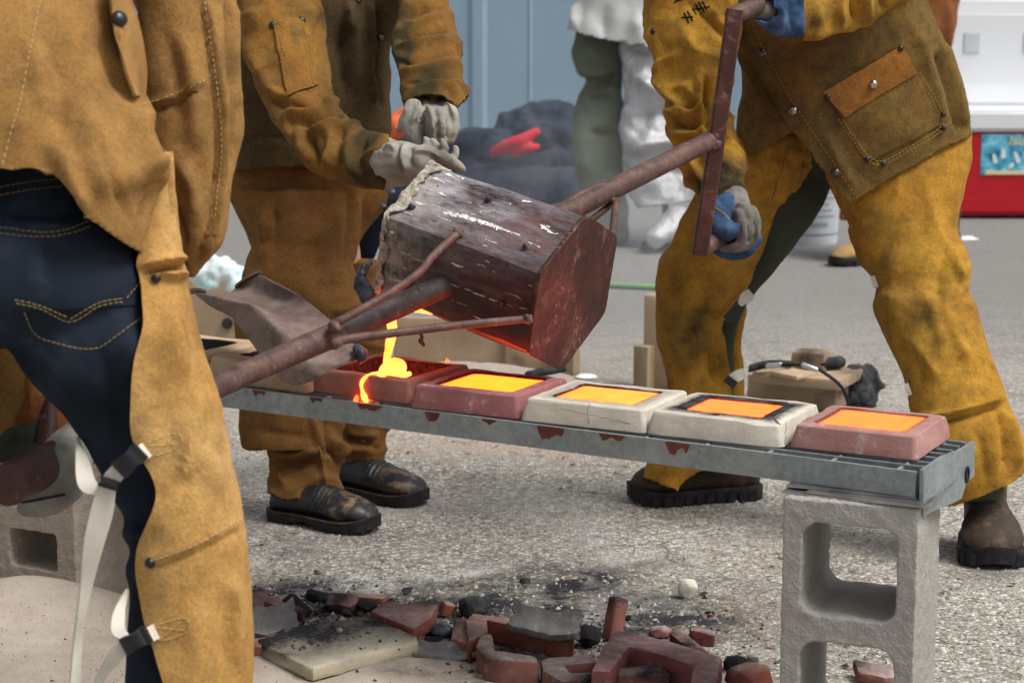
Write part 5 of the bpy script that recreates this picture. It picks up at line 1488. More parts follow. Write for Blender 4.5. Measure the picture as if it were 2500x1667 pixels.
band(.075, .11, 228, 238, M['ink'], 'bar_code'); band(.085, .105, 258, 300, M['ink'], 'print_block')
for k in range(5): band(.13 + k * .028, .137 + k * .028, 232, 318 - 9 * (k % 3), M['ink'], 'print_line')

# dark sacks with a red glove on them
def cloth_pile(name, tubes, mat, label, cat, amp=.02, sc=9, vox=.014, floor=None, seed=0.0):
    d = MB()
    for t in tubes: d.tube(t, 14, 3)
    me = remesh(d, vox, 3); co = get_co(me); no = get_no(me)
    co += no * (amp * vnoise(co, sc, seed) + amp * .5 * vnoise(co, (sc * 3, sc * 3, sc), seed + 3))[:, None]
    if floor is not None: co[:, 2] = np.maximum(co[:, 2], floor)
    set_co(me, co); smooth(me); o = link(name, me, mat); return tag(o, label, cat)
cloth_pile('dark_sack', [[(1150, 390, 10.6, .16), (1250, 400, 10.5, .20), (1370, 390, 10.5, .19)], [(1160, 480, 10.3, .17), (1260, 490, 10.2, .18), (1390, 490, 10.2, .18)], [(1090, 430, 10.6, .13), (1160, 440, 10.5, .16)], [(1110, 370, 10.7, .09), (1160, 345, 10.7, .09)]],
           M['tarp'], 'heap of dark navy sacking on the ground by the blue wall', 'sack', .014, 4, floor=0.0)
cloth_pile('dark_bag', [[(1250, 320, 10.5, .10), (1320, 300, 10.5, .13), (1385, 310, 10.5, .12)], [(1240, 345, 10.45, .08), (1300, 340, 10.4, .10), (1380, 350, 10.4, .11)]], M['tarp'], 'slate blue cloth bag slumped on top of the dark sacking', 'bag', .025, 7, seed=4)
d = MB()
for t in ([(1205, 370, 10.16, .022), (1235, 358, 10.12, .035), (1270, 345, 10.1, .035), (1310, 322, 10.12, .022)], [(1240, 365, 10.12, .03), (1290, 362, 10.1, .028), (1312, 358, 10.12, .016)], [(1255, 360, 10.12, .03), (1262, 378, 10.1, .016)], [(1225, 372, 10.14, .015), (1204, 380, 10.16, .012)]): d.tube(t, 10, 3)
me = remesh(d, .008, 2); smooth(me); o = link('red_glove', me, M['redcloth']); tag(o, 'crumpled bright red glove lying on the dark sacking', 'glove')
d = MB(); d.tube([(960, 330, 9.8, .05), (975, 300, 9.8, .06), (985, 285, 9.8, .045)], 12, 3); me = remesh(d, .01, 2); co = get_co(me); co += get_no(me) * (.02 * vnoise(co, 12))[:, None]; set_co(me, co); smooth(me)
d2 = MB(); d2.tube([(970, 480, 9.9, .10), (970, 400, 9.9, .10), (972, 340, 9.85, .07)], 12, 3)
oc = thing('orange_bundle', G(970, 500), 'orange cloth bundle on a dark post seen behind the gloves', 'bundle')
link('orange_cloth', me, M['orangecloth'], oc); me = remesh(d2, .02, 2); co = get_co(me); co[:, 2] = np.maximum(co[:, 2], 0); set_co(me, co); smooth(me); link('post', me, M['tarp'], oc)
g = G(2372, 585); d = MB(); d.add([g + Vector((-.14, -.05, .004)), g + Vector((.03, -.03, .004)), g + Vector((.01, .05, .012)), g + Vector((-.14, .06, .004)), g + Vector((-.14, -.05, .001)), g + Vector((.03, -.03, .001)), g + Vector((.01, .05, .009)), g + Vector((-.14, .06, .001))], [(0, 1, 2, 3), (7, 6, 5, 4), (0, 4, 5, 1), (1, 5, 6, 2), (2, 6, 7, 3), (3, 7, 4, 0)])
o = d.build('paper_scrap', M['paper']); tag(o, 'white paper scrap on the ground in front of the cooler', 'paper')

# thin smoke drifting behind the ladle
def smoke(c, r, dens, sc, label, seed):
    bm = bmesh.new(); bmesh.ops.create_icosphere(bm, subdivisions=3, radius=1.0)
    me = bpy.data.meshes.new('smoke'); bm.to_mesh(me); bm.free()
    m = bpy.data.materials.new('smoke'); m.use_nodes = True; t = m.node_tree; t.nodes.clear()
    out = t.nodes.new('ShaderNodeOutputMaterial'); pv = t.nodes.new('ShaderNodeVolumePrincipled'); pv.inputs['Color'].default_value = (.86, .90, .95, 1)
    tc = t.nodes.new('ShaderNodeTexCoord'); gr = t.nodes.new('ShaderNodeTexGradient'); gr.gradient_type = 'SPHERICAL'
    nz = t.nodes.new('ShaderNodeTexNoise'); nz.inputs['Scale'].default_value = sc; nz.inputs['Detail'].default_value = 3; nz.inputs['Distortion'].default_value = 1.2
    mp = t.nodes.new('ShaderNodeMapping'); mp.inputs['Location'].default_value = (seed, seed, 0)
    rp = t.nodes.new('ShaderNodeValToRGB'); rp.color_ramp.elements[0].position = .40; rp.color_ramp.elements[1].position = .68
    m1 = t.nodes.new('ShaderNodeMath'); m1.operation = 'MULTIPLY'; m2 = t.nodes.new('ShaderNodeMath'); m2.operation = 'MULTIPLY'; m2.inputs[1].default_value = dens
    L_ = t.links.new
    L_(tc.outputs['Object'], gr.inputs[0]); L_(tc.outputs['Object'], mp.inputs[0]); L_(mp.outputs[0], nz.inputs['Vector']); L_(nz.outputs['Fac'], rp.inputs[0]); L_(rp.outputs[0], m1.inputs[0]); L_(gr.outputs[1], m1.inputs[1])
    L_(m1.outputs[0], m2.inputs[0]); L_(m2.outputs[0], pv.inputs['Density']); L_(pv.outputs[0], out.inputs['Volume'])
    o = link('smoke', me, m); o.location = c; o.scale = r; kind(o, 'stuff'); tag(o, label, 'smoke'); return o
smoke(P(1420, 470, 6.6), (.62, .9, .42), .45, 2.2, 'pale smoke drifting before the dark sacking', 3.0)
smoke(P(1540, 610, 5.6), (.26, .4, .26), 1.3, 2.0, 'wisp of smoke beside the silver leg guard', 7.0)
smoke(P(1930, 760, 5.45), (.10, .10, .20), 1.6, 2.2, 'thin smoke rising from the strapped mould', 5.0)
# ------------------------------------------------------------------ people
def ribbon(pts, mat, parent, name='strap', th=.0016):
    """pts: (x, y, c, width px, twist deg)"""
    pl = catmull(pts, 6); rs = []; ps = [P(*q[:3]) for q in pl]
    for i, q in enumerate(pl):
        t = (ps[min(i + 1, len(ps) - 1)] - ps[max(i - 1, 0)]).normalized()
        v = (ps[i] - CAM).normalized(); s_ = t.cross(v).normalized(); n_ = s_.cross(t)
        a = math.radians(q[4]); s2 = s_ * math.cos(a) + n_ * math.sin(a); n2 = s2.cross(t)
        w = q[3] / FPX * q[2] / 2
        rs.append([ps[i] + s2 * w - n2 * th, ps[i] + s2 * w + n2 * th, ps[i] - s2 * w + n2 * th, ps[i] - s2 * w - n2 * th])
    d = MB(); d.rings(rs); return d.build(name, mat, parent, 40)

def buckle(a, b, w, c, parent, name='buckle'):
    A, B = P(a[0], a[1], c), P(b[0], b[1], c); t = (B - A).normalized(); v = ((A + B) / 2 - CAM).normalized(); s_ = t.cross(v).normalized(); n_ = s_.cross(t)
    if n_.dot(v) > 0: n_ = -n_
    L_ = (B - A).length; w = w / FPX * c / 2; rs = []
    for k, (u, ww, hh) in enumerate(((0, .96, .4), (.03, 1.02, .8), (.22, 1.02, .8), (.26, .95, 1.0), (.5, .88, 1.1), (.70, .95, 1.0), (.74, 1.02, .8), (.97, 1.02, .8), (1, .96, .4))):
        p = A + t * L_ * u; h = .005 * hh
        rs.append([p + s_ * w * ww * .92 + n_ * h, p - s_ * w * ww * .92 + n_ * h, p - s_ * w * ww + n_ * h * .2, p - s_ * w * ww - n_ * .004, p + s_ * w * ww - n_ * .004, p + s_ * w * ww + n_ * h * .2])
    d = MB(); d.rings(rs); return d.build(name, M['plastic'], parent, 35)

def body(parent, tubes, head):
    d = MB()
    for t in tubes: d.tube([(q[0], q[1], q[2], q[3] * .34) for q in t], 12, 3)
    hc = P(*head); up = Vector((0, 0, 1))
    d.tube([(hc - up * .16, .055), (hc - up * .05, .060)], 12, 1, True, True)
    d.tube([(hc - up * .035, .066), (hc + up * .02, .078), (hc + up * .06, .075)], 14, 2, True, True)
    me = remesh(d, .009, 2); smooth(me)
    o = link('body', me, M['skin'], parent)
    d = MB(); d.tube([(hc + up * .03, .086), (hc + up * .075, .080), (hc + up * .09, .060)], 14, 2, True, True); me = remesh(d, .012, 3); smooth(me); link('hair', me, M['hair'], parent)
    return o

def boot(parent, heel, toe, mat, width=.105, shaft=.17, style='work', seed=0, dusty=False, label=None):
    heel = Vector((heel.x, heel.y, 0)); toe = Vector((toe.x, toe.y, 0))
    t = (toe - heel); L_ = t.length; t.normalize(); s_ = Vector((-t.y, t.x, 0)); up = Vector((0, 0, 1)); w = width / 2
    root = parent
    def outline(k):   # half width along the foot
        return np.interp(k, [0, .05, .15, .35, .55, .72, .86, .95, 1.0], [.35, .62, .72, .70, .86, 1.0, .92, .62, .22]) * w
    d = MB(); rs = []
    ks = [0, .02, .06, .12, .2, .3, .4, .5, .6, .7, .8, .88, .94, .98, 1.0]
    sole_t = .030 if style == 'work' else .022
    for k in ks:
        hw = outline(k); h = float(np.interp(k, [0, .08, .2, .32, .45, .6, .75, .88, .96, 1.0], [.085, .115, .125, .12, .102, .083, .072, .060, .045, .030] if style == 'work' else [.045, .058, .068, .078, .078, .068, .060, .051, .039, .026]))
        ring = []
        for j in range(18):
            a = j * 2 * math.pi / 18; ca, sa = math.cos(a), math.sin(a)
            z = (sole_t * .6 + (h) * (.5 + .5 * sa) ** .85) if True else 0
            ww = hw * (abs(ca) ** .75) * (1.0 if sa < .2 else 1.0 - .25 * sa) * (1 if ca > 0 else -1)
            ring.append(heel + t * (k * L_) + s_ * ww + up * z)
        rs.append(ring)
    d.rings(rs)
    ank = heel + t * (.20 * L_)
    ra = .044 if style == 'work' else .030; ank = ank + t * (0 if style == 'work' else .03)
    if style == 'work': d.tube([(ank + up * .06, ra), (ank + up * (shaft * .7), ra * .95), (ank + up * shaft - t * .01, ra)], 16, 3, True, True)
    me = remesh(d, .0045, 5)
    co = get_co(me); no = get_no(me)
    kk = (co - np.array(heel)) @ np.array(t) / L_
    cre = .0035 * np.exp(-((kk - .56) / .09) ** 2) * np.sin(kk * 150 + 3 * vnoise(co, 20, seed)) * (co[:, 2] > .045)
    co += no * (cre + .0018 * vnoise(co, 30, seed) + .0025 * (kk > .78) * 0)[:, None]; set_co(me, co); smooth(me)
    at = me.attributes.new('dust', 'FLOAT', 'POINT'); at.data.foreach_set('value', np.clip((kk - .5) / .3, .08, 1).astype(np.float32))
    b = link('boot', me, mat, root)
    d = MB(); rs = []
    # sole: outline extruded, heel block separated by an arch
    for z, g in ((0.0, .96), (.004, 1.02), (sole_t * .75, 1.03), (sole_t, 1.05), (sole_t + .004, 1.01)):
        ring = []
        for k in ks: ring.append(heel + t * (k * L_ * 1.03 - .015 * L_) + s_ * (outline(k) * g + .002) + up * z)
        for k in ks[::-1]: ring.append(heel + t * (k * L_ * 1.03 - .015 * L_) - s_ * (outline(k) * g + .002) + up * z)
        rs.append(ring)
    for ring, zz in zip(rs, (0, .004, 0, 0, 0)):
        for p in ring:
            k = (p - heel).dot(t) / L_
            if p.z < .012 and style != 'work' and .27 < k < .52: p.z += .013 * math.sin((k - .27) / .25 * math.pi) ** .4
            if k > .8: p.z += .012 * ((k - .8) / .2) ** 2
    d.rings(rs); so = d.build('sole', M['rubber'], b, 45)
    if style == 'work':
        for k in range(11):
            for sg in (-1, 1):
                kx = .08 + k * .085; hw = outline(kx); d = MB()
                d.box(heel + t * (kx * L_) + s_ * sg * (hw * 1.03) + up * (.013 + (.012 * max(0, (kx - .8) / .2) ** 2)), (.008, .005, .012), Matrix((t, s_, up)).transposed())
                d.build('tread_lug', M['rubber'], b)
    else:
        cordl = [heel + t * (k * L_) + s_ * sg * (outline(k) * 1.13) + up * (sole_t + .004 + .012 * max(0, (k - .8) / .2) ** 2) for sg, kk_ in ((1, ks), (-1, ks[::-1])) for k in kk_]
        d = MB(); d.rings(tube_rings(cordl, [.0014] * len(cordl), 5)); d.build('welt', M['boot_brown'], b)
    return b

# ---------------------------------------------------------------- foreground helper, seen from behind
p1 = thing('person', G(300, 2180), 'person seen from behind in tan suede jacket, dark jeans and suede leggings', 'person')
body(p1, [[(-60, 650, 2.43, .11), (-70, 300, 2.44, .12), (-90, 0, 2.46, .13), (-100, -350, 2.52, .13)], [(200, 800, 2.43, .065), (400, 1250, 2.44, .05), (420, 2050, 2.45, .04)], [(-200, 800, 2.43, .065), (-250, 1300, 2.44, .05), (-260, 2050, 2.45, .04)],
          [(-330, -300, 2.55, .05), (-250, 300, 2.66, .045), (-10, 850, 2.70, .04), (90, 985, 2.69, .035)], [(180, -300, 2.6, .05), (420, 150, 2.62, .045), (440, 450, 2.6, .04)]], (-90, -900, 2.6))
d = MB()
d.loft([(-370, 330, 250, 330, 2.47, .60), (-395, 430, 270, 430, 2.455, .62), (-410, 540, 330, 540, 2.44, .64), (-418, 650, 352, 650, 2.43, .66), (-415, 750, 366, 750, 2.43, .62), (-395, 850, 330, 850, 2.44, .5)])
d.loft([(-40, 690, 360, 700, 2.43, .80), (-10, 790, 400, 790, 2.43, .82), (22, 850, 438, 850, 2.43, .85), (75, 930, 455, 925, 2.435, .85), (146, 1010, 468, 1000, 2.44, .85), (190, 1070, 480, 1060, 2.44, .85), (240, 1150, 498, 1140, 2.445, .85), (276, 1230, 515, 1230, 2.45, .85),
        (300, 1265, 520, 1265, 2.45, .85), (294, 1310, 528, 1310, 2.45, .85), (318, 1346, 530, 1346, 2.45, .85), (302, 1395, 538, 1395, 2.45, .85), (313, 1450, 542, 1450, 2.45, .85), (308, 1600, 545, 1600, 2.45, .85), (305, 1760, 545, 1760, 2.45, .85), (300, 2100, 540, 2100, 2.45, .85)])
d.loft([(-400, 720, -20, 740, 2.43, .8), (-400, 850, -5, 850, 2.43, .8), (-395, 1000, -60, 1000, 2.44, .8), (-390, 1300, -130, 1300, 2.45, .8), (-385, 2100, -150, 2100, 2.45, .8)])
jeans = garment('jeans', d, M['denim'], p1, .006, 5,
    folds=[([(30, 850), (120, 950), (240, 1120)], -.004, 25), ([(300, 760), (330, 900), (330, 1040)], .006, 30), ([(230, 800), (270, 950), (300, 1080)], -.004, 25), ([(285, 1275), (380, 1285)], -.008, 12), ([(300, 1330), (380, 1340)], -.008, 12), ([(290, 1305), (390, 1312)], .006, 12),
           ([(0, 515), (110, 525), (200, 510)], -.005, 14), ([(20, 545), (120, 552), (205, 540)], .004, 14), ([(310, 1390), (400, 1400)], .005, 14), ([(120, 700), (200, 640), (300, 620)], .003, 30)],
    nz=[(6, .006), (16, .003)], seed=2.0)
# pocket and its gold stitching
patch(jeans, [(-60, 556), (212, 548), (330, 745), (-40, 760)], M['denim'], p1, 18, 14, .0022, .002, 'back_pocket')
for ln in ([(0, 557), (100, 566), (160, 560), (222, 540)], [(0, 573), (100, 580), (165, 572), (226, 552)], [(0, 460), (80, 447), (150, 440)], [(0, 480), (80, 466), (160, 458)]):
    stitch(jeans, ln, M['goldthread'], p1, .004, .0018, .0007, .0032)
for ln in ([(36, 730), (100, 745), (172, 775)], [(172, 775), (240, 738), (305, 728)], [(305, 728), (335, 690), (352, 645)], [(40, 738), (100, 752), (172, 782), (240, 746), (306, 736)], [(60, 760), (90, 815), (160, 842), (230, 850), (290, 820), (355, 765)]):
    stitch(jeans, ln, M['goldthread'], p1, .004, .0018, .0007, .0034)
d = MB()
d.loft([(-470, -520, 330, -520, 2.54, .5), (-500, -250, 320, -250, 2.46, .58), (-490, 0, 290, 0, 2.41, .66), (-475, 120, 302, 120, 2.40, .67), (-468, 240, 338, 240, 2.40, .67), (-462, 330, 376, 330, 2.40, .67), (-460, 395, 410, 395, 2.40, .66), (-460, 440, 417, 440, 2.40, .66), (-458, 485, 394, 475, 2.40, .67),
        (-455, 550, 374, 550, 2.40, .68), (-450, 620, 356, 620, 2.40, .69), (-450, 720, 356, 720, 2.40, .69)], 5, 36)
d.loft([(370, -320, 580, -320, 2.60, .9), (350, 0, 576, 0, 2.58, .9), (350, 100, 580, 100, 2.57, .9), (350, 200, 588, 200, 2.56, .9), (360, 300, 591, 300, 2.555, .9), (372, 380, 574, 380, 2.55, .9), (388, 450, 557, 450, 2.55, .9), (402, 540, 554, 540, 2.55, .85), (425, 600, 540, 600, 2.55, .8), (448, 645, 500, 645, 2.55, .8), (460, 685, 478, 685, 2.55, .8)])
d.tube([(-300, -330, 2.52, .08), (-260, 100, 2.64, .085), (-120, 560, 2.70, .085), (10, 850, 2.70, .085), (95, 985, 2.69, .075)], 16, 4)
HEM1 = [(-900, 430), (0, 428), (60, 427), (100, 432), (140, 456), (165, 500), (200, 545), (260, 587), (310, 617), (352, 641), (372, 720), (372, 780), (-170, 780), (-170, 760), (-900, 760)]
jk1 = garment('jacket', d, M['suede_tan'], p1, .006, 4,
    folds=[([(120, 60), (150, 250), (145, 400)], -.006, 34), ([(40, 200), (60, 330), (40, 425)], .005, 40), ([(190, 200), (240, 380), (300, 540)], .010, 36), ([(130, 330), (165, 430), (215, 540)], .011, 22), ([(215, 300), (260, 430), (330, 560)], -.008, 28), ([(300, 240), (350, 360), (390, 430)], .010, 20), ([(330, 420), (385, 400), (415, 370)], .008, 16),
           ([(340, 480), (380, 455), (412, 448)], -.010, 12), ([(290, 120), (320, 230), (370, 330)], .008, 14), ([(60, 60), (110, 200), (120, 330)], .005, 30), ([(350, 560), (365, 500), (390, 470)], -.008, 12), ([(250, 60), (275, 160), (310, 260)], -.006, 20),
           ([(492, 0), (512, 120), (524, 210), (532, 300), (534, 400), (524, 480), (514, 560), (478, 640)], -.009, 9), ([(503, 0), (522, 120), (534, 210), (542, 300), (545, 390), (536, 470), (524, 560), (490, 635)], .008, 10), ([(553, 0), (562, 120), (572, 230), (570, 330), (556, 420)], -.010, 12), ([(570, 0), (576, 150), (584, 270)], .006, 10), ([(535, 0), (545, 150), (555, 300)], .004, 12),
           ([(400, 60), (430, 200), (440, 330)], -.005, 22), ([(440, 60), (470, 200), (480, 380)], .006, 22), ([(430, 380), (470, 460), (475, 560)], .008, 18), ([(410, 470), (440, 560), (455, 620)], -.007, 12), ([(350, 275), (430, 248), (502, 210)], -.006, 7), ([(350, 260), (430, 234), (500, 196)], .004, 8)],
    nz=[((4, 4, 2.0), .011), ((9, 9, 5), .0030), ((3.5, 3.5, 1.6), .005, 'r'), (24, .0010)], soot_shade=[(300, 330, 120, .14), (470, 250, 160, .22), (560, 150, 60, .3), (480, 560, 60, .15), (330, 200, 60, .2)], cuts=[HEM1], thick=.004, seed=1.0)  # patches on the right lobe paint its shade into the leather colour
rs = []
for y, xa, xb in ((-60, 262, 312), (0, 266, 316), (45, 272, 330), (90, 284, 341), (130, 292, 348), (170, 302, 353), (200, 312, 352), (236, 326, 350)):
    rs.append([P(xa + (xb - xa) * k / 8, y, 2.345 + .10 * (k / 8) ** 1.6 + .004 * math.sin(k * 1.3 + y * .03)) for k in range(9)])
rs = [[Vector(q) for q in zip(*[iter(r)] * 3)] for r in catmull([[v for p in r for v in p] for r in rs], 4)]
d = MB(); d.rings(rs, closed=False); me = bpy.data.meshes.new('t'); me.from_pydata(d.v, [], d.f); me.update(); me = thicken(me, .0035); o = link('pocket_flap', me, M['suede_tan'], jk1); autosmooth(o, 60)
snap(o, 291, 47, M['snapblack'], p1, .010); snap(jk1, 359, 607, M['snapblack'], p1, .005)
stitch(jk1, [(98, 0), (72, 130), (48, 250), (22, 340), (5, 410)], M['thread'], p1, .004, .003, .0007)
stitch(jk1, [(500, 5), (518, 120), (531, 215), (540, 300), (541, 380), (532, 460), (524, 540)], M['thread'], p1, .004, .003, .0007)
stitch(jk1, [(350, 255), (400, 240), (450, 220), (503, 194)], M['thread'], p1, .004, .003, .0007)

# leather legging: an open sheet buckled round the leg
rows_ = [(370, 352, 424, 392), (420, 350, 426, 388), (470, 345, 428, 382), (520, 340, 430, 378), (570, 330, 436, 368), (610, 310, 442, 356), (640, 300, 446, 350), (660, 300, 452, 352), (690, 280, 456, 360), (740, 210, 468, 368), (800, 150, 484, 374), (880, 120, 506, 360), (960, 150, 530, 354), (1040, 190, 546, 351), (1085, 220, 556, 358), (1120, 235, 562, 374), (1160, 245, 569, 396), (1200, 260, 577, 407), (1240, 270, 586, 401),
         (1280, 280, 594, 384), (1320, 288, 598, 364), (1350, 292, 600, 353), (1390, 296, 602, 347), (1450, 300, 605, 353), (1520, 300, 607, 368), (1600, 300, 610, 398), (1680, 300, 612, 424), (1800, 290, 612, 440), (2000, 280, 612, 440), (2120, 280, 615, 440)]
def legging(rows_, c, ratio, mat, parent, name, folds=(), nz=(), soot_shade=(), cols=40, end=-2.3, seed=0.0, th=.0035, sub=5):
    rows2 = catmull([r if len(r) == 5 else r + (c,) for r in rows_], sub); n1 = cols; vs = []
    for y, xl, xr, xe, cz in rows2:
        cx, rx = (xl + xr) / 2, (xr - xl) / 2
        a0 = math.acos(max(-1, min(1, (xe - cx) / rx)))
        vs.append(ring3((xl, y, xr, y, cz, ratio, 0), 1, 2.0, [a0 + (end - a0) * k / (n1 - 1) for k in range(n1)]))
    me = bpy.data.meshes.new(name)
    me.from_pydata([p for r in vs for p in r], [], [(j * n1 + i, j * n1 + i + 1, (j + 1) * n1 + i + 1, (j + 1) * n1 + i) for j in range(len(vs) - 1) for i in range(n1 - 1)])
    me.update()
    if me.polygons[n1 // 4].normal.dot(AF) > 0: me.flip_normals()
    sculpt(me, folds, nz, soot_shade, (), seed)
    me = thicken(me, th); me.name = name
    o = link(name, me, mat, parent); autosmooth(o, 60); return o
lg1 = legging(rows_, 2.425, .92, M['suede_pale'], p1, 'legging',
    folds=[([(352, 655), (400, 640), (455, 628)], .010, 9), ([(352, 690), (400, 676), (460, 668)], .009, 9), ([(352, 672), (400, 658), (458, 648)], -.008, 7), ([(420, 560), (425, 480), (415, 430)], -.006, 10), ([(400, 720), (430, 850), (440, 960)], .006, 22), ([(450, 760), (490, 900), (505, 1000)], -.005, 16), ([(360, 900), (395, 1000), (420, 1090)], -.005, 22),
           ([(440, 1180), (460, 1060), (500, 960)], .006, 14), ([(350, 1375), (420, 1352), (500, 1318), (592, 1268)], .0028, 11), ([(350, 1392), (420, 1369), (500, 1336), (592, 1286)], -.0028, 9), ([(410, 1200), (450, 1180), (480, 1130)], -.006, 18), ([(560, 1400), (570, 1500), (575, 1640)], .005, 14), ([(470, 1440), (480, 1560), (500, 1660)], .004, 22), ([(540, 1400), (545, 1520), (555, 1650)], -.004, 12), ([(480, 1080), (520, 1150), (540, 1240)], .006, 20)],
    nz=[((5, 5, 3), .007), (14, .0025), (40, .001)], soot_shade=[(395, 870, 40, .35), (420, 920, 30, .3), (440, 1020, 40, .25), (380, 1290, 50, .25), (470, 760, 40, .15)], seed=4.0)
snap(lg1, 381, 680, M['snapblack'], p1, .006); snap(lg1, 366, 1374, M['snapblack'], p1, .0065)
for ln in ([(355, 1372), (430, 1348), (500, 1318), (588, 1266)], [(360, 1080), (432, 1058), (440, 1088), (372, 1112), (358, 1082)], [(366, 1088), (438, 1082)], [(372, 1110), (432, 1060)], [(380, 1525), (452, 1508), (457, 1540), (392, 1562), (382, 1526)], [(384, 1530), (454, 1538)], [(392, 1560), (450, 1510)]):
    stitch(lg1, ln, M['thread'], p1, .0045, .002, .0007, .0008)
ribbon([(380, 1084, 2.372, 40, 0), (360, 1096, 2.352, 40, 0), (334, 1114, 2.30, 42, 0)], M['webbing'], p1)
buckle((345, 1098), (288, 1150), 52, 2.295, p1)
ribbon([(305, 1136, 2.30, 42, 0), (278, 1162, 2.30, 42, 0), (262, 1190, 2.305, 44, 10), (248, 1250, 2.31, 56, 15), (228, 1330, 2.32, 52, 25), (212, 1420, 2.34, 36, 35), (198, 1500, 2.35, 28, 45), (188, 1580, 2.36, 26, 40), (182, 1690, 2.36, 30, 30)], M['webbing'], p1, 'strap_tail')
ribbon([(190, 1068, 2.42, 8, 70), (200, 1120, 2.38, 34, 30), (212, 1180, 2.35, 44, 15), (238, 1196, 2.33, 30, 40), (262, 1176, 2.31, 24, 40)], M['webbing'], p1, 'strap_loop')
buckle((270, 1168), (262, 1192), 50, 2.298, p1, 'slide'); 
ribbon([(402, 1532, 2.385, 36, 0), (380, 1541, 2.362, 38, 0), (356, 1553, 2.31, 38, 0)], M['webbing'], p1)
buckle((364, 1546), (300, 1580), 46, 2.305, p1)
ribbon([(318, 1572, 2.31, 40, 0), (292, 1586, 2.31, 40, 0), (278, 1606, 2.315, 36, 10), (250, 1645, 2.33, 26, 30), (230, 1700, 2.34, 24, 40)], M['webbing'], p1, 'strap_tail')
ribbon([(312, 1440, 2.38, 10, 60), (292, 1490, 2.35, 28, 25), (288, 1535, 2.33, 34, 10), (304, 1556, 2.315, 26, 30)], M['webbing'], p1, 'strap_loop')
# dark leather cuff and glove on the grip
d = MB(); d.tube([(10, 880, 2.70, .075), (70, 960, 2.69, .070), (120, 1040, 2.67, .060)], 16, 3)
garment('cuff', d, M['suede_dark'], p1, .005, 3, nz=[(10, .006)], folds=[([(60, 900), (75, 960), (70, 1010)], .006, 10)])
d = MB(); d.loft([(60, 1010, 190, 1050, 2.655, .7), (0, 1060, 205, 1060, 2.64, .6), (-30, 1110, 210, 1085, 2.63, .6), (-60, 1140, 195, 1100, 2.62, .6)], 4)
garment('glove_cuff', d, M['olive'], p1, .005, 3, nz=[(14, .004)], folds=[([(10, 1090), (60, 1060), (120, 1020)], .006, 8), ([(40, 1100), (90, 1070), (150, 1040)], -.005, 8)])
d = MB()
for t in ([(180, 1085, 2.60, .030), (150, 1130, 2.57, .034), (110, 1180, 2.55, .028)], [(190, 1120, 2.585, .022), (165, 1165, 2.55, .022), (130, 1185, 2.535, .018)], [(188, 1150, 2.58, .020), (165, 1195, 2.55, .020), (120, 1215, 2.53, .017), (75, 1222, 2.53, .013)],
          [(175, 1175, 2.575, .019), (150, 1212, 2.55, .019), (100, 1232, 2.54, .016), (65, 1238, 2.54, .012)], [(155, 1110, 2.55, .018), (120, 1150, 2.53, .016), (95, 1180, 2.525, .014)]): d.tube(t, 12, 3)
gl = garment('glove', d, M['glove'], p1, .0035, 3, nz=[(30, .003)], soot_shade=[(150, 1200, 60, .5)])
cordline(gl, [(45, 1226), (80, 1222), (120, 1214), (160, 1206)], M['darkthread'], p1, .0016, .0004)
boot(p1, G(440, 2205), G(520, 2125), M['boot_brown'], .11, .2); boot(p1, G(-260, 2205), G(-240, 2125), M['boot_brown'], .11, .2)

# ---------------------------------------------------------------- helper behind the ladle
p2 = thing('person', G(850, 1270), 'person in sooty brown leathers steadying the ladle with grey gloves', 'person')
body(p2, [[(760, 420, 4.30, .10), (770, 150, 4.30, .11), (780, -250, 4.32, .12)], [(720, 450, 4.28, .07), (720, 800, 4.25, .05), (735, 1180, 4.24, .04)], [(840, 450, 4.40, .06), (880, 800, 4.45, .05), (890, 1120, 4.44, .035)], [(690, -200, 4.2, .05), (720, 200, 4.05, .045), (900, 390, 3.82, .04), (980, 400, 3.74, .035)], [(1040, -200, 4.2, .05), (1040, 100, 4.02, .045), (1060, 270, 3.84, .035)]], (790, -640, 4.2))
d = MB()
d.loft([(600, -520, 1000, -520, 4.36, .5), (570, -250, 1040, -250, 4.34, .6), (572, 0, 1010, 0, 4.30, .6), (572, 110, 958, 110, 4.28, .6), (570, 210, 955, 200, 4.27, .6), (566, 290, 958, 280, 4.26, .6), (560, 350, 955, 330, 4.25, .6), (556, 420, 940, 400, 4.25, .6)])
jk2 = garment('jacket', d, M['suede_soot_shade'], p2, .0065, 4,
    folds=[([(905, 0), (908, 100), (900, 180), (915, 260)], .014, 8), ([(922, 0), (924, 100), (918, 180), (935, 270)], -.010, 8), ([(840, 40), (830, 150), (850, 250)], -.014, 20), ([(870, 20), (868, 140), (872, 240)], .012, 16), ([(850, 0), (855, 40), (840, 90)], .012, 10), ([(590, 340), (650, 330), (720, 345)], -.006, 10)],
    nz=[((6, 6, 5), .008), (16, .004)], seed=9.0)
d = MB()
d.loft([(600, -330, 830, -380, 4.28, .9), (586, -150, 800, -160, 4.18, .9), (588, 0, 790, 10, 4.12, .9), (600, 105, 800, 112, 4.07, .9), (621, 190, 806, 185, 4.02, .9), (653, 278, 820, 232, 3.97, .9), (693, 340, 836, 262, 3.92, .9), (738, 392, 856, 282, 3.87, .9), (795, 428, 884, 300, 3.83, .9), (865, 455, 916, 318, 3.79, .9), (935, 464, 948, 334, 3.76, .85), (1000, 470, 1000, 345, 3.73, .8)])
CUF2 = [[(952, 300), (958, 333), (950, 400), (946, 470), (1060, 500), (1060, 345), (985, 310)], [(978, 300), (984, 262), (992, 250), (1030, 234), (1076, 233), (1112, 264), (1120, 268), (1146, 238), (1200, 260), (1200, 350), (978, 350)]]
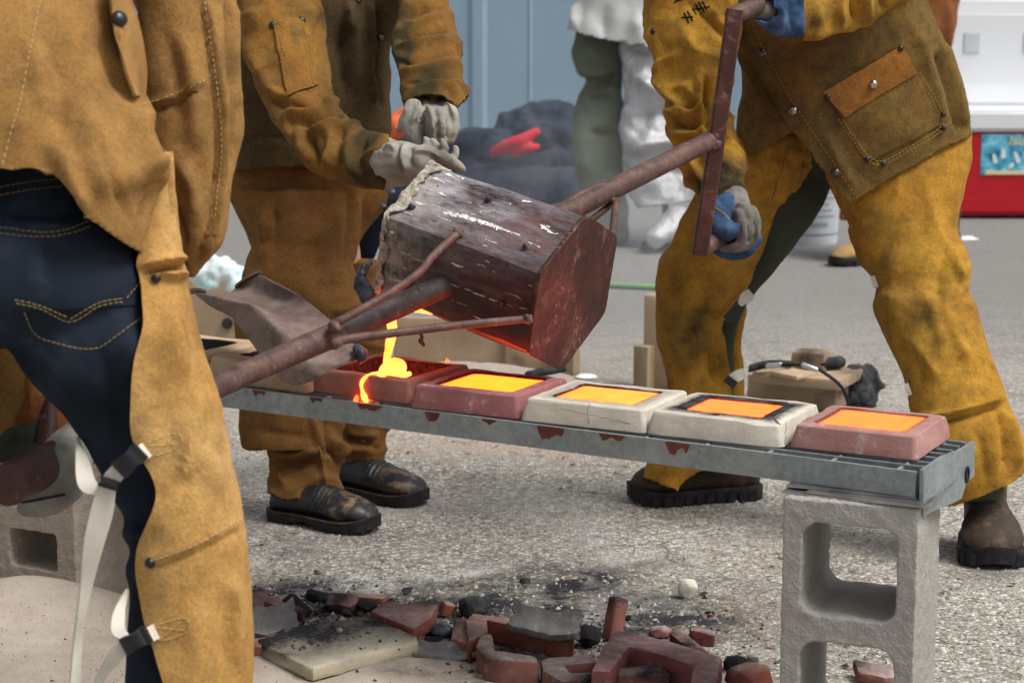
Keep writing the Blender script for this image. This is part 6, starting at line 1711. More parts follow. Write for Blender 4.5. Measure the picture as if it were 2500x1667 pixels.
sl2 = garment('sleeve', d, M['suede_sleeve'], p2, .0045, 4,
    folds=[([(700, 250), (755, 262), (818, 232)], -.012, 9), ([(690, 270), (750, 285), (826, 252)], .013, 11), ([(720, 310), (770, 300), (840, 268)], -.012, 10), ([(740, 330), (790, 318), (850, 285)], .012, 11), ([(735, 300), (738, 345), (760, 400)], .012, 12), ([(755, 320), (765, 370), (790, 420)], -.012, 10), ([(800, 310), (810, 360), (790, 425)], .011, 14), ([(840, 300), (820, 350), (835, 430)], -.009, 11), ([(870, 310), (850, 370), (880, 450)], .009, 14),
           ([(895, 330), (880, 390), (905, 455)], -.007, 10), ([(625, 190), (680, 230), (740, 250)], .007, 14), ([(640, 230), (690, 260), (740, 275)], -.007, 11), ([(600, 20), (640, 60), (680, 60)], .006, 20), ([(600, 80), (620, 150), (650, 210)], .008, 16), ([(790, 30), (770, 100), (790, 180)], -.006, 12), ([(720, 260), (700, 300), (720, 360)], .009, 12), ([(780, 250), (800, 262), (830, 258)], .010, 7),
           ([(975, 40), (1040, 20), (1106, 12)], -.008, 9), ([(975, 62), (1040, 45), (1110, 30)], .007, 10), ([(960, 95), (1030, 76), (1112, 72)], -.010, 9), ([(960, 115), (1030, 98), (1118, 95)], .009, 10), ([(962, 150), (1040, 140), (1122, 130)], -.008, 9), ([(966, 170), (1040, 165), (1124, 150)], .007, 10), ([(975, 205), (1050, 190), (1130, 190)], -.006, 9), ([(1100, 200), (1120, 230), (1135, 250)], .008, 10),
           ([(905, 0), (908, 100), (900, 180), (915, 260)], .012, 8), ([(922, 0), (924, 100), (918, 180), (935, 270)], -.010, 8), ([(840, 40), (830, 150), (850, 250)], -.010, 20), ([(870, 20), (868, 140), (872, 240)], .008, 16)],
    nz=[((6, 6, 5), .009), (16, .005), ((9, 9, 14), .007, 'r'), (40, .0014)], cuts=CUF2[:1], thick=.004, seed=9.0,
    soot_shade=[(860, 440, 60, .6), (800, 415, 50, .4), (730, 360, 40, .3), (900, 380, 40, .45), (975, 150, 30, .7), (990, 100, 25, .6), (1040, 215, 60, .5), (620, 120, 30, .15), (880, 100, 80, .75), (880, 250, 80, .8), (820, 30, 60, .5), (850, 180, 60, .6), (575, 200, 40, .8), (570, 320, 40, .85), (850, 300, 50, .5), (900, 330, 40, .6), (930, 430, 40, .8), (870, 410, 60, .45), (1000, 200, 45, .5), (1060, 225, 60, .45), (985, 60, 30, .7), (965, 130, 25, .7), (780, 330, 40, .3), (640, 250, 40, .2), (930, 60, 60, .8), (1000, 0, 40, .5), (940, 280, 40, .7), (720, 30, 40, .2)])
d = MB()
d.loft([(980, -330, 1150, -280, 4.28, .9), (975, -120, 1115, -120, 4.15, .9), (972, 0, 1106, 0, 4.08, .9), (962, 56, 1112, 51, 4.03, .9), (957, 107, 1120, 104, 3.98, .9), (966, 168, 1125, 160, 3.92, .9), (974, 214, 1134, 205, 3.88, .9), (982, 256, 1143, 240, 3.85, .9), (985, 320, 1150, 300, 3.83, .9)])
sl2b = garment('sleeve', d, M['suede_sleeve'], p2, .0045, 4,
    folds=[([(700, 250), (755, 262), (818, 232)], -.012, 9), ([(690, 270), (750, 285), (826, 252)], .013, 11), ([(720, 310), (770, 300), (840, 268)], -.012, 10), ([(740, 330), (790, 318), (850, 285)], .012, 11), ([(735, 300), (738, 345), (760, 400)], .012, 12), ([(755, 320), (765, 370), (790, 420)], -.012, 10), ([(800, 310), (810, 360), (790, 425)], .011, 14), ([(840, 300), (820, 350), (835, 430)], -.009, 11), ([(870, 310), (850, 370), (880, 450)], .009, 14),
           ([(895, 330), (880, 390), (905, 455)], -.007, 10), ([(625, 190), (680, 230), (740, 250)], .007, 14), ([(640, 230), (690, 260), (740, 275)], -.007, 11), ([(600, 20), (640, 60), (680, 60)], .006, 20), ([(600, 80), (620, 150), (650, 210)], .008, 16), ([(790, 30), (770, 100), (790, 180)], -.006, 12), ([(720, 260), (700, 300), (720, 360)], .009, 12), ([(780, 250), (800, 262), (830, 258)], .010, 7),
           ([(975, 40), (1040, 20), (1106, 12)], -.008, 9), ([(975, 62), (1040, 45), (1110, 30)], .007, 10), ([(960, 95), (1030, 76), (1112, 72)], -.010, 9), ([(960, 115), (1030, 98), (1118, 95)], .009, 10), ([(962, 150), (1040, 140), (1122, 130)], -.008, 9), ([(966, 170), (1040, 165), (1124, 150)], .007, 10), ([(975, 205), (1050, 190), (1130, 190)], -.006, 9), ([(1100, 200), (1120, 230), (1135, 250)], .008, 10),
           ([(905, 0), (908, 100), (900, 180), (915, 260)], .012, 8), ([(922, 0), (924, 100), (918, 180), (935, 270)], -.010, 8), ([(840, 40), (830, 150), (850, 250)], -.010, 20), ([(870, 20), (868, 140), (872, 240)], .008, 16)],
    nz=[((6, 6, 5), .009), (16, .005), ((9, 9, 14), .007, 'r'), (40, .0014)], cuts=CUF2[1:], thick=.004, seed=9.0,
    soot_shade=[(860, 440, 60, .6), (800, 415, 50, .4), (730, 360, 40, .3), (900, 380, 40, .45), (975, 150, 30, .7), (990, 100, 25, .6), (1040, 215, 60, .5), (620, 120, 30, .15), (880, 100, 80, .75), (880, 250, 80, .8), (820, 30, 60, .5), (850, 180, 60, .6), (575, 200, 40, .8), (570, 320, 40, .85), (850, 300, 50, .5), (900, 330, 40, .6), (930, 430, 40, .8), (870, 410, 60, .45), (1000, 200, 45, .5), (1060, 225, 60, .45), (985, 60, 30, .7), (965, 130, 25, .7), (780, 330, 40, .3), (640, 250, 40, .2), (930, 60, 60, .8), (1000, 0, 40, .5), (940, 280, 40, .7), (720, 30, 40, .2)])
pk2 = patch(sl2, [(667, 60), (738, 48), (775, 210), (702, 236)], M['suede_sleeve'], p2, 12, 16, .005, .0035, 'sleeve_pocket')
snap(sl2, 666, 62, M['snapblack'], p2, .008).location += Vector((0, 0, 0)); snap(sl2, 737, 50, M['snapblack'], p2, .008)
for ln in ([(672, 66), (706, 228)], [(680, 66), (714, 224)], [(730, 54), (766, 208)], [(738, 60), (772, 206)], [(706, 232), (774, 212)]):
    stitch(sl2, ln, M['ochrethread'], p2, .004, .002, .0007, .0060)
stitch(sl2, [(668, 58), (700, 53), (736, 46)], M['ochrethread'], p2, .02, .001, .0009, .0060)
for xy in ((929, 93), (876, 1)): snap(jk2, *xy, M['snap'], p2, .007)
# leather trousers, apron legs
d = MB()
d.loft([(560, 345, 950, 345, 4.30, .55), (556, 450, 950, 450, 4.29, .55), (572, 500, 938, 500, 4.29, .52), (600, 560, 905, 560, 4.30, .5), (620, 620, 870, 620, 4.30, .5)])
d.loft([(565, 460, 884, 470, 4.25, .5), (592, 520, 880, 520, 4.24, .5), (616, 575, 873, 565, 4.23, .5), (618, 600, 866, 610, 4.23, .5), (607, 640, 858, 655, 4.22, .5), (590, 690, 876, 695, 4.21, .5), (578, 745, 888, 730, 4.20, .5), (574, 800, 880, 780, 4.20, .52), (578, 880, 850, 860, 4.20, .55), (585, 950, 815, 950, 4.21, .6), (587, 1010, 800, 1010, 4.22, .65), (586, 1060, 800, 1060, 4.22, .66), (594, 1098, 800, 1090, 4.22, .66), (604, 1118, 798, 1112, 4.22, .66), (606, 1160, 796, 1150, 4.22, .66)])
tr2 = garment('leather_apron', d, M['suede_brown'], p2, .0065, 5,
    folds=[([(575, 385), (650, 378), (740, 392), (850, 400)], .009, 8), ([(575, 397), (650, 392), (740, 405), (850, 412)], -.006, 7), ([(640, 500), (650, 600), (625, 660)], .010, 16), ([(670, 470), (668, 560), (640, 640)], -.008, 16), ([(870, 470), (872, 570), (858, 650)], .008, 9), ([(852, 460), (850, 560), (838, 650)], -.007, 9), ([(800, 760), (850, 752), (885, 728)], .006, 8), ([(700, 640), (760, 720), (860, 740)], .005, 30), ([(600, 1050), (700, 1060), (790, 1080)], -.006, 20), ([(755, 1005), (772, 1060), (790, 1105)], .006, 6)],
    nz=[((6, 6, 3), .009), (18, .003), ((6, 6, 3), .007, 'r')], soot_shade=[(790, 640, 16, .8), (782, 690, 10, .6), (770, 710, 10, .5), (720, 480, 80, .15), (640, 1050, 60, .2), (570, 340, 60, .6), (700, 400, 80, .2)],
    cuts=[[(560, 1104), (590, 1100), (605, 1108), (660, 1106), (760, 1112), (800, 1122), (820, 1122), (820, 1300), (560, 1300)]], thick=.004, seed=12.0)
d = MB()
d.loft([(652, 1000, 842, 1000, 4.24, .7), (652, 1080, 838, 1070, 4.24, .7), (655, 1110, 850, 1105, 4.24, .7), (662, 1140, 838, 1135, 4.24, .7), (652, 1180, 832, 1170, 4.24, .72), (646, 1215, 842, 1205, 4.24, .74), (640, 1260, 850, 1250, 4.24, .76)])
d.loft([(790, 640, 925, 640, 4.46, .6), (805, 760, 950, 760, 4.46, .6), (815, 900, 952, 900, 4.46, .6), (822, 1000, 952, 1000, 4.45, .6), (826, 1060, 944, 1060, 4.45, .65), (836, 1110, 940, 1105, 4.45, .68), (842, 1150, 950, 1142, 4.45, .7), (842, 1200, 955, 1190, 4.45, .7)])
lo2 = garment('leather_spats', d, M['suede_brown'], p2, .006, 4,
    folds=[([(660, 1120), (720, 1135), (785, 1115)], -.014, 11), ([(665, 1105), (720, 1112), (790, 1092)], .010, 10), ([(800, 1060), (840, 1100), (845, 1120)], .012, 11), ([(790, 1080), (810, 1110), (835, 1140)], -.012, 9), ([(665, 1110), (680, 1160), (700, 1190)], .006, 7), ([(775, 1060), (785, 1110), (790, 1150), (800, 1205)], .006, 6), ([(830, 1070), (880, 1075), (930, 1100)], -.012, 9), ([(835, 1090), (890, 1095), (938, 1078)], .008, 9), ([(845, 1050), (870, 1066), (930, 1060)], .008, 8)],
    nz=[((9, 9, 9), .006), (24, .0025), ((8, 8, 14), .008, 'r')], soot_shade=[(740, 1120, 40, .4), (860, 1080, 40, .4), (880, 820, 60, .2)],
    cuts=[[(600, 1210), (650, 1212), (690, 1224), (740, 1228), (790, 1220), (845, 1201), (846, 1185), (843, 1170), (870, 1164), (920, 1154), (956, 1150), (1000, 1300), (600, 1300)]], thick=.004, seed=15.0)
stitch(lo2, [(756, 1012), (772, 1060), (784, 1110), (794, 1160), (802, 1200)], M['ochrethread'], p2, .005, .003, .0008); snap(lo2, 799, 1205, M['snapblack'], p2, .0075)
d = MB(); d.loft([(840, 480, 960, 480, 4.47, .5), (850, 560, 945, 560, 4.48, .5), (845, 640, 915, 640, 4.48, .5), (850, 730, 912, 730, 4.48, .5), (840, 820, 930, 820, 4.48, .5), (845, 1120, 930, 1120, 4.46, .5)])
garment('trousers', d, M['navy'], p2, .01, 3, nz=[(10, .004)])
boot(p2, G(668, 1262), G(918, 1300), M['boot_black'], .108, .115, 'dress', 1); boot(p2, G(800, 1195), G(1036, 1235), M['boot_black'], .108, .115, 'dress', 2)
# gloves
d = MB()
d.loft([(1012, 225, 1108, 240, 3.90, .5), (1000, 246, 1116, 258, 3.86, .55), (990, 268, 1120, 280, 3.83, .6), (990, 292, 1122, 304, 3.81, .6), (1004, 318, 1118, 328, 3.80, .55), (1018, 345, 1104, 348, 3.79, .5)], 4, 24)
for t in ([(1010, 262, 3.81, 0.0187), (1004, 300, 3.79, 0.0187), (1010, 335, 3.78, 0.0144), (1022, 352, 3.78, 0.0101)], [(1050, 285, 3.78, 0.0158), (1056, 315, 3.765, 0.0158), (1060, 345, 3.77, 0.0122)], [(1078, 280, 3.78, 0.0166), (1082, 315, 3.765, 0.0158), (1080, 345, 3.77, 0.0115)],
          [(1100, 275, 3.79, 0.0158), (1106, 312, 3.78, 0.0151), (1100, 342, 3.78, 0.0108)], [(990, 290, 3.80, 0.0130), (980, 312, 3.80, 0.0101), (974, 316, 3.80, 0.0065)]): d.tube(t, 12, 3)
garment('glove', d, M['glove'], p2, .0028, 2, folds=[([(1028, 240), (1026, 280), (1030, 310)], -.009, 5), ([(1020, 245), (1015, 280), (1000, 310)], .005, 6), ([(1040, 255), (1055, 290), (1058, 330)], .006, 5), ([(1068, 290), (1066, 320), (1072, 345)], -.007, 4), ([(1092, 285), (1094, 320), (1092, 345)], -.007, 4), ([(1080, 250), (1100, 270), (1112, 300)], .006, 6), ([(1035, 300), (1040, 330), (1035, 345)], -.010, 5)], nz=[(25, .003), (60, .0015)], soot_shade=[(1040, 330, 30, .6), (1000, 330, 30, .3)])
d = MB()
for t in ([(945, 398, 3.765, .048), (968, 398, 3.74, .044), (1000, 400, 3.71, .040), (1040, 402, 3.68, .036)], [(940, 360, 3.76, .022), (950, 380, 3.75, .03), (945, 430, 3.76, .026)], [(1030, 388, 3.68, 0.0158), (1070, 386, 3.66, 0.0145), (1105, 396, 3.65, 0.0119), (1128, 412, 3.65, 0.0079)], [(1020, 372, 3.70, 0.0132), (1045, 362, 3.69, 0.0112), (1042, 345, 3.69, 0.0086), (1038, 338, 3.69, 0.0059)],
          [(1050, 378, 3.69, 0.0112), (1066, 366, 3.685, 0.0099), (1060, 348, 3.685, 0.0079), (1056, 342, 3.685, 0.0059)], [(1066, 384, 3.675, 0.0106), (1086, 372, 3.67, 0.0092), (1082, 350, 3.67, 0.0073), (1078, 343, 3.67, 0.0053)], [(1090, 395, 3.66, 0.0099), (1108, 385, 3.66, 0.0086), (1114, 368, 3.66, 0.0066), (1112, 361, 3.66, 0.0046)]): d.tube(t, 12, 3)
garment('glove', d, M['glove'], p2, .0027, 2, folds=[([(975, 345), (968, 385), (985, 430)], -.008, 6), ([(990, 350), (985, 385), (1000, 425)], .006, 6), ([(1010, 360), (1000, 385), (1015, 415)], -.006, 5), ([(935, 370), (955, 360), (975, 370)], .006, 6), ([(1010, 375), (1040, 372), (1080, 385)], .004, 4)], nz=[(25, .003), (70, .0014)], soot_shade=[(990, 410, 40, .35), (1080, 395, 40, .5), (950, 440, 30, .3)])

# ---------------------------------------------------------------- helper holding the far end of the shank
p3 = thing('person', G(2050, 1290), 'person in mustard yellow leathers leaning forward to hold the T bar', 'person')
body(p3, [[(2080, 380, 4.12, .10), (2020, 100, 4.05, .11), (1930, -250, 4.0, .12)], [(1960, 420, 4.2, .075), (1720, 720, 4.28, .05), (1700, 1130, 4.38, .04)], [(2210, 420, 4.12, .08), (2260, 720, 4.05, .055), (2390, 1200, 3.97, .04)], [(1720, -200, 4.0, .05), (1700, 150, 3.95, .05), (1770, 420, 3.85, .04), (1795, 520, 3.80, .03)], [(2180, -220, 4.0, .05), (2200, -60, 3.95, .045), (2000, 10, 3.82, .04), (1900, 20, 3.78, .03)]], (1800, -560, 3.85))
d = MB()
d.loft([(1650, -420, 2150, -460, 3.98, .55), (1650, -220, 2220, -240, 4.0, .58), (1690, -60, 2250, -30, 4.03, .6), (1780, 90, 2288, 89, 4.06, .6), (1808, 190, 2326, 187, 4.09, .6), (1800, 290, 2350, 270, 4.11, .6), (1798, 380, 2362, 335, 4.13, .6), (1815, 470, 2368, 410, 4.14, .6), (1840, 580, 2370, 540, 4.15, .6)], 5, 40)
HEM3 = [(1700, 404), (1796, 402), (1814, 402), (1880, 368), (1938, 333), (1968, 378), (2000, 424), (2036, 472), (2070, 512), (2082, 508), (2143, 468), (2190, 440), (2241, 411), (2308, 371), (2362, 347), (2420, 320), (2420, 800), (1700, 800)]
jk3 = garment('jacket', d, M['suede_olive'], p3, .0065, 4,
    folds=[([(1790, 120), (1850, 220), (1930, 340), (1990, 440), (2060, 520)], .005, 9), ([(2100, 60), (2000, 110), (1930, 150)], .006, 25), ([(2290, 100), (2330, 220), (2350, 320)], .008, 10), ([(2272, 120), (2310, 230), (2336, 330)], -.008, 9), ([(2225, 60), (2270, 180), (2300, 300)], .006, 14), ([(2120, 330), (2200, 330), (2270, 300)], .005, 16), ([(2080, 342), (2130, 330), (2170, 322)], -.005, 8), ([(2000, 300), (2060, 420), (2100, 480)], .004, 16), ([(1880, 120), (1980, 100), (2080, 100)], -.006, 20)],
    steps=[([(1740, -400), (1775, 0), (1812, 89), (1862, 196), (1897, 263), (1937, 330), (2000, 424), (2071, 513), (2200, 700)], .010, 8)],
    nz=[((4, 4, 4), .007), (12, .003), (40, .001)], cuts=[HEM3], thick=.004, seed=21.0,
    soot_shade=[(1850, 120, 60, .75), (1850, 250, 50, .7), (1900, 250, 40, .5), (1970, 130, 60, .5), (2100, 120, 90, .4), (2060, 250, 60, .35), (2200, 90, 60, .35), (1960, 300, 40, .45), (2060, 440, 50, .4), (2180, 400, 50, .3), (1830, 350, 30, .3), (2300, 330, 40, .35), (2150, 220, 40, .2)])
pk3 = patch(jk3, [(2025, 245), (2210, 135), (2302, 300), (2120, 395)], M['suede_olive'], p3, 18, 16, .004, .003, 'chest_pocket', .004)
fl3 = patch(jk3, [(2008, 226), (2198, 112), (2234, 178), (2062, 286)], M['suede_orange'], p3, 18, 9, .0095, .004, 'pocket_flap', .004)
for x, y in ((2020, 237), (2199, 119)): snap(fl3, x, y, M['snapblack'], p3, .0062)
snap(fl3, 2132, 207, M['snapbright'], p3, .0088)
for x, y in ((2116, 390), (2156, 401), (2302, 281), (2303, 314)): snap(jk3, x, y, M['snapblack'], p3, .0062).location += Vector((0, -.005, .001))
for xy in ((1864, 128), (2041, 422)): snap(jk3, *xy, M['snap'], p3, .0085)
snap(jk3, 1936, 271, M['snapbright'], p3, .0088)
for ln in ([(2046, 290), (2080, 340), (2116, 388), (2156, 400), (2230, 360), (2302, 312), (2302, 280), (2270, 220), (2236, 170)], [(2056, 294), (2088, 340), (2122, 382), (2156, 392), (2228, 352), (2294, 308), (2293, 282), (2262, 226)]):
    stitch(jk3, ln, M['ochrethread'], p3, .004, .002, .0007, .0062)
stitch(jk3, [(1836, 60), (1880, 150), (1930, 240), (1990, 330), (2050, 420), (2096, 490)], M['ochrethread'], p3, .004, .004, .0006, .0008)
# sleeves
d = MB()
d.loft([(1585, -330, 1840, -330, 3.98, .9), (1570, -130, 1840, -120, 3.97, .9), (1569, 0, 1825, 0, 3.96, .9), (1580, 67, 1810, 70, 3.95, .9), (1595, 125, 1798, 130, 3.94, .9), (1604, 179, 1788, 187, 3.93, .9), (1613, 232, 1782, 240, 3.92, .9), (1619, 286, 1788, 290, 3.90, .9), (1626, 325, 1796, 318, 3.89, .9), (1642, 362, 1810, 352, 3.88, .9), (1656, 410, 1820, 395, 3.86, .9), (1680, 455, 1822, 440, 3.84, .9), (1706, 494, 1820, 487, 3.82, .9), (1720, 540, 1820, 540, 3.80, .9)])
sl3 = garment('sleeve', d, M['suede_yellow'], p3, .0045, 4,
    folds=[([(1605, 180), (1640, 250), (1690, 270)], .012, 14), ([(1612, 232), (1650, 262), (1720, 250)], -.011, 10), ([(1615, 262), (1660, 285), (1740, 270)], .012, 11), ([(1618, 292), (1670, 308), (1740, 300)], -.012, 9), ([(1625, 318), (1680, 330), (1730, 322)], .011, 10), ([(1640, 345), (1700, 340), (1760, 335)], -.009, 9), ([(1705, 180), (1708, 260), (1715, 330), (1730, 400)], .012, 8), ([(1722, 180), (1725, 260), (1735, 340), (1750, 410)], -.011, 9),
           ([(1650, 370), (1690, 400), (1710, 460)], .008, 10), ([(1660, 420), (1690, 430), (1710, 480)], -.006, 8), ([(1580, 60), (1610, 130), (1615, 220)], .006, 10), ([(1760, 200), (1752, 280), (1780, 360)], -.008, 12), ([(1640, 80), (1690, 110), (1720, 180)], .007, 20), ([(1668, 205), (1690, 235), (1700, 265)], .009, 9), ([(1640, 250), (1668, 280), (1672, 310)], .008, 8), ([(1670, 0), (1740, 60), (1790, 110)], -.006, 12)],
    nz=[((7, 7, 7), .008), (18, .004), ((10, 10, 15), .008, 'r'), (44, .0012)], seed=31.0, thick=.004, cuts=[[(1640, 470), (1690, 486), (1741, 493), (1780, 489), (1822, 487), (1860, 480), (1860, 600), (1640, 600)]],
    soot_shade=[(1750, 150, 40, .5), (1770, 250, 40, .75), (1800, 330, 30, .5), (1765, 440, 50, .85), (1790, 380, 50, .85), (1800, 430, 40, .7), (1700, 450, 35, .6), (1700, 340, 30, .4), (1690, 290, 25, .4), (1650, 265, 25, .35), (1790, 460, 40, .5), (1720, 60, 40, .2), (1740, 480, 40, .5)])
snap(sl3, 1594, 77, M['snapblack'], p3, .006)
stitch(sl3, [(1600, 72), (1618, 120), (1624, 150), (1612, 175), (1626, 226)], M['ochrethread'], p3, .004, .002, .0007, .004)
snap(sl3, 1820, 477, M['snapbright'], p3, .006)
for ln in ([(1670, 32), (1682, 58)], [(1678, 28), (1692, 54)], [(1664, 44), (1694, 42)], [(1690, 20), (1702, 40)], [(1698, 10), (1712, 36)], [(1706, 6), (1720, 32)], [(1714, 4), (1728, 28)], [(1690, 26), (1736, 16)], [(1650, 4), (1680, -4)], [(1645, 8), (1655, 0)]):
    cordline(sl3, ln, M['marker'], p3, .0022, -.001, 'tally_mark')
d = MB()
d.loft([(2250, -330, 2330, -150, 4.06, .9), (2200, -260, 2280, -60, 4.0, .9), (2165, -190, 2215, 10, 3.95, .9), (2130, -130, 2140, 55, 3.91, .9), (2095, -105, 2100, 72, 3.89, .9), (2050, -90, 2055, 74, 3.86, .9), (2000, -78, 2004, 88, 3.83, .9), (1960, -62, 1958, 92, 3.80, .9), (1915, -60, 1915, 90, 3.78, .9)])
sl3b = garment('sleeve', d, M['suede_yellow'], p3, .0065, 4, folds=[([(2090, -60), (2085, 20), (2095, 66)], -.012, 8), ([(2110, -60), (2112, 20), (2118, 66)], .010, 10), ([(2060, -40), (2050, 20), (2060, 70)], .008, 10), ([(2150, -20), (2160, 20), (2180, 36)], -.008, 9), ([(2000, -30), (1995, 30), (2005, 84)], .006, 14), ([(1960, 84), (2020, 78), (2080, 60)], .006, 10)], nz=[(8, .008), (20, .003), ((14, 10, 9), .009, 'r')], soot_shade=[(2000, 60, 50, .5), (2060, 20, 40, .3), (2150, 10, 40, .3), (1970, 30, 40, .4)], seed=35.0,
               cuts=[[(1850, -100), (1944, -100), (1952, 20), (1950, 130), (1850, 130)]], thick=.004)
# trousers under the leggings
d = MB()
d.loft([(1850, 260, 2340, 250, 4.16, .52), (1810, 340, 2350, 330, 4.18, .52), (1850, 400, 2320, 400, 4.18, .45), (1930, 430, 2280, 430, 4.18, .35)])
d.loft([(1745, 400, 2030, 400, 4.20, .7), (1720, 500, 2016, 490, 4.22, .75), (1690, 590, 1958, 580, 4.24, .8), (1660, 690, 1884, 670, 4.27, .85), (1650, 740, 1846, 716, 4.29, .85), (1640, 800, 1800, 800, 4.31, .85), (1640, 900, 1790, 900, 4.33, .85), (1640, 1000, 1790, 1000, 4.35, .85), (1640, 1160, 1790, 1160, 4.38, .85)])
d.loft([(2020, 440, 2340, 420, 4.14, .7), (2085, 560, 2320, 550, 4.10, .75), (2130, 680, 2320, 660, 4.07, .8), (2160, 800, 2340, 780, 4.04, .8), (2230, 950, 2400, 950, 4.0, .8), (2280, 1100, 2440, 1100, 3.97, .8), (2320, 1230, 2440, 1230, 3.95, .8)])
garment('trousers', d, M['olive'], p3, .008, 4, nz=[(8, .006), (20, .002)], folds=[([(1960, 440), (1900, 560), (1850, 680)], .006, 16)])
# leather leggings, closed round the front
d = MB()
d.loft([(1775, 330, 2000, 330, 4.12, .6), (1740, 400, 1992, 400, 4.13, .6), (1712, 440, 1972, 430, 4.14, .62), (1690, 480, 1944, 482, 4.16, .66), (1662, 530, 1914, 530, 4.18, .7), (1636, 594, 1880, 590, 4.20, .74), (1610, 650, 1848, 650, 4.22, .78), (1602, 690, 1824, 700, 4.24, .8), (1604, 735, 1798, 745, 4.26, .82), (1606, 790, 1770, 785, 4.27, .82), (1609, 830, 1760, 825, 4.28, .82), (1622, 888, 1772, 888, 4.30, .82), (1636, 945, 1782, 948, 4.31, .82), (1630, 1020, 1790, 1020, 4.33, .84), (1600, 1090, 1785, 1090, 4.35, .86), (1575, 1140, 1770, 1135, 4.36, .86), (1560, 1180, 1760, 1175, 4.37, .86), (1550, 1230, 1760, 1230, 4.37, .86)])
d.loft([(1660, 760, 1816, 745, 4.34, .7), (1660, 840, 1812, 840, 4.35, .7), (1662, 890, 1818, 890, 4.36, .7), (1665, 950, 1820, 950, 4.37, .7), (1665, 1050, 1818, 1050, 4.38, .7)])
lgA = garment('legging', d, M['suede_yellow'], p3, .006, 5,
    folds=[([(1640, 640), (1690, 720), (1760, 770)], .006, 24), ([(1620, 720), (1680, 790), (1750, 830)], -.005, 24), ([(1660, 560), (1720, 600), (1800, 600)], .006, 30), ([(1630, 800), (1660, 860), (1700, 940)], .006, 16), ([(1740, 830), (1735, 890), (1750, 945)], -.008, 10), ([(1764, 800), (1760, 850), (1775, 930)], .010, 6), ([(1790, 790), (1782, 850), (1795, 930)], -.014, 8), ([(1880, 430), (1930, 450), (1970, 440)], .006, 10), ([(1880, 378), (1940, 395), (1990, 400)], -.006, 7), ([(1640, 1020), (1660, 1100), (1650, 1170)], .006, 14), ([(1690, 1040), (1700, 1110), (1690, 1190)], -.006, 12), ([(1720, 500), (1760, 580), (1740, 660)], .006, 26)],
    nz=[((5, 5, 3.5), .009), (14, .003), ((7, 7, 5), .007, 'r'), (40, .001)], seed=41.0, thick=.004,
    cuts=[[(1500, 1150), (1558, 1168), (1590, 1180), (1625, 1196), (1660, 1203), (1690, 1170), (1740, 1150), (1800, 1142), (1850, 1150), (1850, 1300), (1500, 1300)], [(1985, 412), (1978, 420), (1929, 504), (1884, 585), (1850, 650), (1836, 690), (1900, 690), (2100, 400)]],
    soot_shade=[(1690, 760, 80, .36), (1720, 810, 60, .30), (1640, 880, 50, .2), (1650, 730, 40, .2), (1720, 880, 40, .3), (1700, 860, 60, .3), (1660, 620, 50, .15), (1680, 500, 50, .25)])
patch(lgA, [(1926, 360), (1962, 372), (1935, 505), (1884, 488)], M['suede_yellow'], p3, 8, 14, .003, .003, 'leather_tab')
stitch(lgA, [(1932, 365), (1918, 430), (1893, 486)], M['ochrethread'], p3, .004, .002, .0007, .004); stitch(lgA, [(1955, 374), (1946, 440), (1930, 494), (1893, 484)], M['ochrethread'], p3, .004, .002, .0007, .004)
d = MB()
d.loft([(2000, 330, 2366, 310, 4.11, .55), (2006, 400, 2366, 375, 4.10, .58), (2030, 470, 2360, 440, 4.09, .62), (2062, 540, 2342, 515, 4.07, .66), (2090, 595, 2340, 565, 4.06, .7), (2100, 635, 2360, 610, 4.05, .72), (2122, 668, 2368, 645, 4.04, .74), (2140, 700, 2360, 695, 4.03, .78), (2137, 750, 2382, 745, 4.02, .78), (2155, 820, 2402, 820, 4.0, .8), (2188, 888, 2428, 890, 3.98, .8), (2213, 948, 2450, 955, 3.96, .8), (2228, 1000, 2466, 1000, 3.95, .8), (2238, 1050, 2486, 1050, 3.94, .8), (2262, 1120, 2504, 1115, 3.93, .8), (2300, 1190, 2500, 1180, 3.92, .8), (2315, 1270, 2495, 1250, 3.92, .8)])
lgB = garment('legging', d, M['suede_yellow'], p3, .006, 5,
    folds=[([(2245, 480), (2190, 580), (2150, 640)], .005, 20), ([(2320, 600), (2290, 680), (2300, 760)], -.006, 14), ([(2355, 610), (2330, 640), (2350, 690)], .006, 10), ([(2250, 700), (2280, 780), (2310, 880)], .007, 16), ([(2220, 820), (2260, 880), (2310, 940)], .006, 14), ([(2290, 720), (2330, 820), (2380, 900)], .006, 14), ([(2230, 860), (2250, 900), (2250, 930)], -.006, 10), ([(2228, 1022), (2300, 1015), (2380, 995), (2455, 968)], .011, 7), ([(2230, 1036), (2300, 1030), (2380, 1010), (2460, 984)], -.009, 7), ([(2440, 1000), (2452, 1080), (2450, 1150)], -.010, 9), ([(2460, 1000), (2478, 1080), (2490, 1150)], .010, 10),
           ([(2310, 1060), (2340, 1140), (2350, 1210)], .007, 16), ([(2380, 1040), (2400, 1120), (2410, 1190)], -.005, 14), ([(2400, 680), (2330, 720), (2280, 740)], .003, 12)],
    nz=[((5, 5, 3.5), .009), (14, .003), ((7, 7, 5), .007, 'r'), (40, .001)], seed=47.0, thick=.004,
    cuts=[[(2280, 1240), (2329, 1244), (2393, 1224), (2440, 1206), (2484, 1180), (2540, 1120), (2540, 1400), (2280, 1400)], [(1900, 380), (2006, 420), (2036, 487), (2071, 549), (2060, 560), (1900, 560)]],
    soot_shade=[(2235, 770, 75, .38), (2250, 800, 45, .2), (2300, 1100, 60, .2), (2330, 700, 40, .15), (2190, 630, 50, .35), (2230, 600, 60, .2), (2170, 540, 60, .25), (2270, 850, 25, .35), (2320, 950, 60, .15), (2150, 520, 40, .3), (2240, 520, 20, .3)])
